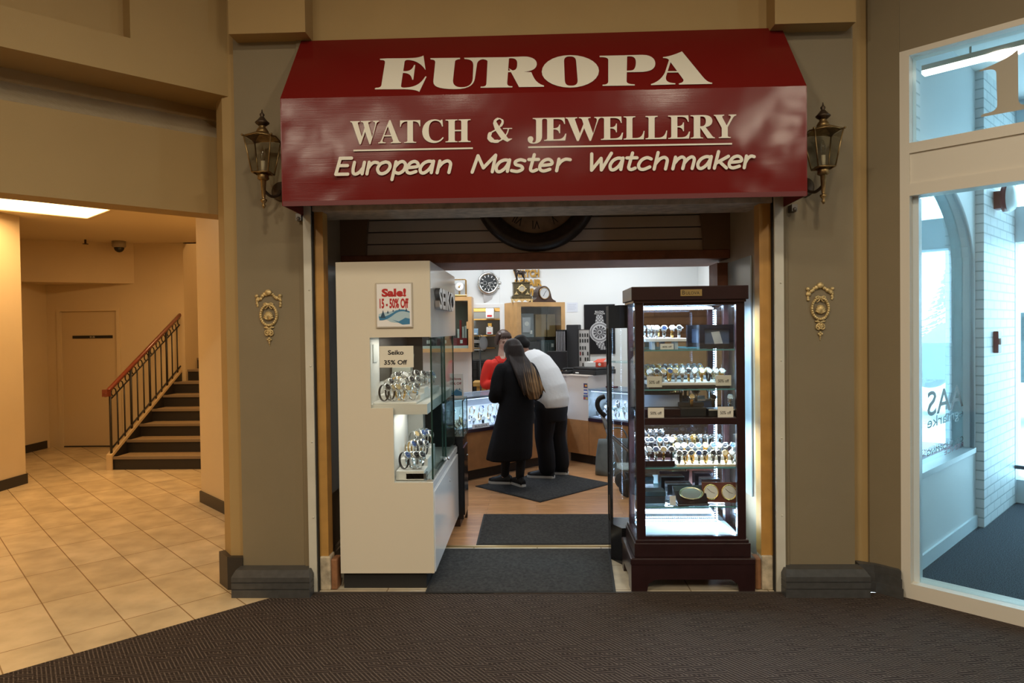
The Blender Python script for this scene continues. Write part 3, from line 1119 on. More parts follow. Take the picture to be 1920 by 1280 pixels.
c = onU(1866, 375, UV + 0.055)
t = thing('fire_bell', 'dark red fire alarm bell with white gong on the brick pier', 'alarm bell', c, radians(-45))
mb = MB(); mb.box((0, -0.05, -0.075), (0.05, 0.05, 0.06)); mb.cyl((0.05, 0, 0), 0.10, 0.035, 24, 'x')
obj('bell_housing', mb, mat('dark_red_enamel', (0.13, 0.012, 0.03), 0.3), t)
mb = MB(); mb.lathe([(0.10, 0.085), (0.105, 0.095), (0.09, 0.125), (0.04, 0.14), (0.0, 0.142)], 24, 'x')
obj('gong', mb, mat('white_gong', (0.75, 0.8, 0.82), 0.3), t)
c = onU(1865, 641, UV + 0.055)
t = thing('fire_call_point', 'small dark red manual fire alarm box on brick pier below the bell', 'fire alarm', c, radians(-45))
mb = MB(); mb.bbox((0, -0.05, -0.085), (0.035, 0.05, 0.085), 0.006)
obj('box_body', mb, MATS['dark_red_enamel'], t)
mb = MB(); mb.bbox((0.035, -0.035, -0.02), (0.05, 0.035, 0.03), 0.004)
obj('pull_bar', mb, mat('pale_pull_bar', (0.6, 0.5, 0.5), 0.4), t)

# ---- outside
mb = MB(); mb.box((-30, 4.0, -0.25), (60, 70, -0.15))
struct('ground_outside', mb, mat('pale_pavement', (0.55, 0.57, 0.58), 0.8))

# =================================================================== AWNING
def aw_mat():
    m = bpy.data.materials.new('red_vinyl')
    m.use_nodes = True
    nt = m.node_tree
    b = nt.nodes['Principled BSDF']
    b.inputs['Base Color'].default_value = (0.15, 0.009, 0.008, 1)
    b.inputs['Roughness'].default_value = 0.21
    b.inputs['Specular IOR Level'].default_value = 0.22
    g = nt.nodes.new('ShaderNodeNewGeometry')
    mp = nt.nodes.new('ShaderNodeMapping')
    mp.inputs['Scale'].default_value = (3, 3, 260)
    nt.links.new(g.outputs['Position'], mp.inputs[0])
    n = nt.nodes.new('ShaderNodeTexNoise')
    n.inputs['Scale'].default_value = 1.0
    nt.links.new(mp.outputs[0], n.inputs['Vector'])
    bp = nt.nodes.new('ShaderNodeBump')
    bp.inputs['Strength'].default_value = 0.10
    bp.inputs['Distance'].default_value = 0.002
    nt.links.new(n.outputs[0], bp.inputs['Height'])
    n2 = nt.nodes.new('ShaderNodeTexNoise')
    n2.inputs['Scale'].default_value = 2.6
    nt.links.new(g.outputs['Position'], n2.inputs['Vector'])
    b2 = nt.nodes.new('ShaderNodeBump')
    b2.inputs['Strength'].default_value = 0.2
    b2.inputs['Distance'].default_value = 0.04
    nt.links.new(n2.outputs[0], b2.inputs['Height'])
    nt.links.new(bp.outputs[0], b2.inputs['Normal'])
    nt.links.new(b2.outputs[0], b.inputs['Normal'])
    return m


RED = aw_mat()
LETW = mat('cream_white_lettering', (0.76, 0.73, 0.64), 0.5)
YF = -0.37
ax0, ax1 = aY(529, 280, YF).x, aY(1511, 265, YF).x
azr, azb = aY(1015, 173, YF).z, aY(1015, 376, YF).z
azt = aY(1020, 66, 0.0).z
sx0, sx1 = aY(569, 72, 0.0).x, aY(1471, 57, 0.0).x
awn = thing('awning', 'dark red vinyl shop awning with white lettering above the shop entrance', 'awning', (0, 0, azb))
dz = -azb


def A(p): return (p[0], p[1], p[2] + dz)


NX, NZ = 40, 8
mb = MB()
T0, T1 = (ax0, ax1), (ax0, ax1)
rng = random.Random(3)
# sloped top
mb.add([A((ax0, YF, azr)), A((ax1, YF, azr)), A((ax1, -0.012, azt)), A((ax0, -0.012, azt)), A((ax0, YF + .006, azr - .008)), A((ax1, YF + .006, azr - .008)), A((ax1, -0.012, azt - .01)), A((ax0, -.012, azt - .01))],
       [(0, 1, 2, 3), (4, 7, 6, 5)])
obj('sloped_canvas', mb, RED, awn)
# front panel: gently billowed, creased at the top corners
mb = MB()
vs, fs = [], []
for j in range(NZ * 2 + 1):
    for i in range(NX + 1):
        u, v = i / NX, j / (NZ * 2)
        y = YF - 0.012 * sin(pi * v) * sin(pi * u) ** 0.5
        for cu, sg in ((0.0, 1), (1.0, -1)):
            d = abs(u - cu) * (ax1 - ax0)
            h = (1 - v) * (azr - azb)
            t = d - h * 0.55
            if d < 0.32 and h < 0.55:
                y += 0.007 * (1 + sin(t * 46)) * math.exp(-abs(t) * 11) * min(1, h * 8) * min(1, d * 14)
        vs.append(A((ax0 + (ax1 - ax0) * u, y, azb + (azr - azb) * v)))
for j in range(NZ * 2):
    for i in range(NX):
        a = j * (NX + 1) + i
        fs.append((a, a + 1, a + NX + 2, a + NX + 1))
mb.add(vs, fs, True)
obj('front_canvas', mb, RED, awn)
for sx in (ax0, ax1):
    mb = MB(); mb.poly_ext([[(YF, azb + dz), (YF, azr + dz), (-0.012, azt + dz), (-0.012, azb + dz)]], (sx, 0, 0), (0, 1, 0), (0, 0, 1), (1 if sx > 0 else -1, 0, 0), 0.006)
    obj('side_panel', mb, RED, awn)
mb = MB()
for y_ in (YF + 0.05, -0.03):
    mb.tube([A((ax0 + .02, y_, azb + .11)), A((ax1 - .02, y_, azb + .11))], 0.012, 6)
for x_ in (ax0 + .02, -0.7, 0.05, 0.75, ax1 - .02):
    mb.tube([A((x_, YF + .05, azb + .11)), A((x_, -.02, azb + .11))], 0.011, 6)
obj('frame_tubing', mb, mat('dull_steel_tube', (0.16, 0.15, 0.14), 0.45, 0.6), awn)
mb = MB(); mb.box(A((ax0, YF - 0.004, azb - 0.004)), A((ax1, YF + 0.004, azb + 0.022)))
obj('hem_strip', mb, mat('dark_red_hem', (0.12, 0.012, 0.014), 0.45), awn)
for sx in (sx0 - .03, sx1 + .03):
    mb = MB(); mb.box(A((sx - .016, -.06, azb - .03)), A((sx + .016, -0.0, azb + .01))); mb.ell(A((sx, -.06, azb - .02)), .012, 8, 6)
    obj('bracket', mb, MATS['dull_steel_tube'], awn)

sn = Vector((0, -(azt - azr), -0.012 - YF)).normalized()
sd_ = sn.dot(Vector((0, YF, azr)))
off = Vector((0, 0, dz))


def slope(px, py): return on(px, py, sn, sd_ + 0.003) + off
def frontp(px, py): return aY(px, py, YF - 0.0165) + off


EUR = [
    ['M92,85 L130,83 L232,82 C270,81 300,80 322,68 L333,145 C322,130 300,98 250,92 C232,90 226,92 222,100 L215,150 C240,152 262,148 272,118 L278,118 L268,196 L262,196 C258,168 240,160 213,160 L203,228 C202,236 210,238 222,238 C280,236 310,215 332,178 L338,180 L300,260 C285,250 255,247 220,246 L65,247 C62,240 70,238 80,238 C92,236 97,232 99,225 L118,105 C119,95 112,92 100,92 C92,92 90,88 92,85'],
    ['M358,82 L515,80 L516,87 C505,88 490,91 489,100 L478,200 C477,225 495,237 525,236 C560,235 580,222 583,190 L586,120 C585,95 570,88 540,87 L537,80 L660,78 L660,87 C630,86 612,90 606,110 L594,190 C588,225 560,246 490,246 C410,246 372,235 374,205 L384,105 C385,92 375,90 360,89'],
    ['M600,79 L775,77 L765,215 C765,228 775,231 793,231 L792,237 L624,239 L625,233 C645,233 654,230 655,218 L661,100 C661,90 640,87 610,86'],
    ['M765,77 L850,74 C897,73 923,90 922,115 C920,142 890,153 850,155 L764,157', 'M771,92 C771,84 777,83 787,83 C812,83 820,95 818,117 C817,140 810,147 790,148 L767,149'],
    ['M774,136 L800,152 L893,157 C905,185 915,215 960,228 L960,234 L828,236'],
    ['M1251,150 C1251,200 1180,239 1099,239 C1015,239 947,200 948,155 C949,105 1015,67 1100,67 C1185,67 1251,105 1251,150', 'M1066,100 C1066,82 1075,74 1097,74 C1120,74 1128,82 1130,100 L1138,200 C1139,222 1125,229 1104,229 C1080,229 1072,222 1070,200'],
    ['M1254,71 L1400,68 L1397,205 C1397,217 1412,221 1440,222 L1441,228 L1270,230 L1270,224 C1290,223 1298,220 1300,208 L1300,92 C1298,80 1282,78 1255,78'],
    ['M1390,68 L1480,66 C1530,66 1550,88 1549,115 C1547,145 1515,156 1470,157 L1395,158', 'M1394,85 C1394,77 1400,74 1412,74 C1438,74 1446,85 1446,105 C1446,130 1440,148 1420,149 L1395,150'],
    ['M1590,78 C1620,76 1660,62 1690,48 L1790,170 C1810,195 1825,212 1850,214 L1850,220 L1674,224 L1673,218 C1695,214 1702,205 1696,195 L1620,92 C1612,84 1602,84 1590,83'],
    ['M1622,92 L1630,104 L1606,180 C1600,205 1615,215 1655,217 L1655,223 L1526,227 L1526,221 C1560,212 1585,190 1600,160'],
    ['M1604,153 L1676,153 L1678,160 L1602,161'],
]
mb = MB()
for gi, g in enumerate(EUR):
    flat_poly(mb, [path(c) for c in g], lambda x, y: slope(680 + x / 2.8235, 80 + y / 2.8235), Vector((0, -1, 0.8)), gi * .0003)
obj('large_lettering', mb, LETW, awn, 'heavy white serif shop name')

GL = {
    'H': [['M0,1 L.48,1 L.48,.96 C.39,.96 .37,.94 .37,.88 L.37,.54 L.63,.54 L.63,.88 C.63,.94 .61,.96 .52,.96 L.52,1 L1,1 L1,.96 C.91,.96 .88,.94 .88,.88 L.88,.12 C.88,.06 .91,.04 1,.04 L1,0 L.52,0 L.52,.04 C.61,.04 .63,.06 .63,.12 L.63,.48 L.37,.48 L.37,.12 C.37,.06 .39,.04 .48,.04 L.48,0 L0,0 L0,.04 C.09,.04 .12,.06 .12,.12 L.12,.88 C.12,.94 .09,.96 0,.96']],
    'T': [['M0,1 L1,1 L1,.72 L.96,.72 C.94,.88 .85,.94 .64,.95 L.64,.12 C.64,.06 .68,.04 .80,.04 L.80,0 L.20,0 L.20,.04 C.32,.04 .36,.06 .36,.12 L.36,.95 C.15,.94 .06,.88 .04,.72 L0,.72']],
    'E': [['M0,1 L.92,1 L.94,.72 L.90,.72 C.85,.90 .75,.94 .55,.94 L.42,.94 L.42,.54 C.58,.54 .66,.58 .68,.70 L.72,.70 L.72,.32 L.68,.32 C.66,.44 .58,.49 .42,.49 L.42,.06 L.58,.06 C.80,.06 .88,.12 .95,.30 L1,.30 L.95,0 L0,0 L0,.04 C.10,.04 .14,.06 .14,.12 L.14,.88 C.14,.94 .10,.96 0,.96']],
    'L': [['M0,1 L.56,1 L.56,.96 C.46,.96 .42,.94 .42,.88 L.42,.06 L.58,.06 C.80,.06 .90,.14 .96,.36 L1,.36 L.96,0 L0,0 L0,.04 C.1,.04 .14,.06 .14,.12 L.14,.88 C.14,.94 .1,.96 0,.96']],
    'W': [['M0,1 L.33,1 L.33,.96 C.27,.96 .25,.93 .27,.87 L.40,.30 L.50,.70 L.47,.85 C.45,.94 .42,.96 .37,.96 L.37,1 L.70,1 L.70,.96 C.63,.96 .62,.93 .64,.86 L.77,.28 L.87,.82 C.88,.92 .86,.96 .80,.96 L.80,1 L1,1 L1,.96 C.95,.95 .93,.92 .91,.84 L.71,-.03 L.67,-.03 L.52,.52 L.37,-.03 L.32,-.03 L.08,.86 C.06,.94 .04,.96 0,.96']],
    'A': [['M0,0 L.32,0 L.32,.04 C.20,.04 .17,.07 .20,.16 L.25,.30 L.58,.30 L.64,.14 C.66,.07 .63,.04 .55,.04 L.55,0 L1,0 L1,.04 C.94,.04 .91,.08 .88,.15 L.54,1.02 L.48,1.02 L.14,.18 C.10,.08 .06,.04 0,.04', 'M.27,.36 L.56,.36 L.42,.74']],
    'C': [['M.96,.70 L.93,1.0 L.89,1.0 C.86,.96 .83,.96 .78,.98 C.72,1.01 .62,1.02 .56,1.02 C.24,1.02 0,.80 0,.49 C0,.18 .24,-.02 .55,-.02 C.74,-.02 .88,.05 .99,.20 L.95,.24 C.86,.12 .76,.07 .64,.07 C.42,.07 .30,.22 .30,.52 C.30,.80 .40,.96 .60,.96 C.76,.96 .87,.87 .91,.70']],
    'J': [['M.30,1 L1,1 L1,.96 C.9,.96 .86,.94 .86,.86 L.86,.22 C.86,-.02 .66,-.12 .35,-.12 C.14,-.12 0,-.04 0,.07 C0,.16 .08,.21 .18,.21 C.28,.21 .34,.15 .34,.09 C.34,.03 .28,.0 .28,-.04 C.28,-.06 .32,-.07 .36,-.07 C.46,-.07 .50,0 .50,.12 L.50,.86 C.50,.94 .44,.96 .30,.96']],
    'R': [['M0,1 L.52,1 C.80,1 .90,.88 .90,.74 C.90,.60 .80,.51 .62,.48 L.88,.12 C.92,.06 .95,.04 1,.04 L1,0 L.70,0 L.40,.46 L.40,.12 C.40,.06 .43,.04 .52,.04 L.52,0 L0,0 L0,.04 C.09,.04 .13,.06 .13,.12 L.13,.88 C.13,.94 .09,.96 0,.96', 'M.40,.94 L.46,.94 C.58,.94 .63,.88 .63,.74 C.63,.58 .57,.52 .44,.52 L.40,.52']],
    'Y': [['M0,1 L.46,1 L.46,.96 C.38,.96 .36,.92 .38,.88 L.57,.54 L.74,.84 C.78,.92 .75,.96 .66,.96 L.66,1 L1,1 L1,.96 C.93,.95 .89,.92 .84,.84 L.62,.46 L.62,.12 C.62,.06 .66,.04 .76,.04 L.76,0 L.22,0 L.22,.04 C.32,.04 .35,.06 .35,.12 L.35,.44 L.10,.88 C.07,.94 .05,.96 0,.96']],
}
AMP = [ribbon([(.32, .80), (.42, .56), (.66, .20), (.84, .05), (1, .11)], [.16, .22, .24, .15, .03]),
       ribbon(catmull([(.32, .80), (.34, .93), (.48, 1.0), (.61, .93), (.62, .80), (.52, .65), (.34, .50)], 4), [.12] * 4 + [.10] * 4 + [.05] * 4 + [.09] * 4 + [.10] * 4 + [.06] * 4 + [.06]),
       ribbon(catmull([(.34, .50), (.13, .36), (.10, .17), (.26, .02), (.50, .03), (.70, .18), (.82, .38), (.86, .54)], 4), [.06] * 4 + [.15] * 4 + [.20] * 4 + [.14] * 4 + [.06] * 4 + [.05] * 4 + [.05] * 4 + [.05]),
       ribbon([(.66, .56), (1.0, .56)], .04)]
mb = MB()
base_y = lambda x: 181 - .0154 * (x - 180)
cap_y = lambda x: 85 - .0177 * (x - 140)
zm = lambda x, y: frontp(600 + x / 2.2857, 190 + y / 2.2857)
for ch, xa, xb in (('W', 130, 252), ('A', 250, 347), ('T', 343, 430), ('C', 438, 531), ('H', 538, 645), ('&', 716, 822), ('J', 890, 962), ('E', 960, 1056), ('W', 1052, 1206), ('E', 1204, 1299), ('L', 1301, 1391), ('L', 1395, 1488), ('E', 1492, 1586), ('R', 1588, 1692), ('Y', 1688, 1784)):
    def fn(u, v, xa=xa, xb=xb):
        x = xa + u * (xb - xa)
        b_, c_ = base_y(x), cap_y(x)
        return zm(x, b_ + v * (c_ - b_))
    if ch == '&':
        for ri_, rb in enumerate(AMP):
            for pi_, pc in enumerate(rb):
                flat_poly(mb, [pc], fn, Vector((0, -1, 0)), ri_ * .0006 + pi_ * .00002)
    else:
        for g in GL[ch]:
            flat_poly(mb, [path(c) for c in g], fn, Vector((0, -1, 0)))
for x0, y0, x1, y1 in ((143, 207, 655, 197), (892, 193, 1766, 178)):
    flat_poly(mb, [[(x0, y0), (x1, y1), (x1, y1 + 7), (x0, y0 + 7)]], zm, Vector((0, -1, 0)))
obj('serif_lettering', mb, LETW, awn, 'white serif capitals with underlines')

ST = {
    'E': [[(.98, 1.38), (.12, 1.38)], [(.14, 1.38), (.02, 0)], [(.08, .74), (.78, .74)], [(.02, 0), (.92, 0.0)]],
    'u': [catmull([(.02, 1), (.0, .45), (.08, .10), (.32, 0), (.62, .14), (.9, .5)], 4), [(.95, 1), (.92, .02)]],
    'r': [[(.02, 1), (.0, 0)], catmull([(.02, .45), (.25, .8), (.6, .98), (1, .93)], 4)],
    'o': [catmull([(.55, 1), (.18, .85), (.0, .45), (.18, .08), (.5, 0), (.85, .2), (1, .58), (.86, .9), (.55, 1)], 4)],
    'p': [[(.08, 1), (.0, -.52)], catmull([(.06, .55), (.35, .92), (.7, 1), (.97, .72), (.88, .25), (.5, 0), (.08, .14)], 4)],
    'e': [catmull([(.06, .48), (.9, .56), (.92, .82), (.62, 1), (.25, .88), (.02, .5), (.08, .14), (.4, 0), (.88, .14)], 4)],
    'a': [catmull([(.92, .95), (.55, 1), (.18, .8), (.0, .4), (.12, .05), (.4, .02), (.75, .35), (.95, .85)], 4), [(.96, 1), (.94, .02)]],
    'n': [[(.05, 1), (.0, 0)], catmull([(.03, .45), (.3, .85), (.65, 1), (.9, .8), (.92, .4), (.9, 0)], 4)],
    'M': [[(.0, 0), (.14, 1.4)], [(.14, 1.4), (.5, .35)], [(.5, .35), (.98, 1.42)], [(.98, 1.42), (.96, 0)]],
    's': [catmull([(.92, .9), (.55, 1), (.2, .85), (.25, .6), (.7, .45), (.85, .2), (.5, 0), (.0, .08)], 4)],
    't': [catmull([(.45, 1.42), (.36, .6), (.34, .15), (.6, 0), (.95, .12)], 4), [(.0, 1), (.95, 1)]],
    'W': [[(.0, 1.4), (.14, 0)], [(.14, 0), (.52, 1.0)], [(.52, 1.0), (.64, 0)], [(.64, 0), (1.0, 1.42)]],
    'c': [catmull([(.95, .88), (.6, 1), (.2, .82), (.0, .4), (.15, .06), (.5, 0), (.95, .2)], 4)],
    'h': [[(.08, 1.42), (.0, 0)], catmull([(.03, .45), (.3, .85), (.65, 1), (.9, .8), (.92, .4), (.9, 0)], 4)],
    'm': [[(.03, 1), (.0, 0)], catmull([(.02, .45), (.18, .85), (.36, 1), (.5, .8), (.5, .4), (.48, 0)], 4), catmull([(.5, .45), (.66, .85), (.84, 1), (.96, .8), (.96, .4), (.94, 0)], 4)],
    'k': [[(.1, 1.42), (.0, 0)], [(.95, 1), (.05, .42)], [(.3, .56), (.95, 0)]],
}
LINE3 = [('E', 67, 124), ('u', 138, 184), ('r', 201, 240), ('o', 243, 295), ('p', 313, 362), ('e', 368, 416), ('a', 426, 480), ('n', 502, 558),
         ('M', 652, 742), ('a', 752, 806), ('s', 820, 874), ('t', 886, 930), ('e', 938, 990), ('r', 1014, 1064),
         ('W', 1152, 1236), ('a', 1240, 1292), ('t', 1306, 1352), ('c', 1362, 1414), ('h', 1432, 1486), ('m', 1512, 1600), ('a', 1616, 1670), ('k', 1690, 1744), ('e', 1750, 1802), ('r', 1818, 1852)]
mb = MB()
for li, (ch, xa, xb) in enumerate(LINE3):
    if li in (8, 14):
        obj('casual_lettering', mb, LETW, awn, 'white casual slanted lettering'); mb = MB()
    for si_, st in enumerate(ST[ch]):
        pts = []
        for u, v in st:
            x = xa + u * (xb - xa)
            yy = (313 - .0165 * (x - 62)) - v * 50
            pts.append((x + v * 9, yy))
        for pi_, pc in enumerate(ribbon(pts, 14)):
            flat_poly(mb, [pc], zm, Vector((0, -1, 0)), si_ * .0008 + pi_ * .00002)
obj('casual_lettering', mb, LETW, awn, 'white casual slanted lettering')

# =================================================================== WALL LANTERNS
BRASS = mat('aged_brass', (0.30, 0.20, 0.085), 0.38, 0.85, noise=0.3, nscale=40)
BRASSD = mat('dark_bronze', (0.085, 0.06, 0.04), 0.45, 0.7)
LGL = glass('lantern_glass', (0.86, 0.87, 0.82), 0.09)
CANDLE = mat('cream_candle_sleeve', (0.6, 0.52, 0.38), 0.5)


def lantern(cx, zt_, side, label):
    """origin on the wall at the arm's back plate; zt_ = top ring height"""
    t = thing('wall_lantern', label, 'lantern', (cx, 0, zt_), group='pair of brass wall lanterns')
    yc = -0.16
    wt, wb, h = 0.077, 0.047, 0.195
    # back plate and arm
    mb = MB(); mb.lathe([(0.058, 0.0), (0.058, -0.008), (0.046, -0.018), (0.0, -0.02)], 24, 'y', (side * 0.045, 0, -0.27))
    obj('back_plate', mb, BRASSD, t)
    mb = MB(); mb.tube(catmull([(side * .045, -.015, -.27), (side * .04, -.05, -.30), (side * .02, -.10, -.315), (0, -.15, -.29), (0, yc, -.255)], 5), 0.009, 8)
    obj('arm', mb, BRASSD, t)
    mb = MB(); mb.lathe([(0.004, -.395), (0.012, -.38), (0.006, -.37), (0.017, -.355), (0.019, -.345), (0.008, -.34), (0.010, -.33), (0.017, -.225), (0.022, -.222)], 14, 'z', (0, yc, 0))
    obj('tail_stem', mb, BRASS, t)
    mb = MB(); mb.lathe([(0.022, -.235), (0.032, -.228), (0.030, -.20), (0.026, -.195), (0.048, -.193), (0.048, -.188), (0.0, -.187)], 20, 'z', (0, yc, 0))
    obj('cup', mb, BRASS, t)
    # frame bars
    mb = MB()
    cs = [(-1, -1), (1, -1), (1, 1), (-1, 1)]
    for i in range(4):
        a, b = cs[i], cs[(i + 1) % 4]
        mb.tube([(a[0] * wb, yc + a[1] * wb, -h), (a[0] * wt, yc + a[1] * wt, 0)], 0.0042, 6)
        mb.tube([(a[0] * wb, yc + a[1] * wb, -h), (b[0] * wb, yc + b[1] * wb, -h)], 0.0048, 6)
        mb.tube([(a[0] * wt, yc + a[1] * wt, 0), (0.5 * (a[0] + b[0]) * wt, yc + 0.5 * (a[1] + b[1]) * wt, 0.014), (b[0] * wt, yc + b[1] * wt, 0)], 0.004, 6)
        mb.ell((a[0] * (wt + .006), yc + a[1] * (wt + .006), .004), .007, 8, 6)
    obj('frame', mb, BRASS, t)
    for i in range(4):
        a, b = cs[i], cs[(i + 1) % 4]
        mb = MB(); mb.quad((a[0] * wb, yc + a[1] * wb, -h), (b[0] * wb, yc + b[1] * wb, -h), (b[0] * wt, yc + b[1] * wt, 0), (a[0] * wt, yc + a[1] * wt, 0))
        obj('glass_pane', mb, LGL, t)
    # roof, cap and finial
    mb = MB()
    mb.add([(c[0] * (wt + .002), yc + c[1] * (wt + .002), 0.004) for c in cs] + [(c[0] * .03, yc + c[1] * .03, 0.035) for c in cs], [(0, 1, 5, 4), (1, 2, 6, 5), (2, 3, 7, 6), (3, 0, 4, 7), (4, 5, 6, 7)])
    mb.lathe([(0.034, .032), (0.036, .04), (0.028, .055), (0.018, .068), (0.020, .074)], 18, 'z', (0, yc, 0))
    obj('roof', mb, BRASS, t)
    mb = MB(); mb.lathe([(0.016, .072), (0.038, .088), (0.040, .093), (0.028, .104), (0.014, .122), (0.009, .128), (0.013, .135), (0.013, .142), (0.005, .15), (0.002, .168)], 18, 'z', (0, yc, 0))
    obj('finial', mb, BRASSD, t)
    mb = MB(); mb.cyl((0, yc, -h), 0.012, 0.07, 12)
    obj('candle_sleeve', mb, CANDLE, t)
    mb = MB(); mb.lathe([(0.008, -.125), (0.015, -.10), (0.013, -.075), (0.003, -.04)], 12, 'z', (0, yc, 0))
    obj('bulb', mb, glass('bulb_glass', (0.9, 0.9, 0.86), 0.12), t)


p = aY(487, 257, -0.20); lantern(p.x, p.z, 1, 'brass wall lantern on the taupe pillar beside the stair lobby')
p = aY(1549, 245, -0.20); lantern(p.x, p.z, -1, 'brass wall lantern on the taupe pillar beside the glass entrance')

# =================================================================== GILT WALL ORNAMENTS
GILT = mat('antique_gilt_plaster', (0.60, 0.45, 0.21), 0.42, 0.35, noise=0.35, nscale=60)


def blob_line(mb, pts, r, step, rr):
    k = 0
    for i in range(len(pts) - 1):
        a, b = Vector(pts[i]), Vector(pts[i + 1])
        n = max(1, int((b - a).length / step))
        for j in range(n):
            p = a.lerp(b, j / n)
            q = r * rr.uniform(.75, 1.25)
            mb.ell((p.x + rr.uniform(-.3, .3) * r, -q * .5, p.z + rr.uniform(-.3, .3) * r), (q, q * .8, q), 8, 6)


def ornament(cx, cz, label, seed):
    rr = random.Random(seed)
    t = thing('wall_ornament', label, 'ornament', (cx, 0, cz), group='pair of gilt wall ornaments')
    # garland swag across the top
    mb = MB()
    arc = [(-.068, 0, .105), (-.05, 0, .118), (-.025, 0, .14), (0, 0, .150), (.025, 0, .14), (.05, 0, .118), (.068, 0, .105)]
    blob_line(mb, arc, .0105, .009, rr)
    for sx in (-1, 1):
        blob_line(mb, [(sx * .066, 0, .13), (sx * .072, 0, .10), (sx * .066, 0, .062)], .0085, .009, rr)
        mb.ell((sx * .07, -.008, .132), (.012, .01, .011), 10, 8)
    mb.ell((0, -.01, .152), (.022, .012, .018), 12, 8)
    obj('garland', mb, GILT, t)
    # oval wreath
    mb = MB()
    ring = [(0.048 * sin(2 * pi * k / 28), -.007, 0.018 + 0.062 * cos(2 * pi * k / 28)) for k in range(28)]
    mb.tube(ring, 0.0085, 8, closed=True)
    for k in range(28):
        p = ring[k]
        mb.ell((p[0], p[1] - .005, p[2]), (.0075, .006, .009), 8, 6)
    obj('wreath', mb, GILT, t)
    mb = MB()
    for sx in (-1, 1):
        mb.tube(catmull([(0, -.012, .078), (sx * .014, -.014, .088), (sx * .028, -.013, .082), (sx * .016, -.012, .073), (0, -.012, .078)], 4), .0045, 6)
        mb.tube(catmull([(0, -.012, .076), (sx * .012, -.012, .06), (sx * .022, -.011, .055)], 4), .0035, 6)
    obj('bow', mb, GILT, t)
    # scallop shell
    mb = MB()
    for k in range(9):
        a = radians(-70 + 140 * k / 8)
        mb.tube([(0, -.008, -.012), (0.014 * sin(a), -.016, -.012 + .022 * cos(a)), (0.030 * sin(a), -.012, -.012 + .05 * cos(a))], [.003, .0058, .0062], 7)
    mb.ell((0, -.008, .012), (.026, .009, .028), 12, 8)
    obj('shell', mb, GILT, t)
    mb = MB()
    for sx in (-1, 1):
        mb.tube(catmull([(sx * .03, -.006, -.055), (0, -.01, -.062), (-sx * .02, -.008, -.05)], 4), .0045, 6)
        mb.tube(catmull([(0, -.008, -.066), (sx * .02, -.009, -.078), (sx * .022, -.008, -.098), (sx * .006, -.008, -.105)], 4), .005, 6)
    for k in range(6):
        a = 2 * pi * k / 6
        mb.ell((.011 * cos(a), -.009, -.088 + .011 * sin(a)), (.008, .007, .008), 8, 6)
    mb.ell((0, -.014, -.088), .006, 8, 6)
    obj('rosette', mb, GILT, t)
    mb = MB()
    for dx, dz_, q in ((0, -.122, .008), (-.009, -.13, .007), (.009, -.13, .007), (0, -.138, .008), (0, -.15, .0055)):
        mb.ell((dx, -.006, dz_), (q, q * .8, q), 8, 6)
    mb.tube([(0, -.003, -.15), (0, -.003, -.172)], [.003, .001], 6)
    obj('pendant_drop', mb, GILT, t)


p = aY(505, 596, 0); ornament(p.x, p.z, 'gilt plaster wreath ornament on the taupe pillar beside the stair lobby', 1)
p = aY(1537, 584, 0); ornament(p.x, p.z, 'gilt plaster wreath ornament on the taupe pillar beside the glass entrance', 2)

# =================================================================== BIG CLOCK IN THE ARCH
t = thing('wall_clock', 'large round dark framed clock with roman numerals on brown siding', 'clock', (0.02, YB + 0.015, BZ + 0.50 + 0.005))
Rk = 0.435
mb = MB(); mb.lathe([(Rk, 0), (Rk, -.03), (Rk - .03, -.055), (Rk - .06, -.06), (Rk - .085, -.045), (Rk - .10, -.05), (Rk - .125, -.03), (Rk - .125, 0)], 56, 'y')
obj('frame', mb, mat('near_black_clock_frame', (0.035, 0.022, 0.017), 0.35, noise=0.3, nscale=30), t)
mb = MB(); mb.lathe([(Rk - .12, -.012), (0, -.0121)], 56, 'y')
obj('dial', mb, mat('tea_stained_dial', (0.25, 0.16, 0.10), 0.6, noise=0.3, nscale=10), t)
for k, s in enumerate(['XII', 'I', 'II', 'III', 'IV', 'V', 'VI', 'VII', 'VIII', 'IX', 'X', 'XI']):
    a = 2 * pi * k / 12
    ez = Vector((sin(a), 0, cos(a))); ex = Vector((cos(a), 0, -sin(a)))
    mb = MB(); text(mb, s, Vector((0, -.0135, 0)) + ez * (Rk - .215), ex, ez, 0.062, width=.018 + .016 * len(s))
    obj('numeral', mb, mat('black_numerals', (0.015, 0.01, 0.008), 0.6), t)
mb = MB()
for a, L, wd in ((radians(300), .15, .010), (radians(40), .23, .007)):
    d = Vector((sin(a), 0, cos(a))); q = Vector((cos(a), 0, -sin(a)))
    o = Vector((0, -.018, 0))
    mb.add([o - d * .03 - q * wd, o + q * wd - d * .03, o + d * L], [(0, 1, 2)])
obj('hands', mb, MATS['black_numerals'], t)

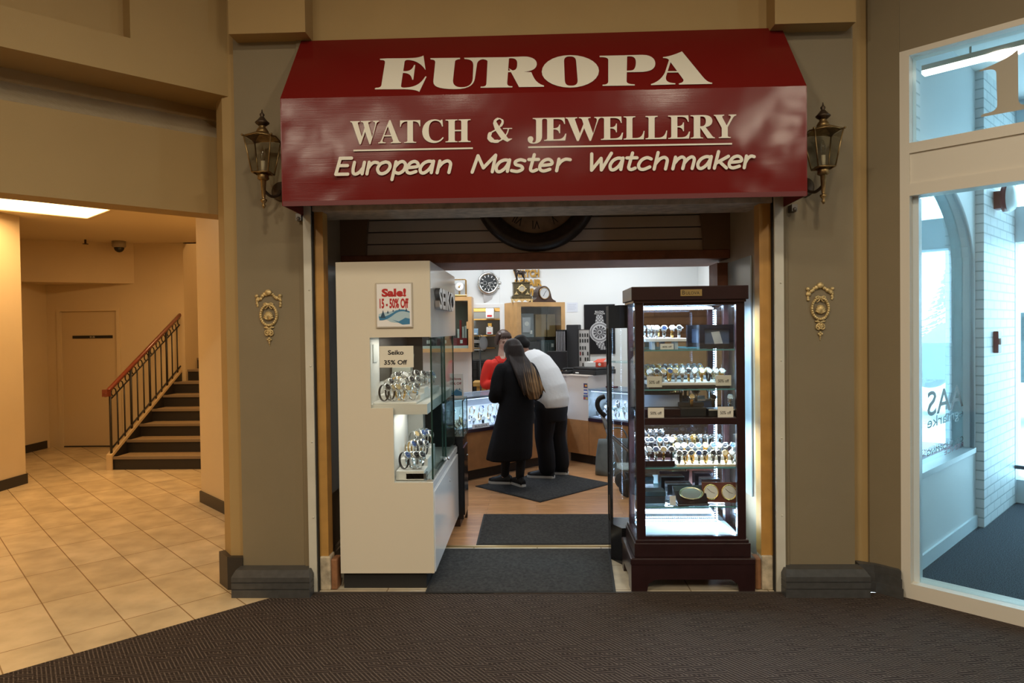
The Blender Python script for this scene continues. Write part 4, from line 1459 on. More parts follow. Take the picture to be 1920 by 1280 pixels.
# =================================================================== STAIR LOBBY
BLK = mat('black_stair_paint', (0.022, 0.018, 0.016), 0.45)
TREAD = mat('tan_stair_tread', (0.26, 0.18, 0.10), 0.5, noise=0.15, nscale=20)
RAILW = mat('mahogany_rail', (0.16, 0.035, 0.018), 0.3, coat=0.3)
st_x0, st_x1 = -4.86, cl0.x - 0.005
st_y, st_r, st_t, NS = 3.63, 0.151, 0.272, 13
t = thing('staircase', 'black staircase with tan treads rising out of the lobby', 'stairs', (st_x0, st_y, 0))
for k in range(NS):
    mb = MB(); mb.box((0, k * st_t, 0 if k == 0 else (k - 1) * st_r), (st_x1 - st_x0, (k + 1) * st_t + .02, (k + 1) * st_r - .012))
    s_ = obj('step', mb, BLK, t)
    mb = MB(); mb.box((0.03, k * st_t + .012, (k + 1) * st_r - .012), (st_x1 - st_x0, (k + 1) * st_t + .02, (k + 1) * st_r - .002)); 
    obj('tread', mb, TREAD, s_)
    mb = MB(); mb.box((0, k * st_t - .015, (k + 1) * st_r - .03), (st_x1 - st_x0, k * st_t + .014, (k + 1) * st_r))
    obj('nosing', mb, mat('worn_pale_nosing', (0.20, 0.15, 0.10), 0.5), s_)
mb = MB()
sl = st_r / st_t
mb.poly_ext([[(-.03, 0), (-.03, .16), (NS * st_t, .16 + (NS * st_t + .03) * sl), (NS * st_t, NS * st_t * sl - .14), (.12, 0)]], (-.045, 0, 0), (0, 1, 0), (0, 0, 1), (1, 0, 0), .045)
obj('stringer', mb, BLK, t)
mb = MB(); mb.poly_ext([[(-.035, 0), (-.035, .175), (NS * st_t, .175 + (NS * st_t + .035) * sl), (NS * st_t, .15 + (NS * st_t + .03) * sl), (-.015, .15), (-.015, 0)]], (-.06, 0, 0), (0, 1, 0), (0, 0, 1), (1, 0, 0), .065)
obj('stringer_cap', mb, mat('cream_stringer_edge', (0.55, 0.42, 0.25), 0.5), t)
r = thing('stair_railing', 'black metal stair railing with ring frieze and mahogany handrail', 'railing', (st_x0 - .02, st_y, 0))
z_lo = lambda y: .165 + (y + .03) * sl + .05
z_hi = lambda y: .93 + y * sl - .03
mb = MB(); mb.tube([(0, -.01, z_lo(0)), (0, NS * st_t, z_lo(NS * st_t))], .011, 6); obj('lower_rail', mb, BLK, r)
mb = MB(); mb.tube([(0, -.01, z_hi(0) - .1), (0, NS * st_t, z_hi(NS * st_t) - .1)], .009, 6); mb.tube([(0, -.01, z_hi(0)), (0, NS * st_t, z_hi(NS * st_t))], .009, 6); obj('upper_rail', mb, BLK, r)
mb = MB(); mb.tube([(0, -.09, z_hi(0) - .035), (0, -.02, z_hi(0) + .02), (0, NS * st_t, z_hi(NS * st_t) + .03)], .032, 10, flat=.8)
mb.box((-.03, -.10, z_hi(0) - .05), (.03, -.03, z_hi(0) + .03))
obj('handrail', mb, RAILW, r)
nb = 26
for k in range(nb):
    y = .0 + k * (NS * st_t) / nb
    big = k % 3 == 0
    mb = MB(); mb.tube([(0, y, z_lo(y) - .05), (0, y, z_hi(y) - (0 if big else .1))], .014 if big else .0085, 6)
    obj('post' if big else 'baluster', mb, BLK, r)
    yc = y + .5 * NS * st_t / nb
    mb = MB(); mb.tube([(0, yc + .045 * cos(2 * pi * q / 12), z_hi(yc) - .05 + .045 * sin(2 * pi * q / 12)) for q in range(12)], .007, 6, closed=True)
    obj('ring', mb, BLK, r)

A0 = Vector((-4.126, 2.571, 0)); B0 = Vector((-4.724, 3.081, 0))
u_ = (B0 - A0).normalized(); v_ = Vector((u_.y, -u_.x, 0))
v_ = -v_ if v_.y > 0 else v_
c0 = A0 + u_ * .39 + v_ * .75
t = thing('ceiling_light', 'bright recessed fluorescent panel in the lobby ceiling', 'light', (c0.x, c0.y, LZ), math.atan2(v_.y, v_.x))
mb = MB()
mb.box((-.78, -.40, -.02), (-.73, .40, 0)); mb.box((.73, -.40, -.02), (.78, .40, 0)); mb.box((-.73, -.40, -.02), (.73, -.36, 0)); mb.box((-.73, .36, -.02), (.73, .40, 0))
obj('frame', mb, CREAM, t)
for k in range(2):
    mb = MB(); mb.box((-.73, -.36 + k * .365, -.012), (.73, -.005 + k * .365, -.002))
    obj('diffuser', mb, emis('warm_panel_glow', (1, 0.66, 0.30), 5.5), t)

p = aZ(223, 452, LZ)
t = thing('security_camera', 'small dark dome security camera on the lobby ceiling', 'camera', (p.x, p.y, LZ))
mb = MB(); mb.lathe([(.085, 0), (.085, -.07), (.07, -.085)], 20); obj('housing', mb, mat('grey_camera_housing', (0.30, 0.26, 0.2), 0.4), t)
mb = MB(); mb.ell((0, 0, -.09), (.062, .062, .06), 16, 10); obj('dome', mb, mat('smoked_dome', (0.02, 0.02, 0.02), 0.1), t)
p = aZ(160, 449, LZ)
t = thing('sprinkler', 'tiny fire sprinkler head on the lobby ceiling', 'sprinkler', (p.x, p.y, LZ))
mb = MB(); mb.cyl((0, 0, -.05), .012, .05, 10); obj('pipe', mb, BRASSD, t)
mb = MB(); mb.cyl((0, 0, -.06), .035, .006, 14); obj('deflector', mb, BRASSD, t)

# =================================================================== WRISTWATCHES
STEEL = mat('polished_steel', (0.72, 0.72, 0.70), 0.16, 1.0)
STEELD = mat('dark_steel', (0.25, 0.25, 0.25), 0.22, 1.0)
GOLD = mat('polished_gold', (0.80, 0.52, 0.18), 0.2, 1.0)
LEATH = mat('black_leather', (0.02, 0.018, 0.017), 0.45)
DIALS = {'black': mat('black_dial', (0.02, 0.02, 0.025), 0.2), 'white': mat('white_dial', (0.82, 0.82, 0.80), 0.3), 'blue': mat('blue_dial', (0.03, 0.07, 0.22), 0.2), 'champagne': mat('champagne_dial', (0.60, 0.45, 0.22), 0.3)}
BANDM = {'steel': STEEL, 'gold': GOLD, 'two_tone': GOLD, 'black': LEATH}
_W = {}


def watch_mesh(kind, what):
    key = (kind, what)
    if key in _W:
        return _W[key]
    mb = MB()
    ry, rz = 0.027, 0.037
    n = 30
    loop = [(0, -ry * cos(2 * pi * k / n), rz + 0.002 + rz * sin(2 * pi * k / n)) for k in range(n)]
    a = radians(42)
    c = Vector((0, -ry * cos(a), rz + 0.002 + rz * sin(a)))
    nrm = Vector((0, -cos(a) / ry, sin(a) / rz)).normalized()
    ez = Vector((0, nrm.z, -nrm.y))
    if ez.z < 0:
        ez = -ez
    Mx = Matrix.Translation(c) @ Matrix((( 1, 0, 0, 0), (0, ez.y, nrm.y, 0), (0, ez.z, nrm.z, 0), (0, 0, 0, 1)))
    if what == 'band':
        mb.tube(loop, 0.0016, 6, closed=True, up=(1, 0, 0), flat=4.6, smooth=False)
        if kind != 'black':      # link gaps: raised centre links
            for k in range(n):
                if k % 2:
                    continue
                p, q = Vector(loop[k]), Vector(loop[(k + 1) % n])
                mb.tube([p, q], 0.0022, 4, up=(1, 0, 0), flat=1.8, smooth=False)
        m = mb.mesh('watch_band_' + kind, BANDM[kind])
    elif what == 'case':
        mb.M = Mx
        mb.lathe([(0.013, -0.004), (0.0185, -0.002), (0.0195, 0.002), (0.0185, 0.0055), (0.0160, 0.0065), (0.0152, 0.0055)], 24)
        mb.cyl((0.019, 0, 0), 0.0028, 0.005, 8, 'x')
        for sx in (-1, 1):
            for sy in (-1, 1):
                mb.box((sx * .006, sy * .014, -.003), (sx * .011, sy * .021, .002))
        m = mb.mesh('watch_case_' + kind, GOLD if kind == 'gold' else STEEL)
    else:
        mb.M = Mx
        mb.lathe([(0.0153, 0.0058), (0.0, 0.0058)], 24)
        mb.cur = 1
        for k in range(12):
            t = 2 * pi * k / 12
            e = Vector((cos(t), sin(t), 0))
            q = Vector((-sin(t), cos(t), 0)) * .0007
            o = Vector((0, 0, 0.0061))
            mb.add([o + e * .0105 - q, o + e * .0105 + q, o + e * .0138 + q, o + e * .0138 - q], [(0, 3, 2, 1), (0, 1, 2, 3)])
        for t, L in ((radians(150), .008), (radians(30), .012)):
            e = Vector((cos(t), sin(t), 0)); q = Vector((-sin(t), cos(t), 0)) * .0007; o = Vector((0, 0, .0064))
            mb.add([o - q, o + q, o + e * L], [(0, 1, 2), (0, 2, 1)])
        m = mb.mesh('watch_dial_' + kind, [DIALS[kind], DIALS['white' if kind in ('black', 'blue') else 'black']])
    _W[key] = m
    return m


def watch(p, rz, band, dial, label, group, sc=1.0, parts=True, tilt=0.0, cat='watch'):
    t = thing('wristwatch', label, cat, p, rz, group)
    t.scale = (sc, sc, sc)
    t.rotation_euler = (tilt, 0, rz)
    link('band', watch_mesh(band, 'band'), t)
    link('case', watch_mesh('gold' if band == 'gold' else 'steel', 'case'), t)
    link('dial', watch_mesh(dial, 'dial'), t)
    return t


BWORD = {'steel': 'steel', 'gold': 'gold', 'two_tone': 'gold-toned', 'black': 'black strap'}

# =================================================================== WHITE SHOWCASE
LAM = mat('cream_white_laminate', (0.74, 0.68, 0.56), 0.32, spec=0.45)
LAMW = mat('white_gloss_laminate', (0.75, 0.74, 0.72), 0.12, spec=0.55)
TRAYW = mat('white_tray', (0.82, 0.81, 0.77), 0.35)
CHROME = mat('brushed_chrome', (0.6, 0.6, 0.6), 0.18, 1.0)
BLACKG = mat('gloss_black', (0.012, 0.012, 0.014), 0.15)
BLACKM = mat('matt_black', (0.018, 0.018, 0.019), 0.5)
GEDGE = mat('green_glass_edge', (0.03, 0.08, 0.065), 0.1, spec=0.7)
WX0 = aY(634, 780, 0).x
WX1 = aY(810, 780, 0).x
WD = 1.27
WZ0, WZ1 = 0.10, aY(720, 490, 0).z
ux0 = aY(694, 700, 0).x; lx0 = aY(738, 830, 0).x
zu1, zu0 = aY(750, 632, 0).z, aY(750, 765, 0).z
zl0 = aY(770, 905, 0).z
L0 = Vector((WX0, 0, 0))
white = thing('display_cabinet', 'tall cream white showcase with stepped glass window at the shop entrance', 'display cabinet', L0)


def WB(o=L0):
    mb = MB(); mb.M = Matrix.Translation(-Vector(o)); return mb


mb = WB(); mb.box((WX0 + .01, 0.03, 0), (aY(800, 1090, 0.03).x, WD - .05, WZ0)); obj('plinth', mb, BLACKM, white)
mb = WB(); mb.poly_ext([[(WX0, WZ0), (WX1, WZ0), (WX1, zl0), (lx0, zl0), (lx0, zu0), (ux0, zu0), (ux0, zu1), (WX1, zu1), (WX1, WZ1), (WX0, WZ1)]], (0, 0.022, 0), (1, 0, 0), (0, 0, 1), (0, -1, 0), 0.022)
obj('front_panel', mb, LAM, white)
mb = WB(); mb.box((WX0, 0.022, WZ0), (ux0 - .012, WD, WZ1)); mb.box((ux0 - .012, .022, WZ0), (lx0 - .012, WD, zu0 - .02)); mb.box((ux0 - .012, .022, zu1), (WX1 - .012, WD, WZ1)); mb.box((lx0 - .012, .022, WZ0), (WX1 - .012, WD, zl0))
obj('carcass', mb, TRAYW, white)
for za_, zb_ in ((zu1 - .004, WZ1), (WZ0 + .50, zl0)):
    mb = WB(); mb.box((WX1 - .012, 0.022, za_), (WX1, WD, zb_)); obj('side_fascia', mb, LAMW, white)
mb = WB(); mb.bbox((WX1 - .012, 0.024, WZ0), (WX1 + .006, WD - .004, WZ0 + .485), 0.003)
dr_ = obj('door', mb, LAMW, white)
mb = WB(); mb.lathe([(.011, 0), (.011, .006), (.0, .007)], 14, 'x', (WX1 + .006, .72, WZ0 + .40)); obj('lock', mb, CHROME, dr_)
mb = WB(); mb.box((WX1 - .04, .03, zl0), (WX1 - .008, WD, zl0 + .012)); mb.box((WX1 - .03, .03, zl0 + .012), (WX1 - .026, WD, zl0 + .02)); obj('sliding_track', mb, mat('satin_aluminium', (0.62, 0.62, 0.60), 0.3, 0.9), white)
mb = WB(); mb.tube([(WX1 - .005, .62, zl0 + .03), (WX1 + .02, .62, zl0 + .03)], .012, 10); mb.tube([(WX1 - .005, .585, zl0 + .028), (WX1 - .005, .66, zl0 + .028)], .01, 8); obj('glass_lock', mb, CHROME, white)
mb = WB(); mb.box((lx0 - .01, .026, zl0), (WX1 - .002, .031, zu1)); mb.box((ux0 - .01, .026, zu0), (lx0 - .01, .031, zu1)); obj('front_glass', mb, GLASS, white)
for ya, yb_, xo in ((.034, .66, -.006), (.60, WD, -.020)):
    mb = WB(); mb.box((WX1 + xo - .005, ya, zl0 + .014), (WX1 + xo, yb_, zu1)); obj('sliding_glass', mb, GLASSG, white)
mb = WB()
for y_, x_ in ((.030, WX1 - .004), (.655, WX1 - .006), (.605, WX1 - .020), (WD - .006, WX1 - .02)):
    mb.box((x_ - .006, y_ - .004, zl0 + .014), (x_ + .003, y_ + .004, zu1))
obj('glass_edge', mb, GEDGE, white)
# inside: upper shelf, backs, tray steps
zs0, zs1 = aY(760, 777, .03).z, aY(760, 758, .03).z
mb = WB(); mb.box((ux0 - .012, .034, zs0), (aY(801, 770, .034).x, WD - .03, zs1)); obj('upper_shelf', mb, TRAYW, white)
mb = WB(); mb.box((lx0 - .01, .52, zl0), (WX1 - .14, .53, zs0)); obj('backing_panel', mb, mat('grey_backing_board', (0.30, 0.30, 0.27), 0.5), white)
mb = WB(); mb.box((ux0 - .012, WD - .02, zl0), (WX1 - .015, WD - .01, zs0)); obj('lower_back', mb, mat('near_black_back_panel', (0.012, 0.016, 0.016), 0.25), white)
mb = WB(); mb.box((ux0 - .012, WD - .02, zs1), (ux0 + .11, WD - .01, zu1)); mb.box((ux0 - .011, .3, zs1 + .12), (ux0 - .008, WD - .02, zu1)); obj('upper_back', mb, mat('charcoal_back_panel', (0.06, 0.055, 0.05), 0.4), white)
U_STEPS = [(.05, .20, 0), (.20, .35, .03), (.35, .52, .06), (.52, .74, .04), (.74, 1.05, .02)]
L_STEPS = [(.05, .20, 0), (.20, .35, .045), (.35, .51, .09)]
for x0, x1, st, zb in ((ux0 + .0, WX1 - .10, U_STEPS, zs1), (lx0 + .0, WX1 - .06, L_STEPS, zl0 + .05)):
    for y0, y1, dz_ in st:
        mb = WB(); mb.bbox((x0, y0, zb - .045 if zb < .8 else zb), (x1, y1 - .004, zb + dz_ + .012), .004); obj('riser', mb, TRAYW, white)
mb = WB(); mb.box((WX1 - .17, .05, zl0 + .012), (WX1 - .05, .12, zl0 + .045)); obj('glass_riser', mb, mat('smoky_acrylic', (0.10, 0.10, 0.10), 0.1), white)
# chrome letters on the side
cu = bpy.data.curves.new('side_letters', 'FONT'); cu.body = 'SEIKO'; cu.size = 1; cu.extrude = .10; cu.offset = .03; cu.resolution_u = 3
oo = bpy.data.objects.new('side_letters', cu); COL.objects.link(oo); bpy.context.view_layer.update()
me = bpy.data.meshes.new_from_object(oo.evaluated_get(bpy.context.evaluated_depsgraph_get()))
wv = max(v.co.x for v in me.vertices)
mb = WB(); ys, ye, zc, hh = .17, .95, 1.755, .128
mb.add([(WX1 + .018 + v.co.z * .14, ys + v.co.x / wv * (ye - ys), zc - hh / 2 + v.co.y * hh / .73) for v in me.vertices], [list(p.vertices) for p in me.polygons])
bpy.data.objects.remove(oo); bpy.data.meshes.remove(me)
obj('chrome_lettering', mb, mat('dark_chrome', (0.50, 0.50, 0.50), 0.3, 1.0), white)
area('showcase_lamp', (ux0 + .12, .35, zu1 - .01), .18, 1.6, (1, 0.93, 0.80), size_y=.5)
area('showcase_lower_lamp', (lx0 + .08, .25, zs0 - .01), .12, 1.0, (1, 0.95, 0.86), size_y=.35)

# watches on the steps (loops seen from the side, dials toward the aisle)
rr = random.Random(11)
nm_step = ['front step', 'second step', 'third step', 'fourth step', 'rear step']
for tier, (x0, x1, st, zb, cnt) in (('upper', (ux0 + .04, WX1 - .13, U_STEPS, zs1, [6, 6, 6, 6, 6])), ('lower', (lx0 + .035, WX1 - .09, L_STEPS, zl0 + .05, [5, 5, 5]))):
    for si, (y0, y1, dz_) in enumerate(st):
        n = cnt[si]
        ra = rr.uniform(55, 70)
        for k in range(n):
            x = x0 + (x1 - x0) * (k + .5) / n + rr.uniform(-.008, .008)
            band = rr.choice(['steel'] * 6 + ['two_tone', 'black']); dial = rr.choice(['black', 'white', 'blue', 'black', 'champagne'])
            watch((x, (y0 + y1) / 2 + (.03 if k % 2 else -.02), zb + dz_ + .012), radians(ra + rr.uniform(-2, 2)), band, dial,
                  '%s wristwatch, %s from the aisle glass, %s of %s white showcase tray' % (BWORD[band], ORD[n - 1 - k], nm_step[si], tier),
                  'watches in the %s tray of the white showcase' % tier, sc=1.34 * rr.uniform(.93, 1.05))

# signs on and in the white showcase
a, b = aY(705, 615, -.012), aY(773, 529, -.012)
SGN = mat('sign_card_white', (0.88, 0.87, 0.87), 0.4)
REDT = mat('red_print', (0.50, 0.02, 0.02), 0.5)
BLKT = mat('black_print', (0.012, 0.012, 0.014), 0.5)
t = thing('sale_sign', 'framed sale poster with red lettering and snowy landscape on white showcase front', 'sign', (a.x, 0, a.z))
sw, sh = b.x - a.x, b.z - a.z
mb = MB(); mb.bbox((0, -.012, 0), (sw, -.0005, sh), .003); obj('acrylic_holder', mb, mat('warm_clear_plastic', (0.55, 0.50, 0.42), 0.1, spec=.6), t)
mb = MB(); mb.box((.008, -.0135, .008), (sw - .008, -.012, sh - .008)); obj('card', mb, SGN, t)
mb = MB(); text(mb, 'Sale!', (sw * .5, -.0145, sh * .70), EX, EZ, sh * .165, width=sw * .66, bold=.05); text(mb, '15 - 50% Off', (sw * .5, -.0145, sh * .445), EX, EZ, sh * .205, width=sw * .78, bold=.04)
obj('lettering', mb, REDT, t)
blues = [mat('pale_snow_blue', (0.45, 0.62, 0.72), .5), mat('river_blue', (0.05, 0.22, 0.42), .5), mat('pine_blue', (0.03, 0.08, 0.14), .5)]
mb = MB()
SC_ = lambda x, y: Vector((sw * x, -.0145, sh * y))
for ci, ps in ((0, 'M.08,.30 C.2,.36 .4,.34 .55,.40 L.92,.34 L.92,.10 C.7,.12 .5,.10 .38,.14 C.3,.2 .2,.2 .08,.22'), (1, 'M.08,.26 C.25,.22 .4,.30 .55,.38 C.7,.43 .8,.40 .92,.36 L.92,.33 C.75,.38 .65,.38 .52,.31 C.4,.24 .3,.16 .1,.17'), (1, 'M.45,.18 L.62,.14 L.80,.22 L.92,.20 L.92,.08 L.72,.07 C.65,.10 .6,.12 .45,.18'), (2, 'M.12,.22 L.18,.34 L.2,.40 L.22,.34 L.27,.22'), (2, 'M.30,.32 L.33,.39 L.36,.32'), (2, 'M.45,.36 L.475,.41 L.50,.36'), (2, 'M.62,.39 L.64,.43 L.66,.39'), (2, 'M.80,.36 L.83,.44 L.86,.36')):
    mb.cur = ci
    flat_poly(mb, [path(ps)], (lambda x, y, o=ci: SC_(x, y) + Vector((0, -.0003 * o, 0))), Vector((0, -1, 0)))
obj('landscape_print', mb, blues, t)

a, b = aY(712, 689, .020), aY(775, 648, .020)
a, b = aY(712, 689, .019), aY(775, 648, .019)
t = thing('price_sign', 'cream card with brand and discount hanging inside the upper showcase window', 'sign', (a.x, .019, a.z))
sw, sh = b.x - a.x, b.z - a.z
mb = MB(); mb.box((0, 0, 0), (sw, .002, sh)); obj('card', mb, mat('cream_card', (0.80, 0.77, 0.66), .6), t)
mb = MB(); text(mb, 'Seiko', (sw * .48, -.001, sh * .60), EX, EZ, sh * .21, width=sw * .46, bold=.025); text(mb, '35% Off', (sw * .47, -.001, sh * .14), EX, EZ, sh * .21, width=sw * .68, bold=.025)
obj('lettering', mb, BLKT, t)
mb = MB(); mb.box((ux0 - .010, .12, 1.36), (ux0 - .006, .24, 1.47)); one('card_sign', mb, mat('pale_card', (0.66, 0.68, 0.66), .5), 'small pale card fixed to the inner wall of the white showcase', 'card')
p = (ux0 + .02, 1.0, zs1)
t = thing('instrument_box', 'pale grey box with open lid behind the watches in the white showcase', 'box', (ux0 + .0, .62, zs1 + .062))
mb = MB(); mb.bbox((.0, 0, 0), (.13, .09, .13), .004); obj('box_body', mb, mat('pale_green_grey_box', (0.42, 0.44, 0.38), .5), t)
mb = MB(); mb.M = Matrix.Translation((.0, .09, .13)) @ Matrix.Rotation(radians(55), 4, 'X'); mb.bbox((0, 0, 0), (.13, .1, .008), .002); obj('lid', mb, MATS['pale_green_grey_box'], t)

# =================================================================== DARK WOOD CABINET WITH LED LIGHT
MAH = mat('dark_mahogany', (0.022, 0.008, 0.009), 0.28, noise=0.15, nscale=14, coat=0.3)
BX0, BX1 = aY(1192, 700, 0.0).x, aY(1397, 700, 0.0).x
CX0, CX1 = aY(1184, 548, -.03).x, aY(1404, 548, -.03).x
BD = .36
zc1, zc0 = aY(1290, 536, -.03).z, aY(1290, 562, -.03).z
zo1, zo0 = aY(1290, 572, 0).z, aY(1290, 1005, 0).z
zm1, zm0 = aY(1290, 783, 0).z, aY(1290, 796, 0).z
zb1, zb0 = aY(1290, 1016, 0).z, .150
PW = .05
LB = Vector((BX0, 0, 0))
bul = thing('display_cabinet', 'dark mahogany glass display cabinet lit inside by LED strips', 'display cabinet', LB)


def BB(): return WB(LB)


mb = BB(); mb.bbox((CX0, -.03, zc0), (CX1, BD + .02, zc1), .004); mb.box((CX0 + .012, -.018, zc0 - .014), (CX1 - .012, BD, zc0)); obj('crown', mb, MAH, bul)
for x_, y_ in ((BX0, 0), (BX1 - PW, 0)):
    mb = BB(); mb.bbox((x_, y_, zb1), (x_ + PW, y_ + .035, zc0 - .01), .003); obj('post', mb, MAH, bul)
for x_ in (BX0, BX1 - .035):
    mb = BB(); mb.bbox((x_, BD - .035, zb1), (x_ + .035, BD, zc0 - .01), .003); obj('post', mb, MAH, bul)
mb = BB(); mb.box((BX0 + PW, .002, zo1), (BX1 - PW, .03, zc0)); obj('top_rail', mb, MAH, bul)
mb = BB(); mb.bbox((BX0 + PW, -.002, zm0), (BX1 - PW, BD - .04, zm1), .003); obj('middle_rail', mb, MAH, bul)
mb = BB(); mb.box((BX0 + PW, .002, zb1), (BX1 - PW, .03, zo0)); obj('lower_rail', mb, MAH, bul)
zq = .225
mb = BB(); mb.bbox((BX0 - .02, -.022, .20), (BX1 + .02, BD + .01, zb1), .004); mb.bbox((BX0 - .012, -.014, zb1 - .004), (BX1 + .012, BD + .005, zb1 + .018), .004); obj('base_box', mb, MAH, bul)
px0, px1 = aY(1184, 1080, -.045).x, aY(1416, 1080, -.045).x
mb = BB(); mb.bbox((px0 - .004, -.045, .16), (px1 + .004, BD + .02, .20), .006)
ft = [(px0, 0), (px0 + .09, 0), (px0 + .10, .05), (px0 + .14, .075), (px1 - .14, .075), (px1 - .10, .05), (px1 - .09, 0), (px1, 0), (px1, .165), (px0, .165)]
mb.poly_ext([ft], (0, -.02, 0), (1, 0, 0), (0, 0, 1), (0, -1, 0), .022)
for x_ in (px0, px1 - .022):
    mb.poly_ext([[(-.02, 0), (.07, 0), (.08, .06), (BD - .06, .06), (BD - .05, 0), (BD + .015, 0), (BD + .015, .165), (-.02, .165)]], (x_, 0, 0), (0, 1, 0), (0, 0, 1), (1, 0, 0), .022)
obj('plinth', mb, MAH, bul)
mb = BB(); mb.box((BX0 + PW - .004, .016, zm1), (BX1 - PW + .004, .020, zo1)); obj('upper_glass', mb, GLASS, bul)
mb = BB(); mb.box((BX0 + PW - .004, .016, zo0), (BX1 - PW + .004, .020, zm0)); obj('lower_glass', mb, GLASS, bul)
for x_ in (BX0 + .006, BX1 - .01):
    mb = BB(); mb.box((x_, .036, zb1 + .02), (x_ + .004, BD - .036, zc0 - .01)); obj('side_glass', mb, GLASS, bul)
mb = BB(); mb.box((BX0 + .03, BD - .012, zb1 + .01), (BX1 - .03, BD - .006, zc0 - .01)); obj('mirror_back', mb, mat('dim_mirror', (0.60, 0.62, 0.66), .03, 1.0), bul)
LEDW = emis('cool_led', (0.46, 0.70, 1.0), 60)
TAPE = mat('white_led_tape', (0.7, 0.72, 0.75), .5)
zbtm = zo0 - .005
mb = BB(); mb.box((BX0 + .03, .03, zbtm - .01), (BX1 - .03, BD - .014, zbtm)); obj('cabinet_floor', mb, mat('pale_gloss_floor', (0.55, 0.58, 0.62), .12), bul)


def led(p, q, n, nrm):
    p, q, nrm = Vector(p), Vector(q), Vector(nrm)
    d = (q - p).normalized(); s_ = d.cross(nrm) * .005
    mb = BB(); mb.add([p - s_, p + s_, q + s_, q - s_, p - s_ + nrm * .002, p + s_ + nrm * .002, q + s_ + nrm * .002, q - s_ + nrm * .002], [(0, 1, 2, 3), (4, 7, 6, 5), (0, 4, 5, 1), (1, 5, 6, 2), (2, 6, 7, 3), (3, 7, 4, 0)])
    o = obj('led_strip', mb, TAPE, bul)
    mb = BB()
    for k in range(n):
        mb.ell(p.lerp(q, (k + .5) / n) + nrm * .003, .0044, 6, 4)
    obj('led_dots', mb, LEDW, o, 'row of glowing cool white LED dots')


xr = BX1 - .095
led((BX0 + .035, BD - .03, zo1 - .012), (xr, BD - .03, zo1 - .012), 40, (0, -1, 0))
led((BX0 + .035, .045, zo1 + .012), (BX1 - .05, .045, zo1 + .012), 44, (0, 0, -1))
led((xr + .01, BD - .035, zm1 + .01), (xr + .01, BD - .035, zo1 - .02), 44, (0, -1, 0))
led((xr + .01, BD - .035, zbtm + .01), (xr + .01, BD - .035, zm0 - .01), 44, (0, -1, 0))
led((BX0 + .035, BD - .04, zbtm + .012), (xr + .01, BD - .04, zbtm + .012), 42, (0, -.6, .8))
led((xr + .012, BD - .05, zbtm + .006), (BX1 - .05, .04, zbtm + .006), 30, (-.4, 0, .9))
led((BX0 + .012, .05, zbtm + .02), (BX0 + .012, .05, zo1 - .02), 90, (1, 0, 0))
area('cabinet_led_fill', ((BX0 + BX1) / 2, .18, zo1 + .004), .5, 22, (0.62, 0.80, 1.0), size_y=.1)
area('cabinet_led_fill', ((BX0 + BX1) / 2, .2, zm0 - .004), .5, 19, (0.66, 0.82, 1.0), size_y=.1)
area('cabinet_led_fill', ((BX0 + BX1) / 2, .2, zbtm + .02), .5, 12, (0.62, 0.80, 1.0), rot=(pi, 0, 0), size_y=.1)
area('cabinet_led_fill', (BX1 - .03, .18, .85), .9, 1.3, (0.55, 0.78, 1.0), rot=(0, -pi / 2, 0), size_y=.06)
area('cabinet_led_fill', ((BX0 + BX1) / 2, .2, zbtm + .20), .5, 7, (0.60, 0.79, 1.0), size_y=.05)  # added fill with no strip at this height, brightens the cabinet floor
SHG = glass('pale_shelf_glass', (0.85, 0.95, 0.95), .08)
shz = [aY(1290, 655, .03).z, aY(1290, 729, .03).z, aY(1290, 876, .03).z, aY(1290, 949, .03).z]
for z_ in shz:
    mb = BB(); mb.box((BX0 + .014, .03, z_ - .008), (BX1 - .014, BD - .014, z_)); sg = obj('glass_shelf', mb, SHG, bul)
    mb = BB(); mb.box((BX0 + .04, .028, z_ - .008), (BX1 - .04, .030, z_)); obj('shelf_edge', mb, mat('teal_glass_edge', (0.10, 0.30, 0.32), .15), sg)
a, b = aY(1276, 555, -.032), aY(1316, 542, -.032)
mb = BB(); mb.box((a.x, -.034, a.z), (b.x, -.03, b.z)); np_ = obj('name_plate', mb, mat('brass_plate', (0.42, 0.30, 0.12), .35, .7), bul)
mb = BB(); w_ = b.x - a.x
text(mb, 'B', (a.x + w_ * .14, -.0345, a.z + .009), EX, EZ, .0245); text(mb, 'ULOVA', (a.x + w_ * .25, -.0345, a.z + .009), EX, EZ, .018, width=w_ * .63, align='l'); obj('lettering', mb, BLKT, np_)

# ---- what stands inside it
IX0, IX1 = BX0 + PW, BX1 - PW


def card(px0, py0, px1, py1, y, txt, label, hfrac=.30, name='price_card', m=None):
    a, b = aY(px0, py1, y), aY(px1, py0, y)
    t = thing(name, label, 'price card', (a.x, y, a.z), group='discount cards in the dark cabinet')
    w_, h_ = b.x - a.x, b.z - a.z
    mb = MB(); mb.box((0, 0, 0), (w_, .0015, h_)); obj('card', mb, m or SGN, t)
    mb = MB(); text(mb, txt, (w_ * .5, -.0008, h_ * .32), EX, EZ, h_ * hfrac, width=w_ * .70, bold=.01); obj('lettering', mb, BLKT, t)
    return t


CARD = mat('warm_white_card', (0.72, 0.70, 0.62), .55)
z1, z2, z3, z4 = shz
card(1238, 644, 1263, 655, .06, '40% off', 'small folded discount card under white riser on the top shelf', m=CARD)
card(1213, 705, 1241, 726, .021, '50% off', 'discount card on the watch tray at the aisle end of the second shelf', m=CARD)
card(1342, 703, 1371, 723, .021, '50% off', 'discount card on the watch tray at the jamb end of the second shelf', m=CARD)
card(1215, 764, 1245, 783, .012, '50% off', 'discount card in front of the long pale box above the middle rail', m=CARD)
card(1346, 762, 1375, 783, .012, '50% off', 'discount card before the black watch box above the middle rail', m=CARD)
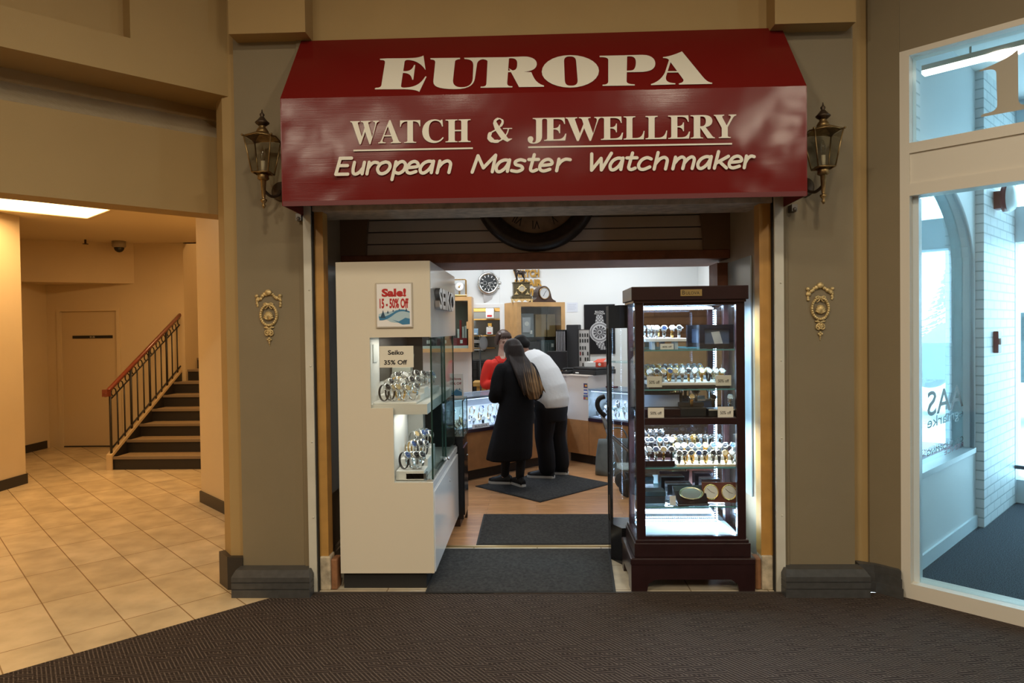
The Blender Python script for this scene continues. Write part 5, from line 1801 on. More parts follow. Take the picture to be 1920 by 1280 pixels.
# top shelf: white riser with four watches
r0, r1 = aY(1207, 638, .1).x, aY(1285, 638, .1).x
zr = aY(1245, 634, .09).z
t = thing('watch_riser', 'small white table riser on the top shelf of the dark cabinet', 'riser', ((r0 + r1) / 2, .12, z1), group=None)
w2 = (r1 - r0) / 2
mb = MB(); mb.bbox((-w2, -.05, zr - z1 - .02), (w2, .09, zr - z1), .003); obj('riser_top', mb, TRAYW, t)
for sx in (-.55, .55):
    mb = MB(); mb.box((sx * w2 - .01, -.03, 0), (sx * w2 + .01, .07, zr - z1 - .02)); obj('riser_leg', mb, mat('pale_blue_acrylic', (0.5, 0.62, 0.7), .2), t)
for k, (px, bd, dl_) in enumerate(((1213, 'steel', 'white'), (1221, 'steel', 'blue'), (1231, 'steel', 'white'), (1245, 'steel', 'blue'), (1260, 'two_tone', 'white'), (1273, 'steel', 'black'))):
    watch((aY(px, 630, .11).x, .11, zr), radians(-5 if k > 1 else 40), bd, dl_, '%s watch with %s dial, %s from the aisle post on white riser' % (BWORD[bd], dl_, ORD[k]), 'watches on the white riser of the top shelf', sc=.95)
# framed picture holder
a, b = aY(1312, 653, .16), aY(1374, 608, .16)
t = thing('framed_display', 'black framed display case leaning at the back of the top shelf', 'frame', (a.x, .16, z1), radians(-6))
fw, fh = b.x - a.x, b.z - z1
mb = MB(); mb.poly_ext([[(0, 0), (fw, 0), (fw, fh), (0, fh)], [(.03, .028), (fw - .025, .028), (fw - .025, fh - .025), (.03, fh - .025)]], (0, 0, 0), (1, 0, 0), (0, 0, 1), (0, 1, 0), .03); obj('frame', mb, BLACKG, t)
mb = MB(); mb.box((.03, .02, .028), (fw - .025, .025, fh - .025)); obj('backing', mb, mat('slate_blue_backing', (0.09, 0.12, 0.17), .12), t)
mb = MB(); mb.add([(.07, .018, .10), (.12, .018, .105), (.14, .018, .03), (.09, .018, .028)], [(0, 3, 2, 1), (0, 1, 2, 3)]); obj('leaflet', mb, PAPER, t)
# second shelf tray
za = aY(1290, 722, .04).z
t = thing('watch_tray', 'long pale tray holding a row of watches on the second shelf', 'tray', ((IX0 + IX1) / 2, .10, z2))
hw = (IX1 - IX0) / 2 - .03
mb = MB(); mb.bbox((-hw, -.07, .002), (hw, .14, .022), .003); obj('tray_base', mb, BLACKM, t)
mb = MB(); mb.bbox((-hw, -.072, .022), (hw, .14, .040), .003); obj('tray_top', mb, TRAYW, t)
BB_ = ['steel', 'two_tone', 'steel', 'gold', 'steel', 'steel', 'two_tone', 'steel', 'gold', 'black', 'steel', 'two_tone', 'steel', 'steel']
DD_ = ['white', 'champagne', 'white', 'black', 'white', 'white', 'champagne', 'black', 'white', 'blue', 'white']
for row, (y_, n, dz_) in enumerate(((.085, 12, 0.0), (.175, 11, .012))):
    for k in range(n):
        x = IX0 + .045 + (IX1 - IX0 - .09) * (k + .5 * row) / 11.5
        bd, dl_ = BB_[(k + 5 * row) % 14], DD_[(k * 3 + row) % 11]
        if row:
            pass
        watch((x, y_, z2 + .040), radians(rr.uniform(-24, 10)), bd, dl_, '%s watch, %s dial, %s from the aisle post, %s row of second shelf' % (BWORD[bd], dl_, ORD[k], ('front', 'rear')[row]), 'watches on the second shelf tray', sc=.98)
# level above the middle rail
a, b = aY(1204, 772, .14), aY(1274, 736, .14)
t = thing('presentation_box', 'open presentation box with pale blue lining at the aisle end above middle rail', 'box', (a.x, .14, zm1))
fw, fh = b.x - a.x, b.z - zm1
mb = MB(); mb.bbox((0, .01, 0), (fw + .02, .03, fh), .003); obj('lid', mb, BLACKM, t)
mb = MB(); mb.box((.006, .005, .05), (fw, .011, fh - .012)); obj('lining', mb, mat('pale_blue_satin', (0.36, 0.42, 0.52), .3), t)
mb = MB(); mb.bbox((0, -.07, 0), (fw + .02, .01, .045), .003); obj('tray', mb, MAH, t)
for k, (px, py, y_, bd, dl_, hs, lb) in enumerate(((1285, 745, .14, 'black', 'black', 0.10, 'black strap watch with black dial on the dark stand centre'), (1305, 748, .13, 'steel', 'black', 0.08, 'steel watch with dark dial on the edge of dark stand'), (1297, 756, .08, 'two_tone', 'champagne', 0.055, 'gold-toned watch with champagne dial at front of the dark stand'), (1337, 758, .12, 'black', 'black', .045, 'black watch standing on the black box beside a steel one'), (1368, 758, .12, 'steel', 'white', .045, 'steel watch with white dial at the jamb end of black box'))):
    watch((aY(px, py, y_).x, y_, zm1 + hs), radians(-8), bd, dl_, lb, 'watches above the middle rail', sc=1.0)
t = thing('watch_stand', 'stepped black stand carrying three watches above the middle rail', 'stand', (aY(1296, 765, .12).x, .11, zm1))
mb = MB(); mb.bbox((-.075, -.05, 0), (.075, .07, .053), .003); obj('lower_step', mb, BLACKM, t)
mb = MB(); mb.bbox((-.075, .0, .053), (.075, .07, .078), .003); obj('upper_step', mb, BLACKM, t)
mb = MB(); mb.box((-.04, .055, .16), (.04, .06, .20)); mb.tube([(0, .06, .078), (0, .06, .17)], .004, 6); obj('back_card', mb, mat('pale_grey_card', (0.5, 0.52, 0.52), .5), t)
t = thing('watch_box', 'black watch box with cream edge at the jamb end above middle rail', 'box', (aY(1350, 770, .12).x, .11, zm1))
mb = MB(); mb.bbox((-.085, -.06, 0), (.085, .06, .042), .003); obj('box_body', mb, BLACKM, t)
mb = MB(); mb.box((-.085, -.062, .036), (.085, -.058, .043)); obj('cream_edge', mb, CARD, t)
# third level: dark block and cream tray with two rows
t = thing('watch_block', 'dark brown wooden block carrying watches at the aisle end of third shelf', 'block', (aY(1236, 868, .08).x, .10, z3))
bw_ = (aY(1265, 868, .06).x - aY(1209, 868, .06).x) / 2
mb = MB(); mb.bbox((-bw_, -.05, 0), (bw_, .05, .038), .003); obj('block_body', mb, MAH, t)
mb = MB(); mb.bbox((-bw_, .05, 0), (bw_, .15, .075), .003); obj('raised_step', mb, MAH, t)
t = thing('watch_tray', 'cream slab tray under two rows of watches on the third shelf', 'tray', (aY(1322, 872, .1).x, .10, z3))
tw_ = (aY(1384, 872, .05).x - aY(1268, 872, .05).x) / 2
mb = MB(); mb.bbox((-tw_, -.065, .001), (tw_, .14, .016), .003); obj('tray_top', mb, mat('cream_tray', (0.72, 0.64, 0.46), .4), t)
for k in range(4):
    bd, dl_ = ('steel', 'steel', 'two_tone', 'black')[k], ('white', 'blue', 'champagne', 'black')[k]
    watch((aY(1214 + 15 * k, 850, .08).x, .075, z3 + .038), radians(rr.uniform(-12, 12)), bd, dl_, '%s watch with %s dial, %s from the aisle post on dark block front' % (BWORD[bd], dl_, ORD[k]), 'watches on the dark wooden block', sc=1.02)
for k in range(5):
    bd, dl_ = ('steel', 'black', 'steel', 'steel', 'black')[k], ('black', 'black', 'blue', 'black', 'white')[k]
    watch((aY(1211 + 12 * k, 835, .19).x, .195, z3 + .075), radians(rr.uniform(-20, 20)), bd, dl_, '%s watch with %s dial, %s from aisle post on raised step of dark block' % (BWORD[bd], dl_, ORD[k]), 'watches on the dark wooden block', sc=1.02)
for k in range(9):
    bd, dl_ = ('black', 'two_tone', 'gold', 'steel', 'two_tone', 'steel', 'black', 'gold', 'steel')[k], ('black', 'black', 'black', 'blue', 'black', 'black', 'black', 'champagne', 'white')[k]
    watch((aY(1273 + 12.6 * k, 855, .07).x, .07, z3 + .016), radians(rr.uniform(-30, 5)), bd, dl_, '%s watch with %s dial, %s from dark block, front row of cream tray' % (BWORD[bd], dl_, ORD[k]), 'watches on the cream tray', sc=1.0)
for k in range(9):
    bd, dl_ = ('steel', 'two_tone', 'steel', 'steel', 'gold', 'steel', 'steel', 'black', 'steel')[k], ('white', 'white', 'black', 'blue', 'white', 'blue', 'white', 'black', 'blue')[k]
    watch((aY(1270 + 13 * k, 840, .2).x, .20, z3 + .040), radians(rr.uniform(-30, 5)), bd, dl_, '%s watch with %s dial, %s from dark block, rear row of cream tray' % (BWORD[bd], dl_, ORD[k]), 'watches on the cream tray', sc=1.0)
mb = MB(); mb.bbox((aY(1266, 840, .2).x, .17, z3 + .0165), (aY(1384, 840, .2).x, .235, z3 + .040), .003); one('rear_riser', mb, TRAYW, 'low white riser under the rear watches on the cream tray', 'riser')
# fourth shelf: desk clocks and boxes
t = thing('desk_clock', 'mahogany desk piece with two round cream dials on the lowest shelf', 'clock', (aY(1350, 943, .10).x, .10, z4), radians(-6))
hw = .105
mb = MB(); mb.M = Matrix.Rotation(radians(-12), 4, 'X'); mb.bbox((-hw, -.012, .004), (hw, .012, .125), .004); obj('wooden_plaque', mb, mat('red_mahogany', (0.16, 0.045, 0.03), .2, coat=.4), t)
for sx in (-.5, .5):
    mb = MB(); mb.M = Matrix.Rotation(radians(-12), 4, 'X'); mb.lathe([(.044, -.012), (.046, -.020), (.041, -.023), (.039, -.019)], 28, 'y', (sx * hw * 1.0, 0, .066)); rg = obj('brass_bezel', mb, GOLD, t)
    mb = MB(); mb.M = Matrix.Rotation(radians(-12), 4, 'X'); mb.lathe([(.0395, -.0195), (0, -.0196)], 28, 'y', (sx * hw, 0, .066)); obj('dial', mb, DIALS['white'], rg)
    mb = MB(); mb.M = Matrix.Rotation(radians(-12), 4, 'X')
    for a_, L in ((-.8, .03), (1.9, .022)):
        mb.tube([(sx * hw, -.0205, .066), (sx * hw + L * sin(a_), -.0205, .066 + L * cos(a_))], .0012, 5)
    obj('hands', mb, BLKT, rg)
t = thing('desk_clock', 'black wooden desk clock with oval silver dial on the lowest shelf', 'clock', (aY(1296, 943, .08).x, .09, z4), radians(4))
mb = MB(); mb.bbox((-.095, -.06, .0), (.095, .07, .012), .003)
mb.add([(-.09, -.05, .012), (.09, -.05, .012), (.10, .05, .10), (-.10, .05, .10), (-.09, .065, .012), (.09, .065, .012)], [(0, 1, 2, 3), (1, 5, 2), (0, 3, 4), (4, 3, 2, 5), (0, 4, 5, 1)])
obj('wedge_base', mb, MAH, t)
Mt = Matrix.Translation((0, -.002, .058)) @ Matrix.Rotation(math.atan2(.088, .10), 4, 'X') @ Matrix.Scale(.62, 4, (0, 1, 0))
mb = MB(); mb.M = Mt; mb.lathe([(.070, .0), (.074, .012), (.066, .016), (.060, .010)], 32); obj('oval_bezel', mb, mat('pale_gold_metal', (0.7, 0.62, 0.42), .25, 1.0), t)
mb = MB(); mb.M = Mt; mb.lathe([(.061, .0105), (0, .011)], 32); obj('oval_dial', mb, mat('silver_dial', (0.55, 0.56, 0.55), .25, .6), t)
t = thing('trinket_box', 'long black lidded box at the aisle end of the lowest shelf', 'box', (aY(1226, 932, .12).x, .14, z4))
mb = MB(); mb.bbox((-.065, -.05, 0), (.065, .05, .045), .003); obj('box_body', mb, BLACKM, t)
mb = MB(); mb.bbox((-.067, -.052, .047), (.067, .052, .075), .003); obj('lid', mb, mat('dark_slate', (0.03, 0.05, 0.055), .25), t)
mb = MB(); mb.box((aY(1256, 943, .05).x, .05, z4), (aY(1267, 943, .05).x, .056, z4 + .058)); one('price_tag', mb, [SGN], 'small white price tag standing between the black box and oval clock', 'price tag')
mb = MB(); mb.bbox((aY(1314, 915, .24).x, .22, z4), (aY(1350, 915, .24).x, .30, z4 + .12), .004); one('wooden_box', mb, MAH, 'plain dark wooden box standing behind the two dial desk piece', 'box')
mb = MB(); mb.bbox((aY(1249, 915, .24).x, .20, z4), (aY(1295, 915, .24).x, .29, z4 + .095), .004); one('jewel_box', mb, BLACKG, 'glossy black jewel box standing behind the oval desk clock', 'box')

# =================================================================== MATS ON THE FLOOR
MATM = mat('charcoal_ribbed_mat', (0.047, 0.046, 0.044), 0.95, spec=0.1, noise=0.35, nscale=55, bump=0.5, bscale=140)


def floor_mat(pts, label):
    mb = MB(); mb.prism(pts, 0.0005, 0.008)
    mb.cur = 1
    c = [sum(p[0] for p in pts) / len(pts), sum(p[1] for p in pts) / len(pts)]
    mb.prism([(c[0] + (p[0] - c[0]) * .975, c[1] + (p[1] - c[1]) * .975) for p in pts], 0.008, 0.0105)
    one('floor_mat', mb, [mat('black_rubber_edge', (0.02, 0.02, 0.02), .7), MATM], label, 'mat', 'charcoal mats of the shop')


q = [aZ(797, 1113), aZ(1155, 1112), aZ(1143, 1030), aZ(832, 1030)]
floor_mat([(p.x, p.y) for p in q], 'charcoal entrance mat on the tiles between the two display cabinets')
q = [aZ(893, 1022), aZ(1170, 1022), aZ(1155, 965), aZ(907, 965)]
floor_mat([(q[0].x, q[0].y), (.62, q[0].y), (.62, q[2].y), (q[3].x, q[3].y)], 'charcoal mat on the wood floor just inside the shop')
qF, qL, qR = aZ(1013, 942), aZ(896, 911), aZ(1146, 907)
e1_ = Vector((-1, 1, 0)).normalized(); e2_ = Vector((1, 1, 0)).normalized()
a_ = (qL - qF).dot(e1_); b_ = (qR - qF).dot(e2_)
P = [qF, qF + e2_ * b_, qF + e2_ * b_ + e1_ * a_ * .95, qF + e1_ * a_]
floor_mat([(p.x, p.y) for p in P], 'charcoal mat turned cornerwise under the customers at the counter')

# =================================================================== COUNTERS
K = aZ(1064, 864); K.z = 0
HONEY = mat('honey_counter_veneer', (0.42, 0.20, 0.075), .4, noise=.15, nscale=8, coat=.15)
PLUM = mat('dark_plum_strip', (0.03, 0.015, 0.03), .3)
BLUEW = emis('blue_white_counter_light', (0.62, 0.74, 1.0), 2.6)
CG = glass('counter_glass', (0.90, 0.95, 0.97), .06)
rr = random.Random(21)


def counter(label, rz, x0, x1, org, nw, grp, side, wlab):
    """local x along the leg, +y behind it"""
    t = thing('glass_counter', label, 'counter', org, rz)
    D = .50
    mb = MB(); mb.box((x0, .06, 0), (x1, D, .11)); obj('toe_kick', mb, BASED, t)
    mb = MB(); mb.box((x0, 0, .11), (x1, D, .50)); obj('wood_base', mb, HONEY, t)
    mb = MB(); mb.box((x0, -.012, .50), (x1, D, .535)); obj('plum_rail', mb, PLUM, t)
    mb = MB(); mb.box((x0 + .01, .02, .535), (x1 - .01, D - .02, .548)); obj('display_deck', mb, mat('pale_blue_deck', (0.72, 0.76, 0.85), .4), t)
    mb = MB(); mb.box((x0, D - .012, .535), (x1, D, .86)); obj('rear_panel', mb, mat('white_rear_panel', (0.72, 0.75, 0.82), .4), t)
    mb = MB(); mb.box((x0, 0, .535), (x1, .006, .855)); obj('front_glass', mb, CG, t)
    mb = MB(); mb.box((x0, -.004, .855), (x1, D + .004, .866)); obj('top_glass', mb, CG, t)
    mb = MB(); mb.box((x0, -.006, .853), (x1, -.003, .868)); mb.box((x0, -.003, .845), (x1, .004, .855)); obj('top_edge', mb, mat('steel_blue_edge', (0.30, 0.38, 0.46), .2, .5), t)
    mb = MB(); mb.box((x0 + .02, .02, .835), (x1 - .02, .036, .85)); obj('light_strip', mb, BLUEW, t)
    mb = MB(); mb.box((x0, 0, .535), (x0 + .006, D, .855)); mb.box((x1 - .006, 0, .535), (x1, D, .855)); obj('end_glass', mb, CG, t)
    # slanted display boards with watches
    mb = MB(); mb.add([(x0 + .04, .12, .55), (x1 - .04, .12, .55), (x1 - .04, .40, .72), (x0 + .04, .40, .72), (x0 + .04, .40, .55), (x1 - .04, .40, .55)], [(0, 1, 2, 3), (1, 5, 2), (0, 3, 4), (3, 2, 5, 4)])
    obj('display_board', mb, mat('pale_display_board', (0.75, 0.78, 0.84), .4), t)
    Mx = Matrix.Translation(org) @ Matrix.Rotation(rz, 4, 'Z')
    L = x1 - x0
    for row, (y_, z_, off_) in enumerate(((.075, .548, 0), (.165, .585, .5), (.255, .64, 0))):
        for k in range(nw):
            x = x0 + .06 + (L - .12) * (k + .25 + off_ * .5) / nw
            p = Mx @ Vector((x, y_, z_))
            bd = rr.choice(['steel', 'steel', 'steel', 'two_tone', 'black']); dl_ = rr.choice(['white', 'blue', 'black', 'white'])
            kk = k if side > 0 else nw - 1 - k
            watch(p, rz + radians(rr.uniform(-35, 35)), bd, dl_, '%s watch, %s dial, %s from cash desk, %s row of %s' % (BWORD[bd], dl_, ORD[kk], ('front', 'middle', 'rear')[row], wlab), grp, sc=1.15)
    return t, Mx


RL = radians(45)
legL, ML = counter('honey wood counter with blue lit glass top where the two customers stand', RL, -1.85, -.02, K, 13, 'watches in the counter where customers stand', -1, 'the customers counter')
RRt = radians(-45)
legR, MR = counter('honey wood counter with blue lit glass top between cash desk and folded stroller', RRt, .335, 1.75, K, 10, 'watches in the counter beside the cash desk', 1, 'the stroller side counter')
for Mx, xa, xb in ((ML, -1.85, -.02), (MR, .335, 1.75)):
    c_ = Mx @ Vector(((xa + xb) / 2, .12, .842))
    area('counter_strip_lamp', c_, xb - xa - .1, 5.5, (0.62, 0.74, 1.0), rot=(0, 0, RL if Mx is ML else RRt), size_y=.03)
mb = MB(); mb.M = ML; mb.add([(-1.50, -.002, .54), (-1.27, -.002, .54), (-1.27, -.022, .585), (-1.50, -.022, .585)][::-1] + [], [(0, 1, 2, 3)])
t = thing('brand_plate', 'small white name plate on the rail of the lit counter', 'name plate', ML @ Vector((-1.33, -.014, .536)), RL)
mb = MB(); mb.add([(-.115, 0, 0), (.115, 0, 0), (.115, .012, .042), (-.115, .012, .042), (-.115, .016, 0), (.115, .016, 0)], [(0, 1, 2, 3), (3, 2, 5, 4), (0, 3, 4), (1, 5, 2)]); obj('plate', mb, mat('white_plate', (0.85, 0.88, 0.95), .4), t)
mb = MB(); ez_ = Vector((0, .012, .042)).normalized(); text(mb, 'BULOVA', Vector((0, -.001, .010)) + ez_ * .0, EX, ez_, .024, width=.17); obj('lettering', mb, BLKT, t)

# cash desk in the corner
PINKC = mat('cream_desk_laminate', (0.72, 0.62, 0.54), .4)
t = thing('cash_desk', 'cream cash desk block between the two lit counters', 'desk', K, RRt)
mb = MB(); mb.box((-.0, .0, .50), (.33, .48, 1.0)); mb.box((-.33, .02, .0), (.0, .30, 1.0)); obj('desk_body', mb, PINKC, t)
mb = MB(); mb.box((-.0, .0, .11), (.33, .48, .50)); obj('wood_base', mb, HONEY, t)
mb = MB(); mb.box((-.0, .06, 0), (.33, .48, .11)); obj('toe_kick', mb, BASED, t)
mb = MB(); mb.bbox((-.0, -.01, 1.0), (.34, .49, 1.018), .004); mb.box((-.34, -.01, 1.0), (.0, .31, 1.018)); obj('desk_top', mb, PINKC, t)
stk = ((.292, .90, 'card sticker with red and amber circles on the cash desk', (0.35, .03, .03), (.75, .35, .05)), (.292, .83, 'blue and white card sticker on the cash desk', (.04, .08, .35), (.8, .8, .85)), (.275, .765, 'small blue and red card sticker on the cash desk', (.12, .2, .3), (.5, .06, .05)), (.31, .765, 'small blue and gold card sticker on the cash desk', (.10, .12, .3), (.7, .45, .05)))
for x_, z_, lb, c1, c2 in stk:
    big = z_ > .8
    w_, h_ = (.027, .026) if big else (.0155, .027)
    mb = MB(); mb.M = MR; mb.box((x_ - w_, -.0025, z_ - h_), (x_ + w_, -.0005, z_ + h_)); mb.cur = 1
    if big and 'amber' in lb:
        mb.lathe([(.014, -.003), (0, -.0031)], 14, 'y', (x_ - .008, 0, z_)); mb.cur = 2; mb.lathe([(.014, -.0033), (0, -.0034)], 14, 'y', (x_ + .009, 0, z_))
    elif big:
        mb.box((x_ - w_, -.003, z_ - .012), (x_ + w_, -.0025, z_ + .012))
    else:
        mb.box((x_ - w_ * .8, -.003, z_ - h_ * .8), (x_ + w_ * .8, -.0025, z_ + .004))
    one('card_sticker', mb, [mat('sticker_a%d' % (z_ * 1000 + x_ * 100), (.03, .04, .12) if 'amber' in lb else c1, .4), mat('sticker_b%d' % (z_ * 1000 + x_ * 100), c1 if 'amber' in lb else c2, .4), mat('sticker_c', (.8, .4, .05), .4)], lb, 'sticker', 'card stickers on the cash desk')
t = thing('cash_case', 'flat black lidded case on top of the cash desk', 'case', MR @ Vector((.19, .26, 1.018)), RRt)
mb = MB(); mb.bbox((-.16, -.19, 0), (.20, .17, .055), .006); obj('case_body', mb, BLACKM, t)
mb = MB(); mb.bbox((-.16, -.18, .057), (.19, .17, .085), .010); obj('case_lid', mb, mat('worn_black_plastic', (.03, .03, .03), .35), t)
mb = MB(); mb.box((-.11, -.192, .012), (-.06, -.190, .026)); obj('white_label', mb, PAPER, t)
t = thing('product_box', 'small white and red box lying on the black case', 'box', MR @ Vector((.24, .26, 1.104)), RRt + radians(18))
mb = MB(); mb.bbox((-.12, -.08, 0), (.02, .08, .055), .002); obj('white_end', mb, PAPER, t)
mb = MB(); mb.bbox((.02, -.08, 0), (.12, .08, .055), .002); mb.cur = 1; mb.lathe([(.018, -.0815), (0, -.082)], 16, 'y', (.07, 0, .03)); obj('red_sleeve', mb, [mat('orange_red_card', (.60, .07, .03), .45), PAPER], t)
mb = MB(); mb.add([(-.02, -.07, .056), (.11, -.07, .056), (.10, .06, .095), (-.01, .06, .085)], [(0, 1, 2, 3), (3, 2, 1, 0)]); obj('open_flap', mb, MATS['orange_red_card'], t)
t = thing('telephone', 'black telephone with coiled cord hanging over the cash desk edge', 'telephone', MR @ Vector((-.08, .07, 1.018)), RRt)
mb = MB(); mb.bbox((-.015, -.05, 0), (.09, .10, .035), .006); obj('phone_body', mb, BLACKM, t)
mb = MB(); mb.tube([(0, -.04, .05), (.015, -.0, .062), (.06, .06, .06), (.085, .08, .05)], [.02, .012, .012, .02], 10); obj('handset', mb, BLACKM, t)
mb = MB(); mb.tube([(.02 + .012 * cos(k * .9) - .0012 * k, -.075 + .0 * k, .03 - .0042 * k + .012 * sin(k * .9)) for k in range(60)], .0035, 5); obj('coiled_cord', mb, BLACKM, t)
t = thing('monitor', 'black flat monitor seen from behind at the end of counter by cash desk', 'monitor', MR @ Vector((-.23, .10, 1.018)), radians(-10))
mb = MB(); mb.M = Matrix.Rotation(radians(8), 4, 'X'); mb.bbox((-.12, -.01, .04), (.12, .02, .27), .008); obj('screen', mb, mat('charcoal_plastic', (.022, .02, .02), .4), t)
mb = MB(); mb.box((-.09, -.05, 0), (.09, .07, .012)); mb.box((-.03, .0, .012), (.03, .03, .09)); obj('stand', mb, BLACKM, t)
# watch strap stand
so = MR @ Vector((.12, .72, 0)); so.z = 1.0
sp_ = aY(1075, 682, so.y)
t = thing('strap_display_stand', 'tall black revolving stand with watch straps on a pale panel', 'stand', (sp_.x, so.y, 0), radians(-18))
mb = MB(); mb.cyl((0, 0, 0), .16, .02, 20); mb.cyl((0, 0, .02), .02, .98, 10); obj('stand_post', mb, BLACKM, t)
zt0, zt1 = 1.0, 1.60
mb = MB(); mb.bbox((-.075, -.04, zt0), (.075, .12, zt1), .01); obj('central_panel', mb, mat('charcoal_felt', (.035, .035, .037), .8), t)
for k in range(6):
    mb = MB(); mb.M = Matrix.Translation((-.085 - .022 * k, .02, 0)); mb.box((-.004, -.10 + .006 * k, zt0 + .04), (.004, .10, zt1 - .06)); mb.cur = 1; mb.box((-.005, -.104 + .006 * k, zt0 + .06), (.005, -.10 + .006 * k, zt1 - .08)); obj('leaf_panel', mb, [BLACKM, mat('grey_panel_edge', (.32, .32, .33), .3)], t)
mb = MB(); mb.M = Matrix.Translation((.078, -.02, 0)) @ Matrix.Rotation(radians(-8), 4, 'Z'); mb.box((0, 0, zt0 + .04), (.14, .01, zt1 - .06)); mb.cur = 1
mb.box((-.004, -.003, zt0 + .035), (.145, 0, zt0 + .045)); mb.box((.137, -.004, zt0 + .04), (.145, 0, zt1 - .06)); mb.box((-.0, -.004, zt1 - .065), (.145, 0, zt1 - .058))
sp2 = obj('pale_panel', mb, [mat('pale_grey_panel', (.55, .53, .5), .6), BLACKM], t)
for r_ in range(6):
    for c_ in range(4):
        if (r_ + c_) % 7 == 5:
            continue
        mb = MB(); mb.M = Matrix.Translation((.078, -.02, 0)) @ Matrix.Rotation(radians(-8), 4, 'Z')
        z_ = zt1 - .13 - .068 * r_ - (.02 if r_ > 1 else 0)
        mb.bbox((.012 + .032 * c_, -.006, z_ - .022), (.028 + .032 * c_, -.001, z_ + .022), .002)
        obj('strap', mb, (mat('red_strap', (.25, .03, .03), .5) if (r_ * 3 + c_ * 5) % 8 == 1 else LEATH), sp2)

# sign standing on the far counter
def leaning_sign(name, label, o, rz, w_, h_, lines, tilt):
    t = thing(name, label, 'sign', o, rz)
    R_ = Matrix.Rotation(radians(-tilt), 4, 'X')
    mb = MB(); mb.M = R_; mb.bbox((-w_ / 2, 0, 0), (w_ / 2, .006, h_), .002); obj('holder', mb, SGN, t)
    mb = MB(); mb.M = R_
    for s_, fz, hh_, wf in lines:
        text(mb, s_, (0, -.001, h_ * fz), EX, EZ, h_ * hh_, width=w_ * wf, bold=.02)
    obj('lettering', mb, mat('maroon_print', (.30, .02, .03), .5), t)
    mb = MB(); mb.M = R_
    for ci, ps in ((0, 'M.1,.30 C.3,.36 .4,.30 .55,.40 L.9,.34 L.9,.10 L.4,.12 L.1,.20'), (1, 'M.1,.20 C.3,.18 .4,.3 .55,.36 L.9,.24 L.9,.1 L.5,.1'), (2, 'M.15,.25 L.22,.40 L.29,.25'), (2, 'M.7,.34 L.75,.42 L.8,.34')):
        mb.cur = ci
        flat_poly(mb, [path(ps)], (lambda x, y, o_=ci: Vector((w_ * (x - .5), -.001 - .0003 * o_, h_ * y))), Vector((0, -1, 0)))
    obj('landscape_print', mb, blues, t)
    return t


leaning_sign('card_sign', 'white sign with maroon lettering standing on counter behind the empty glass tower', MR @ Vector((.80, .26, .868)), RRt + radians(35), .17, .24, (('Ask Us', .80, .09, .62), ('Our Prices', .62, .09, .9)), 8)
mb = MB(); mb.M = MR; mb.bbox((.42, .20, .868), (.54, .28, .888), .003); one('pen_box', mb, mat('red_dark_box', (.10, .02, .03), .5), 'flat dark red box lying on the counter beside the cash desk', 'box')

# black side cabinet with glass case, and the leaning discount sign
bx1 = -.575
t = thing('side_cabinet', 'low gloss black cabinet with glass case behind the white showcase', 'cabinet', (-1.05, 1.29, 0))
CB = Vector((-1.05, 1.29, 0))
mb = WB(CB); mb.box((-1.05, 1.30, .06), (bx1, 1.62, .70)); obj('body', mb, BLACKG, t)
mb = WB(CB); mb.box((-1.04, 1.31, 0), (bx1 - .03, 1.60, .06)); mb.box((bx1 - .05, 1.56, 0), (bx1, 1.62, .06)); obj('plinth', mb, mat('dark_brown_plinth', (.04, .02, .015), .4), t)
mb = WB(CB); mb.bbox((bx1 - .002, 1.32, .09), (bx1 + .008, 1.60, .62), .002); d_ = obj('door', mb, BLACKG, t)
mb = WB(CB); mb.cyl((bx1 + .008, 1.56, .52), .008, .006, 10, 'x'); obj('lock', mb, CHROME, d_)
mb = WB(CB); mb.box((-1.06, 1.285, .70), (bx1 + .012, 1.63, .715)); obj('deck', mb, BLACKG, t)
mb = WB(CB); mb.box((-1.05, 1.29, .715), (bx1 + .006, 1.294, 1.0)); mb.box((bx1 + .002, 1.29, .715), (bx1 + .006, 1.62, 1.0)); mb.box((-1.05, 1.616, .715), (bx1 + .006, 1.62, 1.0)); mb.box((-1.05, 1.29, .995), (bx1 + .006, 1.62, 1.0)); obj('glass_case', mb, GLASSG, t)
mb = WB(CB)
for y_ in (1.29, 1.616):
    mb.box((bx1 + .0, y_, .715), (bx1 + .008, y_ + .006, 1.0))
mb.box((bx1, 1.29, .993), (bx1 + .008, 1.62, 1.001)); obj('glass_edge', mb, GEDGE, t)
for k in range(5):
    watch((bx1 - .08 - .02 * (k % 2), 1.34 + .055 * k, .715), radians(70 + 12 * (k % 3)), 'steel', ('white', 'black', 'blue')[k % 3], 'steel watch in the black side cabinet, %s from the white showcase' % ORD[k], 'watches in the black side cabinet', sc=1.25)
for k in range(4):
    watch((bx1 - .20, 1.35 + .06 * k, .80), radians(65), 'steel', ('black', 'white')[k % 2], 'steel watch on the rear riser of the black side cabinet, %s from showcase' % ORD[k], 'watches in the black side cabinet', sc=1.25)
mb = WB((0, 0, 0)); mb.box((bx1 - .30, 1.31, .715), (bx1 - .14, 1.58, .80)); one('watch_riser', mb, TRAYW, 'white block riser inside the glass case of the black cabinet', 'riser')
p = aY(856, 742, 1.45)
leaning_sign('card_sign', 'white discount sign with red lettering leaning on the black side cabinet top', (p.x - .005, 1.45, 1.001), radians(12), .125, .20, (('Bulova', .74, .105, .72), ('30% Off', .55, .10, .76)), 6)

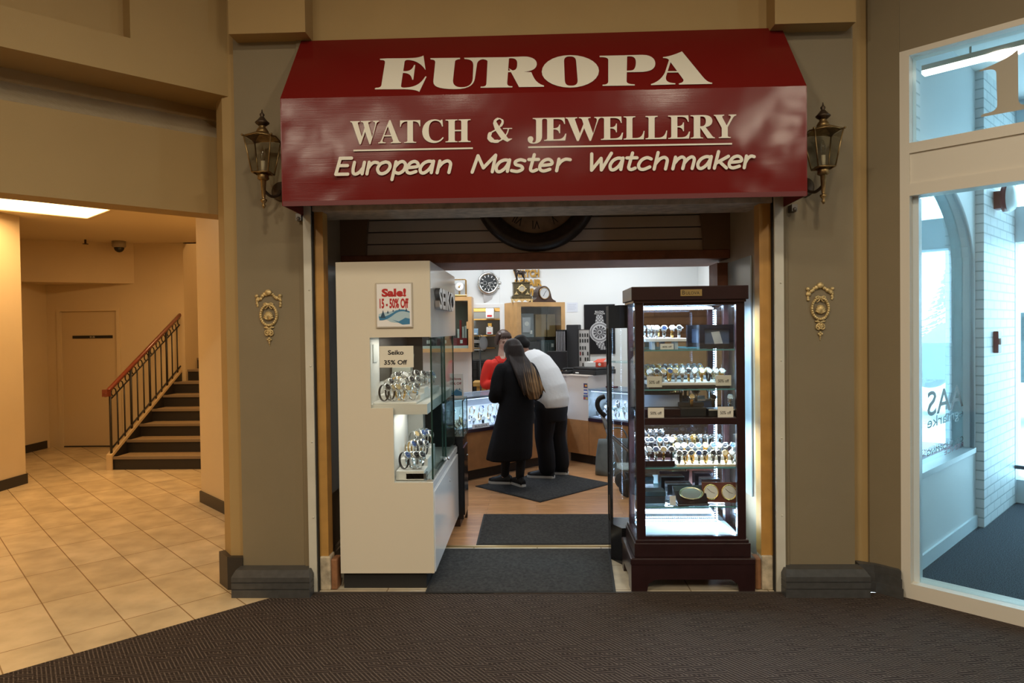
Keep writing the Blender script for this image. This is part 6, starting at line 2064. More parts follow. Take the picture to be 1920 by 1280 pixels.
# =================================================================== GLASS TOWER BEHIND THE MAHOGANY CABINET
tp = [(.495, .54), (.555, .43), (1.12, .43), (1.12, .69), (.495, .69)]
t = thing('glass_tower', 'slim black framed glass tower showcase behind the mahogany cabinet', 'display cabinet', (.495, .43, 0))
OT = Vector((.495, .43, 0))
mb = WB(OT); mb.prism(tp, 0, .24); obj('base', mb, BLACKG, t)
zt_ = aY(1160, 573, .55).z
mb = WB(OT); mb.prism(tp, zt_ - .15, zt_); obj('top', mb, BLACKM, t)
for (x_, y_) in ((.502, .545), (1.10, .44), (1.10, .68), (.502, .68)):
    mb = WB(OT); mb.box((x_ - .009, y_ - .009, .24), (x_ + .009, y_ + .009, zt_ - .15)); obj('post', mb, BLACKM, t)
for i in range(5):
    a, b = tp[i], tp[(i + 1) % 5]
    mb = WB(OT); mb.quad((a[0], a[1], .24), (b[0], b[1], .24), (b[0], b[1], zt_ - .15), (a[0], a[1], zt_ - .15)); obj('glass_pane', mb, GLASS, t)
for z_ in (.62, 1.0, 1.32):
    mb = WB(OT); mb.prism([(.51, .55), (.565, .445), (1.09, .445), (1.09, .67), (.51, .67)], z_, z_ + .007); obj('glass_shelf', mb, SHG, t)

# folded stroller with a bag over it
t = thing('stroller', 'folded stroller with black curved handle parked by the counter', 'stroller', (.95, 2.25, 0))
OS = Vector((.95, 2.25, 0))
hp = [aY(1134, 743, 2.22), aY(1124, 747, 2.22), aY(1120, 757, 2.22), aY(1124, 769, 2.22), aY(1135, 780, 2.22)]
mb = WB(OS); mb.tube(catmull(hp, 5), .022, 10); obj('handle', mb, mat('black_foam', (.012, .012, .013), .6), t)
lo = [aY(1131, 776, 2.22), aY(1143, 815, 2.24), Vector((.98, 2.26, .30)), Vector((1.05, 2.26, .09))]
mb = WB(OS); mb.tube(lo, .011, 8); mb.tube([lo[0] + Vector((.0, .3, 0)), lo[1] + Vector((0, .3, 0)), lo[2] + Vector((0, .3, 0)), lo[3] + Vector((0, .3, 0))], .011, 8); mb.tube([lo[1], Vector((.84, 2.24, .10))], .010, 8); mb.tube([lo[1] + Vector((0, .3, 0)), Vector((.84, 2.54, .10))], .010, 8); mb.tube([lo[1], lo[1] + Vector((0, .3, 0))], .01, 8); obj('frame', mb, mat('grey_metal_tube', (.30, .31, .32), .3, .8), t)
mb = WB(OS); mb.cyl((lo[0].x, lo[0].y - .018, lo[0].z), .022, .03, 12, 'y'); obj('hinge_knob', mb, BLACKM, t)
for x_, y_ in ((.84, 2.22), (.84, 2.54), (1.10, 2.22), (1.10, 2.54)):
    mb = WB(OS); mb.lathe([(.04, 0), (.075, .004), (.085, .012), (.085, .024), (.075, .032), (.04, .036)], 22, 'y', (x_, y_ - .015, .0855)); mb.tube([(x_, y_, .085), (x_ + .02 * (1 if x_ < .9 else -1), y_, .16)], .01, 6); obj('wheel', mb, BLACKM, t)
mb = WB(OS); mb.tube([Vector((1.10, 2.24, .16)), Vector((1.10, 2.54, .16))], .01, 6); mb.tube([Vector((.84, 2.24, .16)), Vector((.84, 2.54, .16))], .01, 6)
mb.loft([[Vector((.86 + .02 * i, 2.25 + .29 * (k in (1, 2)), .22 + .2 * i + .02 * (k in (2, 3)))) for k in range(4)] for i in range(3)], smooth=False); obj('seat_sling', mb, mat('black_mesh_fabric', (.02, .02, .022), .8), t)
g1_ = aZ(1117, 891, .004); g0_ = aY(1122, 823, g1_.y + .08)
mb = MB()
rings = []
for i in range(7):
    f = i / 6
    z_ = g1_.z + (g0_.z - g1_.z) * f
    x0_ = g1_.x + (g0_.x - g1_.x) * f - .01 * sin(pi * f); x1_ = x0_ + .40 + .02 * sin(2 * f)
    yy_ = g1_.y + .08 * f
    dp = .10 * (1 - .75 * f)
    rings.append([Vector((x0_ + (x1_ - x0_) * .5 * (1 - cos(a)), yy_ + dp * .5 - dp * .9 * sin(a) * (1 if a < pi else -1) * (1 if a < pi else -1) * (1), z_ + .006 * sin(3 * a + i))) for a in [2 * pi * k / 16 for k in range(16)]])
mb.loft(rings)
t2 = tag(obj('tote_bag', mb, mat('grey_green_fabric', (.13, .15, .15), .8, noise=.15, nscale=12)), 'grey fabric tote bag standing on the floor against counter behind the stroller', 'bag')
mb = MB(); mb.tube(catmull([(g0_.x + .08, g0_.y + .02, g0_.z - .02), (g0_.x + .14, g0_.y + .03, g0_.z + .10), (g0_.x + .26, g0_.y + .03, g0_.z + .10), (g0_.x + .32, g0_.y + .02, g0_.z - .02)], 6), .008, 6); obj('strap', mb, MATS['grey_green_fabric'], t2)

# =================================================================== BACK OF THE SHOP
MAPLE = mat('honey_maple', (0.58, 0.34, 0.14), .38, noise=.12, nscale=9, coat=.15)
# tall cabinet, turned
tc = aY(970, 640, 4.36)
t = thing('wall_cabinet', 'tall honey maple display cabinet with glass front behind the counter', 'cabinet', (tc.x, tc.y, 0), radians(24))
tw, td, th = .66, .42, aY(970, 566, 4.36).z
fr = .055
mb = MB(); mb.box((0, 0, 0), (fr, td, th)); mb.box((tw - fr, 0, 0), (tw, td, th)); mb.box((fr, 0, th - fr), (tw - fr, td, th)); mb.box((fr, 0, 0), (tw - fr, td, .75)); obj('carcass', mb, MAPLE, t)
mb = MB(); mb.box((fr, td - .02, .75), (tw - fr, td - .01, th - fr)); obj('back_panel', mb, mat('tan_back_panel', (.34, .22, .09), .5, noise=.1), t)
mb = MB(); mb.box((fr, .012, .75), (tw - fr, .017, th - fr)); mb.box((tw * .5, .006, .75), (tw - fr, .011, th - fr)); obj('sliding_glass', mb, GLASS, t)
for z_ in (1.12, 1.45):
    mb = MB(); mb.box((fr, .03, z_ - .008), (tw - fr, td - .02, z_)); obj('glass_shelf', mb, SHG, t)
MC = Matrix.Translation((tc.x, tc.y, 0)) @ Matrix.Rotation(radians(24), 4, 'Z')


def inbox(name, label, Mx, a, b, m, cat='box', tagm=None, group=None):
    p = Mx @ Vector(((a[0] + b[0]) / 2, (a[1] + b[1]) / 2, a[2]))
    rz = math.atan2(Mx[1][0], Mx[0][0])
    t = thing(name, label, cat, p, rz, group)
    d = [(b[i] - a[i]) for i in range(3)]
    mb = MB(); mb.bbox((-d[0] / 2, -d[1] / 2, 0), (d[0] / 2, d[1] / 2, d[2]), .003); obj('casing', mb, m, t)
    if tagm:
        mb = MB(); mb.box((tagm[0] - .016, -d[1] / 2 - .004, tagm[1]), (tagm[0] + .016, -d[1] / 2 - .002, tagm[1] + .045)); obj('price_tag', mb, PAPER, t)
    return t, d


GREYG = mat('grey_glassy_case', (.22, .25, .26), .15)
t_, d = inbox('table_clock', 'grey glass table clock on the upper shelf of the maple cabinet', MC, (.07, .10, 1.451), (.27, .25, 1.75), GREYG, 'clock', (.06, .04))
mb = MB(); mb.box((-.06, -d[1] / 2 - .006, .06), (.05, -d[1] / 2 - .003, .25)); mb.cur = 1; mb.lathe([(.03, 0), (.0, -.001)], 16, 'y', (0, -d[1] / 2 - .007, .17)); obj('dial', mb, [mat('silvery_panel', (.5, .52, .54), .2, .5), PAPER], t_)
t_, d = inbox('table_clock', 'rounded grey glass clock on the lower shelf of the maple cabinet', MC, (.07, .10, 1.121), (.17, .22, 1.34), GREYG, 'clock', (.045, .10))
mb = MB(); mb.lathe([(.05, 0), (.05, -.01), (.04, -.012)], 20, 'y', (0, -d[1] / 2, .13)); obj('dial', mb, mat('silvery_panel', (.5, .52, .54), .2, .5), t_)
inbox('table_clock', 'black slab clock case with tag in the middle of maple cabinet', MC, (.19, .10, 1.121), (.35, .25, 1.40), BLACKG, 'clock', (.0, .14))
t_, d = inbox('table_clock', 'tall dark grey glass clock case at the far end of maple cabinet shelf', MC, (.37, .10, 1.121), (.56, .25, 1.41), mat('dark_grey_glassy_case', (.10, .13, .13), .15), 'clock', (.06, .20))
mb = MB()
for k in range(4):
    mb.box((-.07 + .035 * k, -d[1] / 2 - .003, .02), (-.065 + .035 * k, -d[1] / 2, .26))
obj('vertical_rods', mb, mat('silvery_panel', (.5, .52, .54), .2, .5), t_)
inbox('carton', 'tan carton on the upper shelf of the maple cabinet', MC, (.31, .14, 1.451), (.46, .30, 1.74), mat('tan_carton', (.40, .26, .10), .6), 'box', None, 'cartons in the maple cabinet')
inbox('carton', 'tan carton at the far end of maple cabinet upper shelf', MC, (.475, .14, 1.451), (.59, .30, 1.74), MATS['tan_carton'], 'box', None, 'cartons in the maple cabinet')

# clocks on top of it
t = thing('mantel_clock', 'dark gilt mantel clock topped by a bronze goat on the maple cabinet', 'clock', MC @ Vector((.12, .14, th)), radians(10))
t.scale = (.82, .82, .78)
OLIVE = mat('dark_olive_marble', (.085, .065, .03), .3, noise=.4, nscale=40)
mb = MB(); mb.bbox((-.155, -.08, .055), (.155, .08, .10), .006); mb.bbox((-.135, -.07, .10), (.135, .07, .118), .004); mb.bbox((-.125, -.065, .118), (.125, .065, .31), .004); mb.bbox((-.135, -.072, .31), (.135, .072, .325), .003); obj('clock_case', mb, OLIVE, t)
mb = MB()
for sx in (-1, 1):
    mb.bbox((sx * .15 - .015, -.085, 0), (sx * .15 + .015, -.04, .055), .005)
mb.poly_ext([path('M-.13,.055 L.13,.055 L.13,.03 C.10,.0 .08,.0 .06,.03 C.04,.05 .03,.02 0,.0 C-.03,.02 -.04,.05 -.06,.03 C-.08,.0 -.10,.0 -.13,.03')], (0, -.07, 0), (1, 0, 0), (0, 0, 1), (0, -1, 0), .01)
for sx in (-1, 1):
    mb.poly_ext([path('M-.035,0 L.035,0 C.02,.02 .01,.02 0,.055 C-.01,.02 -.02,.02 -.035,0')], (sx * .085, -.066, .125), (1, 0, 0), (0, 0, 1), (0, -1, 0), .008)
mb.lathe([(.052, -.066), (.058, -.074), (.048, -.08), (.042, -.074)], 24, 'y', (0, 0, .215)); mb.ell((-.062, -.07, .215), (.014, .008, .010)); mb.ell((.062, -.07, .215), (.014, .008, .010)); mb.ell((0, -.07, .275), (.010, .008, .012)); mb.ell((0, -.07, .155), (.010, .008, .012))
obj('gilt_mounts', mb, GILT, t)
mb = MB(); mb.lathe([(.043, -.0745), (0, -.075)], 24, 'y', (0, 0, .215)); obj('dial', mb, mat('aged_dial', (.42, .38, .30), .4), t)
# the goat (a bronze ornament): one continuous figure
sk = bpy.data.meshes.new('goat_figure')
gv = [(0, 0, .16), (-.05, 0, .165), (-.075, 0, .20), (-.10, 0, .20), (.05, 0, .158), (.075, 0, .165), (.095, 0, .14), (-.05, -.02, .10), (-.055, -.02, .05), (-.06, -.02, 0), (-.05, .02, .10), (-.035, .02, .05), (-.045, .02, 0), (.05, -.02, .10), (.065, -.02, .06), (.055, -.02, 0), (.05, .02, .10), (.075, .02, .06), (.07, .02, 0), (-.08, -.012, .225), (-.05, -.02, .245), (-.08, .012, .225), (-.05, .02, .245)]
ge = [(0, 1), (1, 2), (2, 3), (0, 4), (4, 5), (5, 6), (1, 7), (7, 8), (8, 9), (1, 10), (10, 11), (11, 12), (4, 13), (13, 14), (14, 15), (4, 16), (16, 17), (17, 18), (2, 19), (19, 20), (2, 21), (21, 22)]
gr = [.034, .032, .022, .012, .034, .016, .006, .017, .010, .007, .017, .010, .007, .018, .010, .007, .018, .010, .007, .007, .004, .007, .004]
sk.from_pydata(gv, ge, [])
go = link('goat_figure', sk, t)
go.location = (-.02, 0, .325)
sk.materials.append(mat('dark_bronze_figure', (.035, .025, .02), .35, .7))
md = go.modifiers.new('skin', 'SKIN')
for i, r_ in enumerate(gr):
    sk.skin_vertices[0].data[i].radius = (r_, r_)
sk.skin_vertices[0].data[0].use_root = True
md2 = go.modifiers.new('sub', 'SUBSURF'); md2.levels = 1; md2.render_levels = 1
t = thing('mantel_clock', 'dark wooden hump mantel clock with silver dial on the maple cabinet', 'clock', MC @ Vector((.40, .13, th)), radians(28))
t.scale = (.88, .88, .88)
mb = MB(); mb.poly_ext([path('M-.19,0 L.19,0 L.19,.02 L.15,.04 C.11,.06 .12,.10 .105,.14 C.09,.20 .05,.235 0,.235 C-.05,.235 -.09,.20 -.105,.14 C-.12,.10 -.11,.06 -.15,.04 L-.19,.02')], (0, .06, 0), (1, 0, 0), (0, 0, 1), (0, -1, 0), .13); obj('wooden_case', mb, mat('walnut_case', (.055, .028, .018), .3, noise=.2, nscale=14, coat=.3), t)
mb = MB(); mb.lathe([(.085, -.07), (.088, -.085), (.078, -.09), (.076, -.08)], 28, 'y', (0, 0, .13)); bz = obj('bezel', mb, mat('dark_brass', (.25, .16, .07), .3, .9), t)
mb = MB(); mb.lathe([(.077, -.081), (0, -.0815)], 28, 'y', (0, 0, .13)); obj('dial', mb, mat('bright_silver_dial', (.66, .67, .67), .3, .3), t)
mb = MB(); mb.tube([(0, -.083, .13), (.03, -.083, .17)], .003, 5); mb.tube([(0, -.083, .13), (-.02, -.083, .09)], .003, 5); obj('hands', mb, BLKT, bz)

# wall lettering
GOLDL = mat('gold_wall_lettering', (.46, .25, .04), .5)
def wall_word(s, px0, px1, py0, py1, label):
    a, b = aY(px0, py1, YBK - .03), aY(px1, py0, YBK - .03)
    cu = bpy.data.curves.new('word', 'FONT'); cu.body = s; cu.size = 1; cu.extrude = .12; cu.offset = .05; cu.resolution_u = 2
    o = bpy.data.objects.new('word', cu); COL.objects.link(o); bpy.context.view_layer.update()
    me = bpy.data.meshes.new_from_object(o.evaluated_get(bpy.context.evaluated_depsgraph_get()))
    bpy.data.objects.remove(o)
    wv = max(v.co.x for v in me.vertices); h_ = b.z - a.z
    mb = MB(); mb.add([(v.co.x / wv * (b.x - a.x), -v.co.z * .1, v.co.y * h_ / .73) for v in me.vertices], [list(p.vertices) for p in me.polygons])
    bpy.data.meshes.remove(me)
    one('wall_lettering', mb, GOLDL, label, 'lettering', 'gold lettering on the shop wall', (a.x, YBK - .018, a.z))


wall_word('WATCH', 963, 1011, 505, 519, 'raised gold word on the top line of the wall lettering')
wall_word('REPAIR', 965, 1016, 523, 536, 'raised gold word on the middle line of the wall lettering')
wall_word('SERVICE', 962, 1020, 540, 554, 'raised gold word on the lowest line behind the mantel clocks')

# watch shaped wall clock
c = aY(914, 531, YBK)
t = thing('wall_clock', 'giant wristwatch shaped wall clock with black dial on the white wall', 'clock', (c.x, YBK, c.z), radians(16))
t.scale = (.9, .9, .92)
mb = MB(); mb.lathe([(.155, -.02), (.165, -.05), (.16, -.075), (.14, -.085), (.128, -.07)], 36, 'y'); mb.cyl((.16, -.05, 0), .022, .035, 10, 'x'); mb.cyl((.14, -.05, .07), .016, .03, 8, 'x'); mb.cyl((.14, -.05, -.07), .016, .03, 8, 'x'); obj('case', mb, STEEL, t)
mb = MB(); mb.lathe([(.13, -.071), (0, -.0715)], 36, 'y'); obj('dial', mb, mat('charcoal_dial', (.035, .04, .042), .3), t)
mb = MB()
for k in range(12):
    a = 2 * pi * k / 12
    e = Vector((sin(a), 0, cos(a))); q = Vector((cos(a), 0, -sin(a))) * .006; o = Vector((0, -.073, 0))
    mb.add([o + e * .088 - q, o + e * .088 + q, o + e * .118 + q, o + e * .118 - q], [(0, 1, 2, 3)])
for a, L, w_ in ((radians(75), .08, .006), (radians(165), .09, .004)):
    e = Vector((sin(a), 0, cos(a))); q = Vector((cos(a), 0, -sin(a))) * w_; o = Vector((0, -.075, 0))
    mb.add([o - q, o + q, o + e * L], [(0, 1, 2), (2, 1, 0)])
for cx_, cz_ in ((-.055, 0), (.05, -.03), (0, -.06)):
    mb.tube([(cx_ + .028 * cos(2 * pi * k / 16), -.073, cz_ + .028 * sin(2 * pi * k / 16)) for k in range(16)], .002, 4, closed=True)
obj('markers_and_hands', mb, DIALS['white'], t)
mb = MB()
for sg in (1, -1):
    mb.loft([[Vector((x_ * (.075 - .006 * i), -.06 + .02 * i + (.012 if k > 1 else 0), sg * (.14 + .045 * i))) for k, x_ in enumerate((-1, 1, 1, -1))] for i in range(4)], smooth=False)
obj('strap_stubs', mb, mat('pale_clear_strap', (.62, .64, .65), .2), t)
a, b = aY(1063, 585, YBK - .004), aY(1083, 567, YBK - .004)
mb = MB(); mb.box((a.x, YBK - .004, a.z), (b.x, YBK - .001, b.z)); mb.cur = 1
for k in range(4):
    mb.box((a.x + .015, YBK - .0048, b.z - .03 - .022 * k), (b.x - .02 - .015 * (k % 2), YBK - .004, b.z - .026 - .022 * k))
one('wall_notice', mb, [mat('pale_blue_paper', (.70, .74, .82), .6), mat('faint_grey_print', (.45, .5, .6), .6)], 'pale paper notice pinned to the white wall beside the maple cabinet', 'notice')

# poster
a, b = aY(1096, 664, YBK - .03), aY(1153, 570, YBK - .03)
t = thing('watch_poster', 'tall black poster of a steel wristwatch on the white wall', 'poster', ((a.x + b.x) / 2, YBK - .012, a.z))
pw, ph = b.x - a.x, b.z - a.z
mb = MB(); mb.box((-pw / 2, -.008, 0), (pw / 2, 0, ph)); obj('panel', mb, mat('poster_black', (.010, .010, .012), .3), t)
mb = MB(); text(mb, 'BULOVA', (0, -.009, ph * .835), EX, EZ, .026, width=.115); text(mb, 'ACCUTRON', (0, -.009, ph * .80), EX, EZ, .020, width=.14); obj('lettering', mb, DIALS['white'], t)
cz_ = ph * .44
g2 = [mat('print_light_grey', (.55, .56, .57), .4), mat('print_mid_grey', (.22, .22, .23), .4), mat('print_dark_grey', (.07, .07, .075), .4)]
mb = MB()
def ringp(r0, r1, y, n=40):
    o = [Vector((r * cos(2 * pi * k / n), y, cz_ + r * sin(2 * pi * k / n))) for r in (r0, r1) for k in range(n)]
    mb.add(o, [(k, (k + 1) % n, n + (k + 1) % n, n + k) for k in range(n)])
for sg in (1, -1):
    for i in range(6):
        for c_ in range(5):
            z0_ = cz_ + sg * (.105 + .022 * i); w_ = (.062 - .004 * i) / 2.5
            mb.cur = (c_ + i) % 2
            x_ = (c_ - 2) * w_ + (.006 * i * i * .3 if sg < 0 else 0)
            mb.add([(x_ - w_ * .45, -.0088, z0_), (x_ + w_ * .45, -.0088, z0_), (x_ + w_ * .45, -.0088, z0_ + sg * .019), (x_ - w_ * .45, -.0088, z0_ + sg * .019)], [(0, 1, 2, 3) if sg > 0 else (3, 2, 1, 0)])
mb.cur = 0; ringp(.136, .086, -.0092); mb.cur = 2; ringp(.098, .0, -.0090); mb.cur = 1; ringp(.125, .104, -.0094)
mb.cur = 0; mb.add([(.13, -.009, cz_ - .015), (.155, -.009, cz_ - .015), (.155, -.009, cz_ + .015), (.13, -.009, cz_ + .015)], [(0, 1, 2, 3)])
for k in range(12):
    a = 2 * pi * k / 12; e = Vector((sin(a), 0, cos(a))); q = Vector((cos(a), 0, -sin(a))) * .006; o = Vector((0, -.0096, cz_))
    mb.add([o + e * .058 - q, o + e * .058 + q, o + e * .085 + q, o + e * .085 - q], [(0, 1, 2, 3)])
mb.cur = 1; ringp(.055, .04, -.0096); mb.cur = 0; ringp(.030, .02, -.0097)
obj('watch_print', mb, g2, t)

# wall cabinet by the workshop door
a, b = aY(772, 661, 4.92), aY(884, 556, 4.92)
OW = Vector((a.x, 4.92, a.z)); cw, ch = b.x - a.x, b.z - a.z
t = thing('wall_cabinet', 'honey maple glass cabinet hung on the wall beside the workshop door', 'cabinet', OW)
f = .05
mb = MB(); mb.box((0, 0, 0), (f, YBK - 4.92, ch)); mb.box((cw - f, 0, 0), (cw, YBK - 4.92, ch)); mb.box((f, 0, 0), (cw - f, YBK - 4.92, f)); mb.box((f, 0, ch - f), (cw - f, YBK - 4.92, ch)); obj('carcass', mb, MAPLE, t)
mb = MB(); mb.box((f, .26, f), (cw - f, .27, ch - f)); obj('back_panel', mb, mat('grey_olive_back', (.20, .18, .14), .5), t)
mb = MB(); mb.box((f, .012, f), (cw - f, .016, ch - f)); obj('glass_front', mb, GLASSG, t)
mb = MB(); mb.box((f, .02, f), (cw - f, .25, f + .035)); obj('white_plinth', mb, PAPER, t)
mb = MB(); mb.box((cw - f - .02, -.008, ch * .42), (cw - f + .01, 0, ch * .55)); obj('door_pull', mb, MAPLE, t)
MW = Matrix.Translation(OW)
zf = f + .035
for k, (x0_, x1_, hh_, m_, lb) in enumerate(((cw - .26, cw - .07, .10, mat('crimson_case', (.22, .01, .015), .35), 'crimson jewellery case at the end of the hung cabinet'), (cw - .47, cw - .29, .10, mat('dark_crimson_case', (.12, .01, .015), .35), 'dark crimson jewellery case beside the crimson one'), (.10, .28, .14, mat('dark_green_case', (.03, .06, .05), .4), 'dark green case at the dark end of the hung cabinet'), (cw - .68, cw - .50, .16, BLACKM, 'matt black case in middle of the hung cabinet'))):
    inbox('jewellery_case', lb, MW, (x0_, .04, zf), (x1_, .16, zf + hh_), m_, 'case', (.02, .03), 'jewellery cases in the hung cabinet')
for k, (x_, h_, m_, nm) in enumerate(((cw - .10, .26, PAPER, 'white'), (cw - .135, .25, PAPER, 'white'), (cw - .20, .22, PAPER, 'white'), (cw - .17, .34, mat('red_book', (.35, .02, .02), .5), 'red'), (cw - .25, .20, mat('dark_book', (.05, .04, .04), .5), 'dark'), (cw - .31, .36, MATS['red_book'], 'red'))):
    mb = MB(); mb.bbox((-.013, 0, 0), (.013, .07, h_), .002)
    one('booklet', mb, m_, '%s upright booklet at the rear of hung cabinet, %s from the workshop door' % (nm, ORD[(0, 1, 3, 2, 4, 5)[k]]), 'booklet', 'booklets in the hung cabinet', OW + Vector((x_, .175, zf)))
# skeleton clock on top of it
c = aY(862, 557, 5.05)
t = thing('carriage_clock', 'gilt glass carriage clock on top of the hung maple cabinet', 'clock', (c.x, 5.05, OW.z + ch))
w_, h_ = .085, .24
mb = MB(); mb.bbox((-w_ - .015, -.07, 0), (w_ + .015, .07, .03), .004); mb.bbox((-w_, -.06, h_ - .012), (w_, .06, h_), .003)
for sx in (-1, 1):
    for sy in (-1, 1):
        mb.box((sx * w_ - .006, sy * .055 - .006, .03), (sx * w_ + .006, sy * .055 + .006, h_ - .01))
obj('gilt_frame', mb, GOLD, t)
mb = MB(); mb.lathe([(.055, 0), (.06, -.01), (.05, -.014), (.0, -.014)], 24, 'y', (0, -.02, .14)); obj('dial', mb, DIALS['white'], t)
mb = MB(); mb.ell((0, -.038, .14), .013); mb.tube([(0, -.036, .14), (.02, -.036, .165)], .003, 5); mb.box((-.01, -.03, .03), (.01, -.01, .09)); obj('movement', mb, GOLD, t)

# =================================================================== WORKSHOP BEHIND THE DOOR
def at5(px, py, y): return aY(px, py, y)
a, b = at5(880, 738, 6.6), at5(911, 676, 6.6)
t = thing('drawer_chest', 'black chest of small drawers in the workshop doorway', 'chest', ((a.x + b.x) / 2, 6.62, 0))
cw_, ch_ = .30, b.z
mb = MB(); mb.box((-cw_, 0, 0), (cw_, .4, ch_)); obj('chest_body', mb, BLACKM, t)
for r_ in range(7):
    for c_ in range(2):
        mb = MB(); mb.bbox((-cw_ + .01 + c_ * cw_, -.015, ch_ - .02 - .125 * (r_ + 1) + .008), (-cw_ + c_ * cw_ + cw_ - .01, 0, ch_ - .02 - .125 * r_), .003); d_ = obj('drawer', mb, mat('black_drawer', (.025, .024, .024), .45), t)
        mb = MB(); mb.ell((-cw_ / 2 + c_ * cw_, -.022, ch_ - .085 - .125 * r_), .011, 8, 6); obj('knob', mb, CHROME, d_)
a, b = at5(886, 745, 5.9), at5(925, 716, 5.9)
t = thing('workbench', 'small orange pine workbench in the workshop doorway', 'bench', ((a.x + b.x) / 2, 6.0, 0))
PINE = mat('orange_pine', (.58, .33, .09), .45, noise=.1, nscale=10)
hw_ = (b.x - a.x) / 2
mb = MB(); mb.bbox((-hw_, -.12, b.z - .06), (hw_ + .2, .3, b.z), .005); obj('bench_top', mb, PINE, t)
mb = MB(); mb.box((-hw_ + .06, -.08, .25), (hw_ + .18, .26, b.z - .06)); obj('apron_chest', mb, PINE, t)
for sx in (-hw_ + .08, hw_ + .15):
    mb = MB(); mb.box((sx - .03, -.07, 0), (sx + .03, .0, .25)); obj('leg', mb, PINE, t)
bz_ = b.z
t = thing('bench_lathe', 'pale grey watchmaker machine standing on the pine bench', 'machine', (at5(912, 712, 5.95).x, 5.98, bz_))
mb = MB(); mb.bbox((-.06, -.04, 0), (.07, .06, .05), .008); mb.lathe([(.05, 0), (.06, .02), (.045, .06), (.02, .09)], 14, 'z', (0, 0, .05)); mb.tube(catmull([(0, 0, .12), (-.03, 0, .19), (.02, 0, .25), (.05, 0, .22)], 5), .02, 8); obj('machine_body', mb, mat('pale_machine_enamel', (.66, .66, .62), .35), t)
mb = MB(); mb.tube([(.0, -.05, .02), (.01, -.08, -.08), (.0, -.09, -.16)], .006, 6); obj('cable', mb, BLACKM, t)
mb = MB(); mb.cyl((0, 0, 0), .011, 1.25, 8); mb.cyl((0, 0, 0), .12, .02, 14); st_ = at5(901, 700, 5.75); t = thing('floor_stand', 'thin metal stand with a hanging tool pouch in the workshop doorway', 'stand', (st_.x, 5.75, 0)); obj('pole', mb, mat('dark_pole', (.08, .08, .08), .4, .6), t)
mb = MB(); mb.ell((.05, 0, 1.36), (.06, .04, .10)); mb.tube([(0, 0, 1.25), (.0, 0, 1.48), (.05, 0, 1.47)], .007, 6); obj('tool_pouch', mb, mat('grey_vinyl_pouch', (.30, .31, .32), .4), t)
mb = MB(); mb.box((D0 - .4, 6.9, aY(890, 584, 6.9).z), (D1 + .1, 7.2, aY(890, 574, 6.9).z)); struct('workshop_beam', mb, PINE)
for k, (px0, py0, px1, py1, y_, m_, lb) in enumerate(((911, 577, 926, 596, 6.8, mat('white_red_carton', (.72, .70, .66), .5), 'white carton high on the workshop wall shelf'), (912, 613, 924, 627, 6.8, MATS['white_red_carton'], 'white carton with amber mark on the lower workshop shelf'), (887, 616, 896, 628, 6.8, mat('blue_white_carton', (.25, .38, .50), .5), 'blue and white carton near the workshop door frame'), (915, 606, 922, 613.2, 6.8, mat('amber_carton', (.55, .30, .05), .5), 'small amber carton stacked on the white one'))):
    a, b = aY(px0, py1, y_), aY(px1, py0, y_)
    t = thing('carton', lb, 'box', ((a.x + b.x) / 2, y_ + .06, a.z), 0, 'cartons on the workshop shelves')
    w_, h_ = (b.x - a.x) / 2, b.z - a.z
    mb = MB(); mb.bbox((-w_, -.06, 0), (w_, .06, h_), .003); obj('casing', mb, m_, t)
    mb = MB(); mb.box((-w_ * .7, -.0615, h_ * .12), (w_ * .5, -.0605, h_ * .3)); obj('printed_band', mb, REDT if k < 2 else PAPER, t)
for z_, nm in ((aY(917, 597, 6.8).z, 'upper'), (aY(917, 628, 6.8).z, 'lower')):
    mb = MB(); mb.box((-.28, 0, -.02), (.25, .66, 0)); one('wall_shelf', mb, PINE, '%s pine wall shelf in the workshop' % nm, 'shelf', None, (aY(917, 600, 6.8).x, 6.88, z_))
for k in range(12):
    px = 884 + 3.6 * (k % 6) + 1.5; py = 640 + 14 * (k // 6)
    p = aY(px, py, 7.3)
    mb = MB(); mb.bbox((-.045, 0, -.05), (.045, .15, .05 + .012 * (k % 3)), .012); mb.cur = 1; mb.lathe([(.03, -.004), (0, -.005)], 12, 'y', (0, 0, 0))
    t_ = one('bench_clock', mb, [(BLACKM, mat('grey_tool', (.3, .3, .3), .4), mat('olive_tool', (.12, .12, .09), .5))[k % 3], DIALS['white']], '%s small dial clock from the workshop door hinge side, %s tool shelf' % (ORD[k % 6], ('upper', 'lower')[k // 6]), 'clock', 'small clocks on the workshop wall', (p.x, 7.36, p.z))
mb = MB(); mb.box((-.95, 0, 0), (.2, .2, .02)); one('wall_shelf', mb, PINE, 'long dark shelf of small clocks at the back of workshop', 'shelf', None, (aY(905, 646, 7.3).x, 7.35, aY(905, 646, 7.3).z - .07))

# =================================================================== PEOPLE
def remeshed(name, mb, m, parent, vox, smooth=2, sm=0.5):
    o = obj(name, mb, m, parent)
    r = o.modifiers.new('remesh', 'REMESH')
    r.mode = 'VOXEL'
    r.voxel_size = vox
    r.use_smooth_shade = True
    if smooth:
        s = o.modifiers.new('smooth', 'SMOOTH')
        s.factor = sm
        s.iterations = smooth
    return o


def limb(mb, pts, rad, n=14, flat=1.0):
    """tapered limb with rounded ends; more rings between joints"""
    P, Rr_ = [], []
    c = catmull([tuple(p) + (r,) for p, r in zip(pts, rad)], 5)
    mb.tube([q[:3] for q in c], [q[3] for q in c], n, flat=flat)
    mb.ell(pts[0], rad[0] * .98, 12, 8)
    mb.ell(pts[-1], rad[-1] * .98, 12, 8)


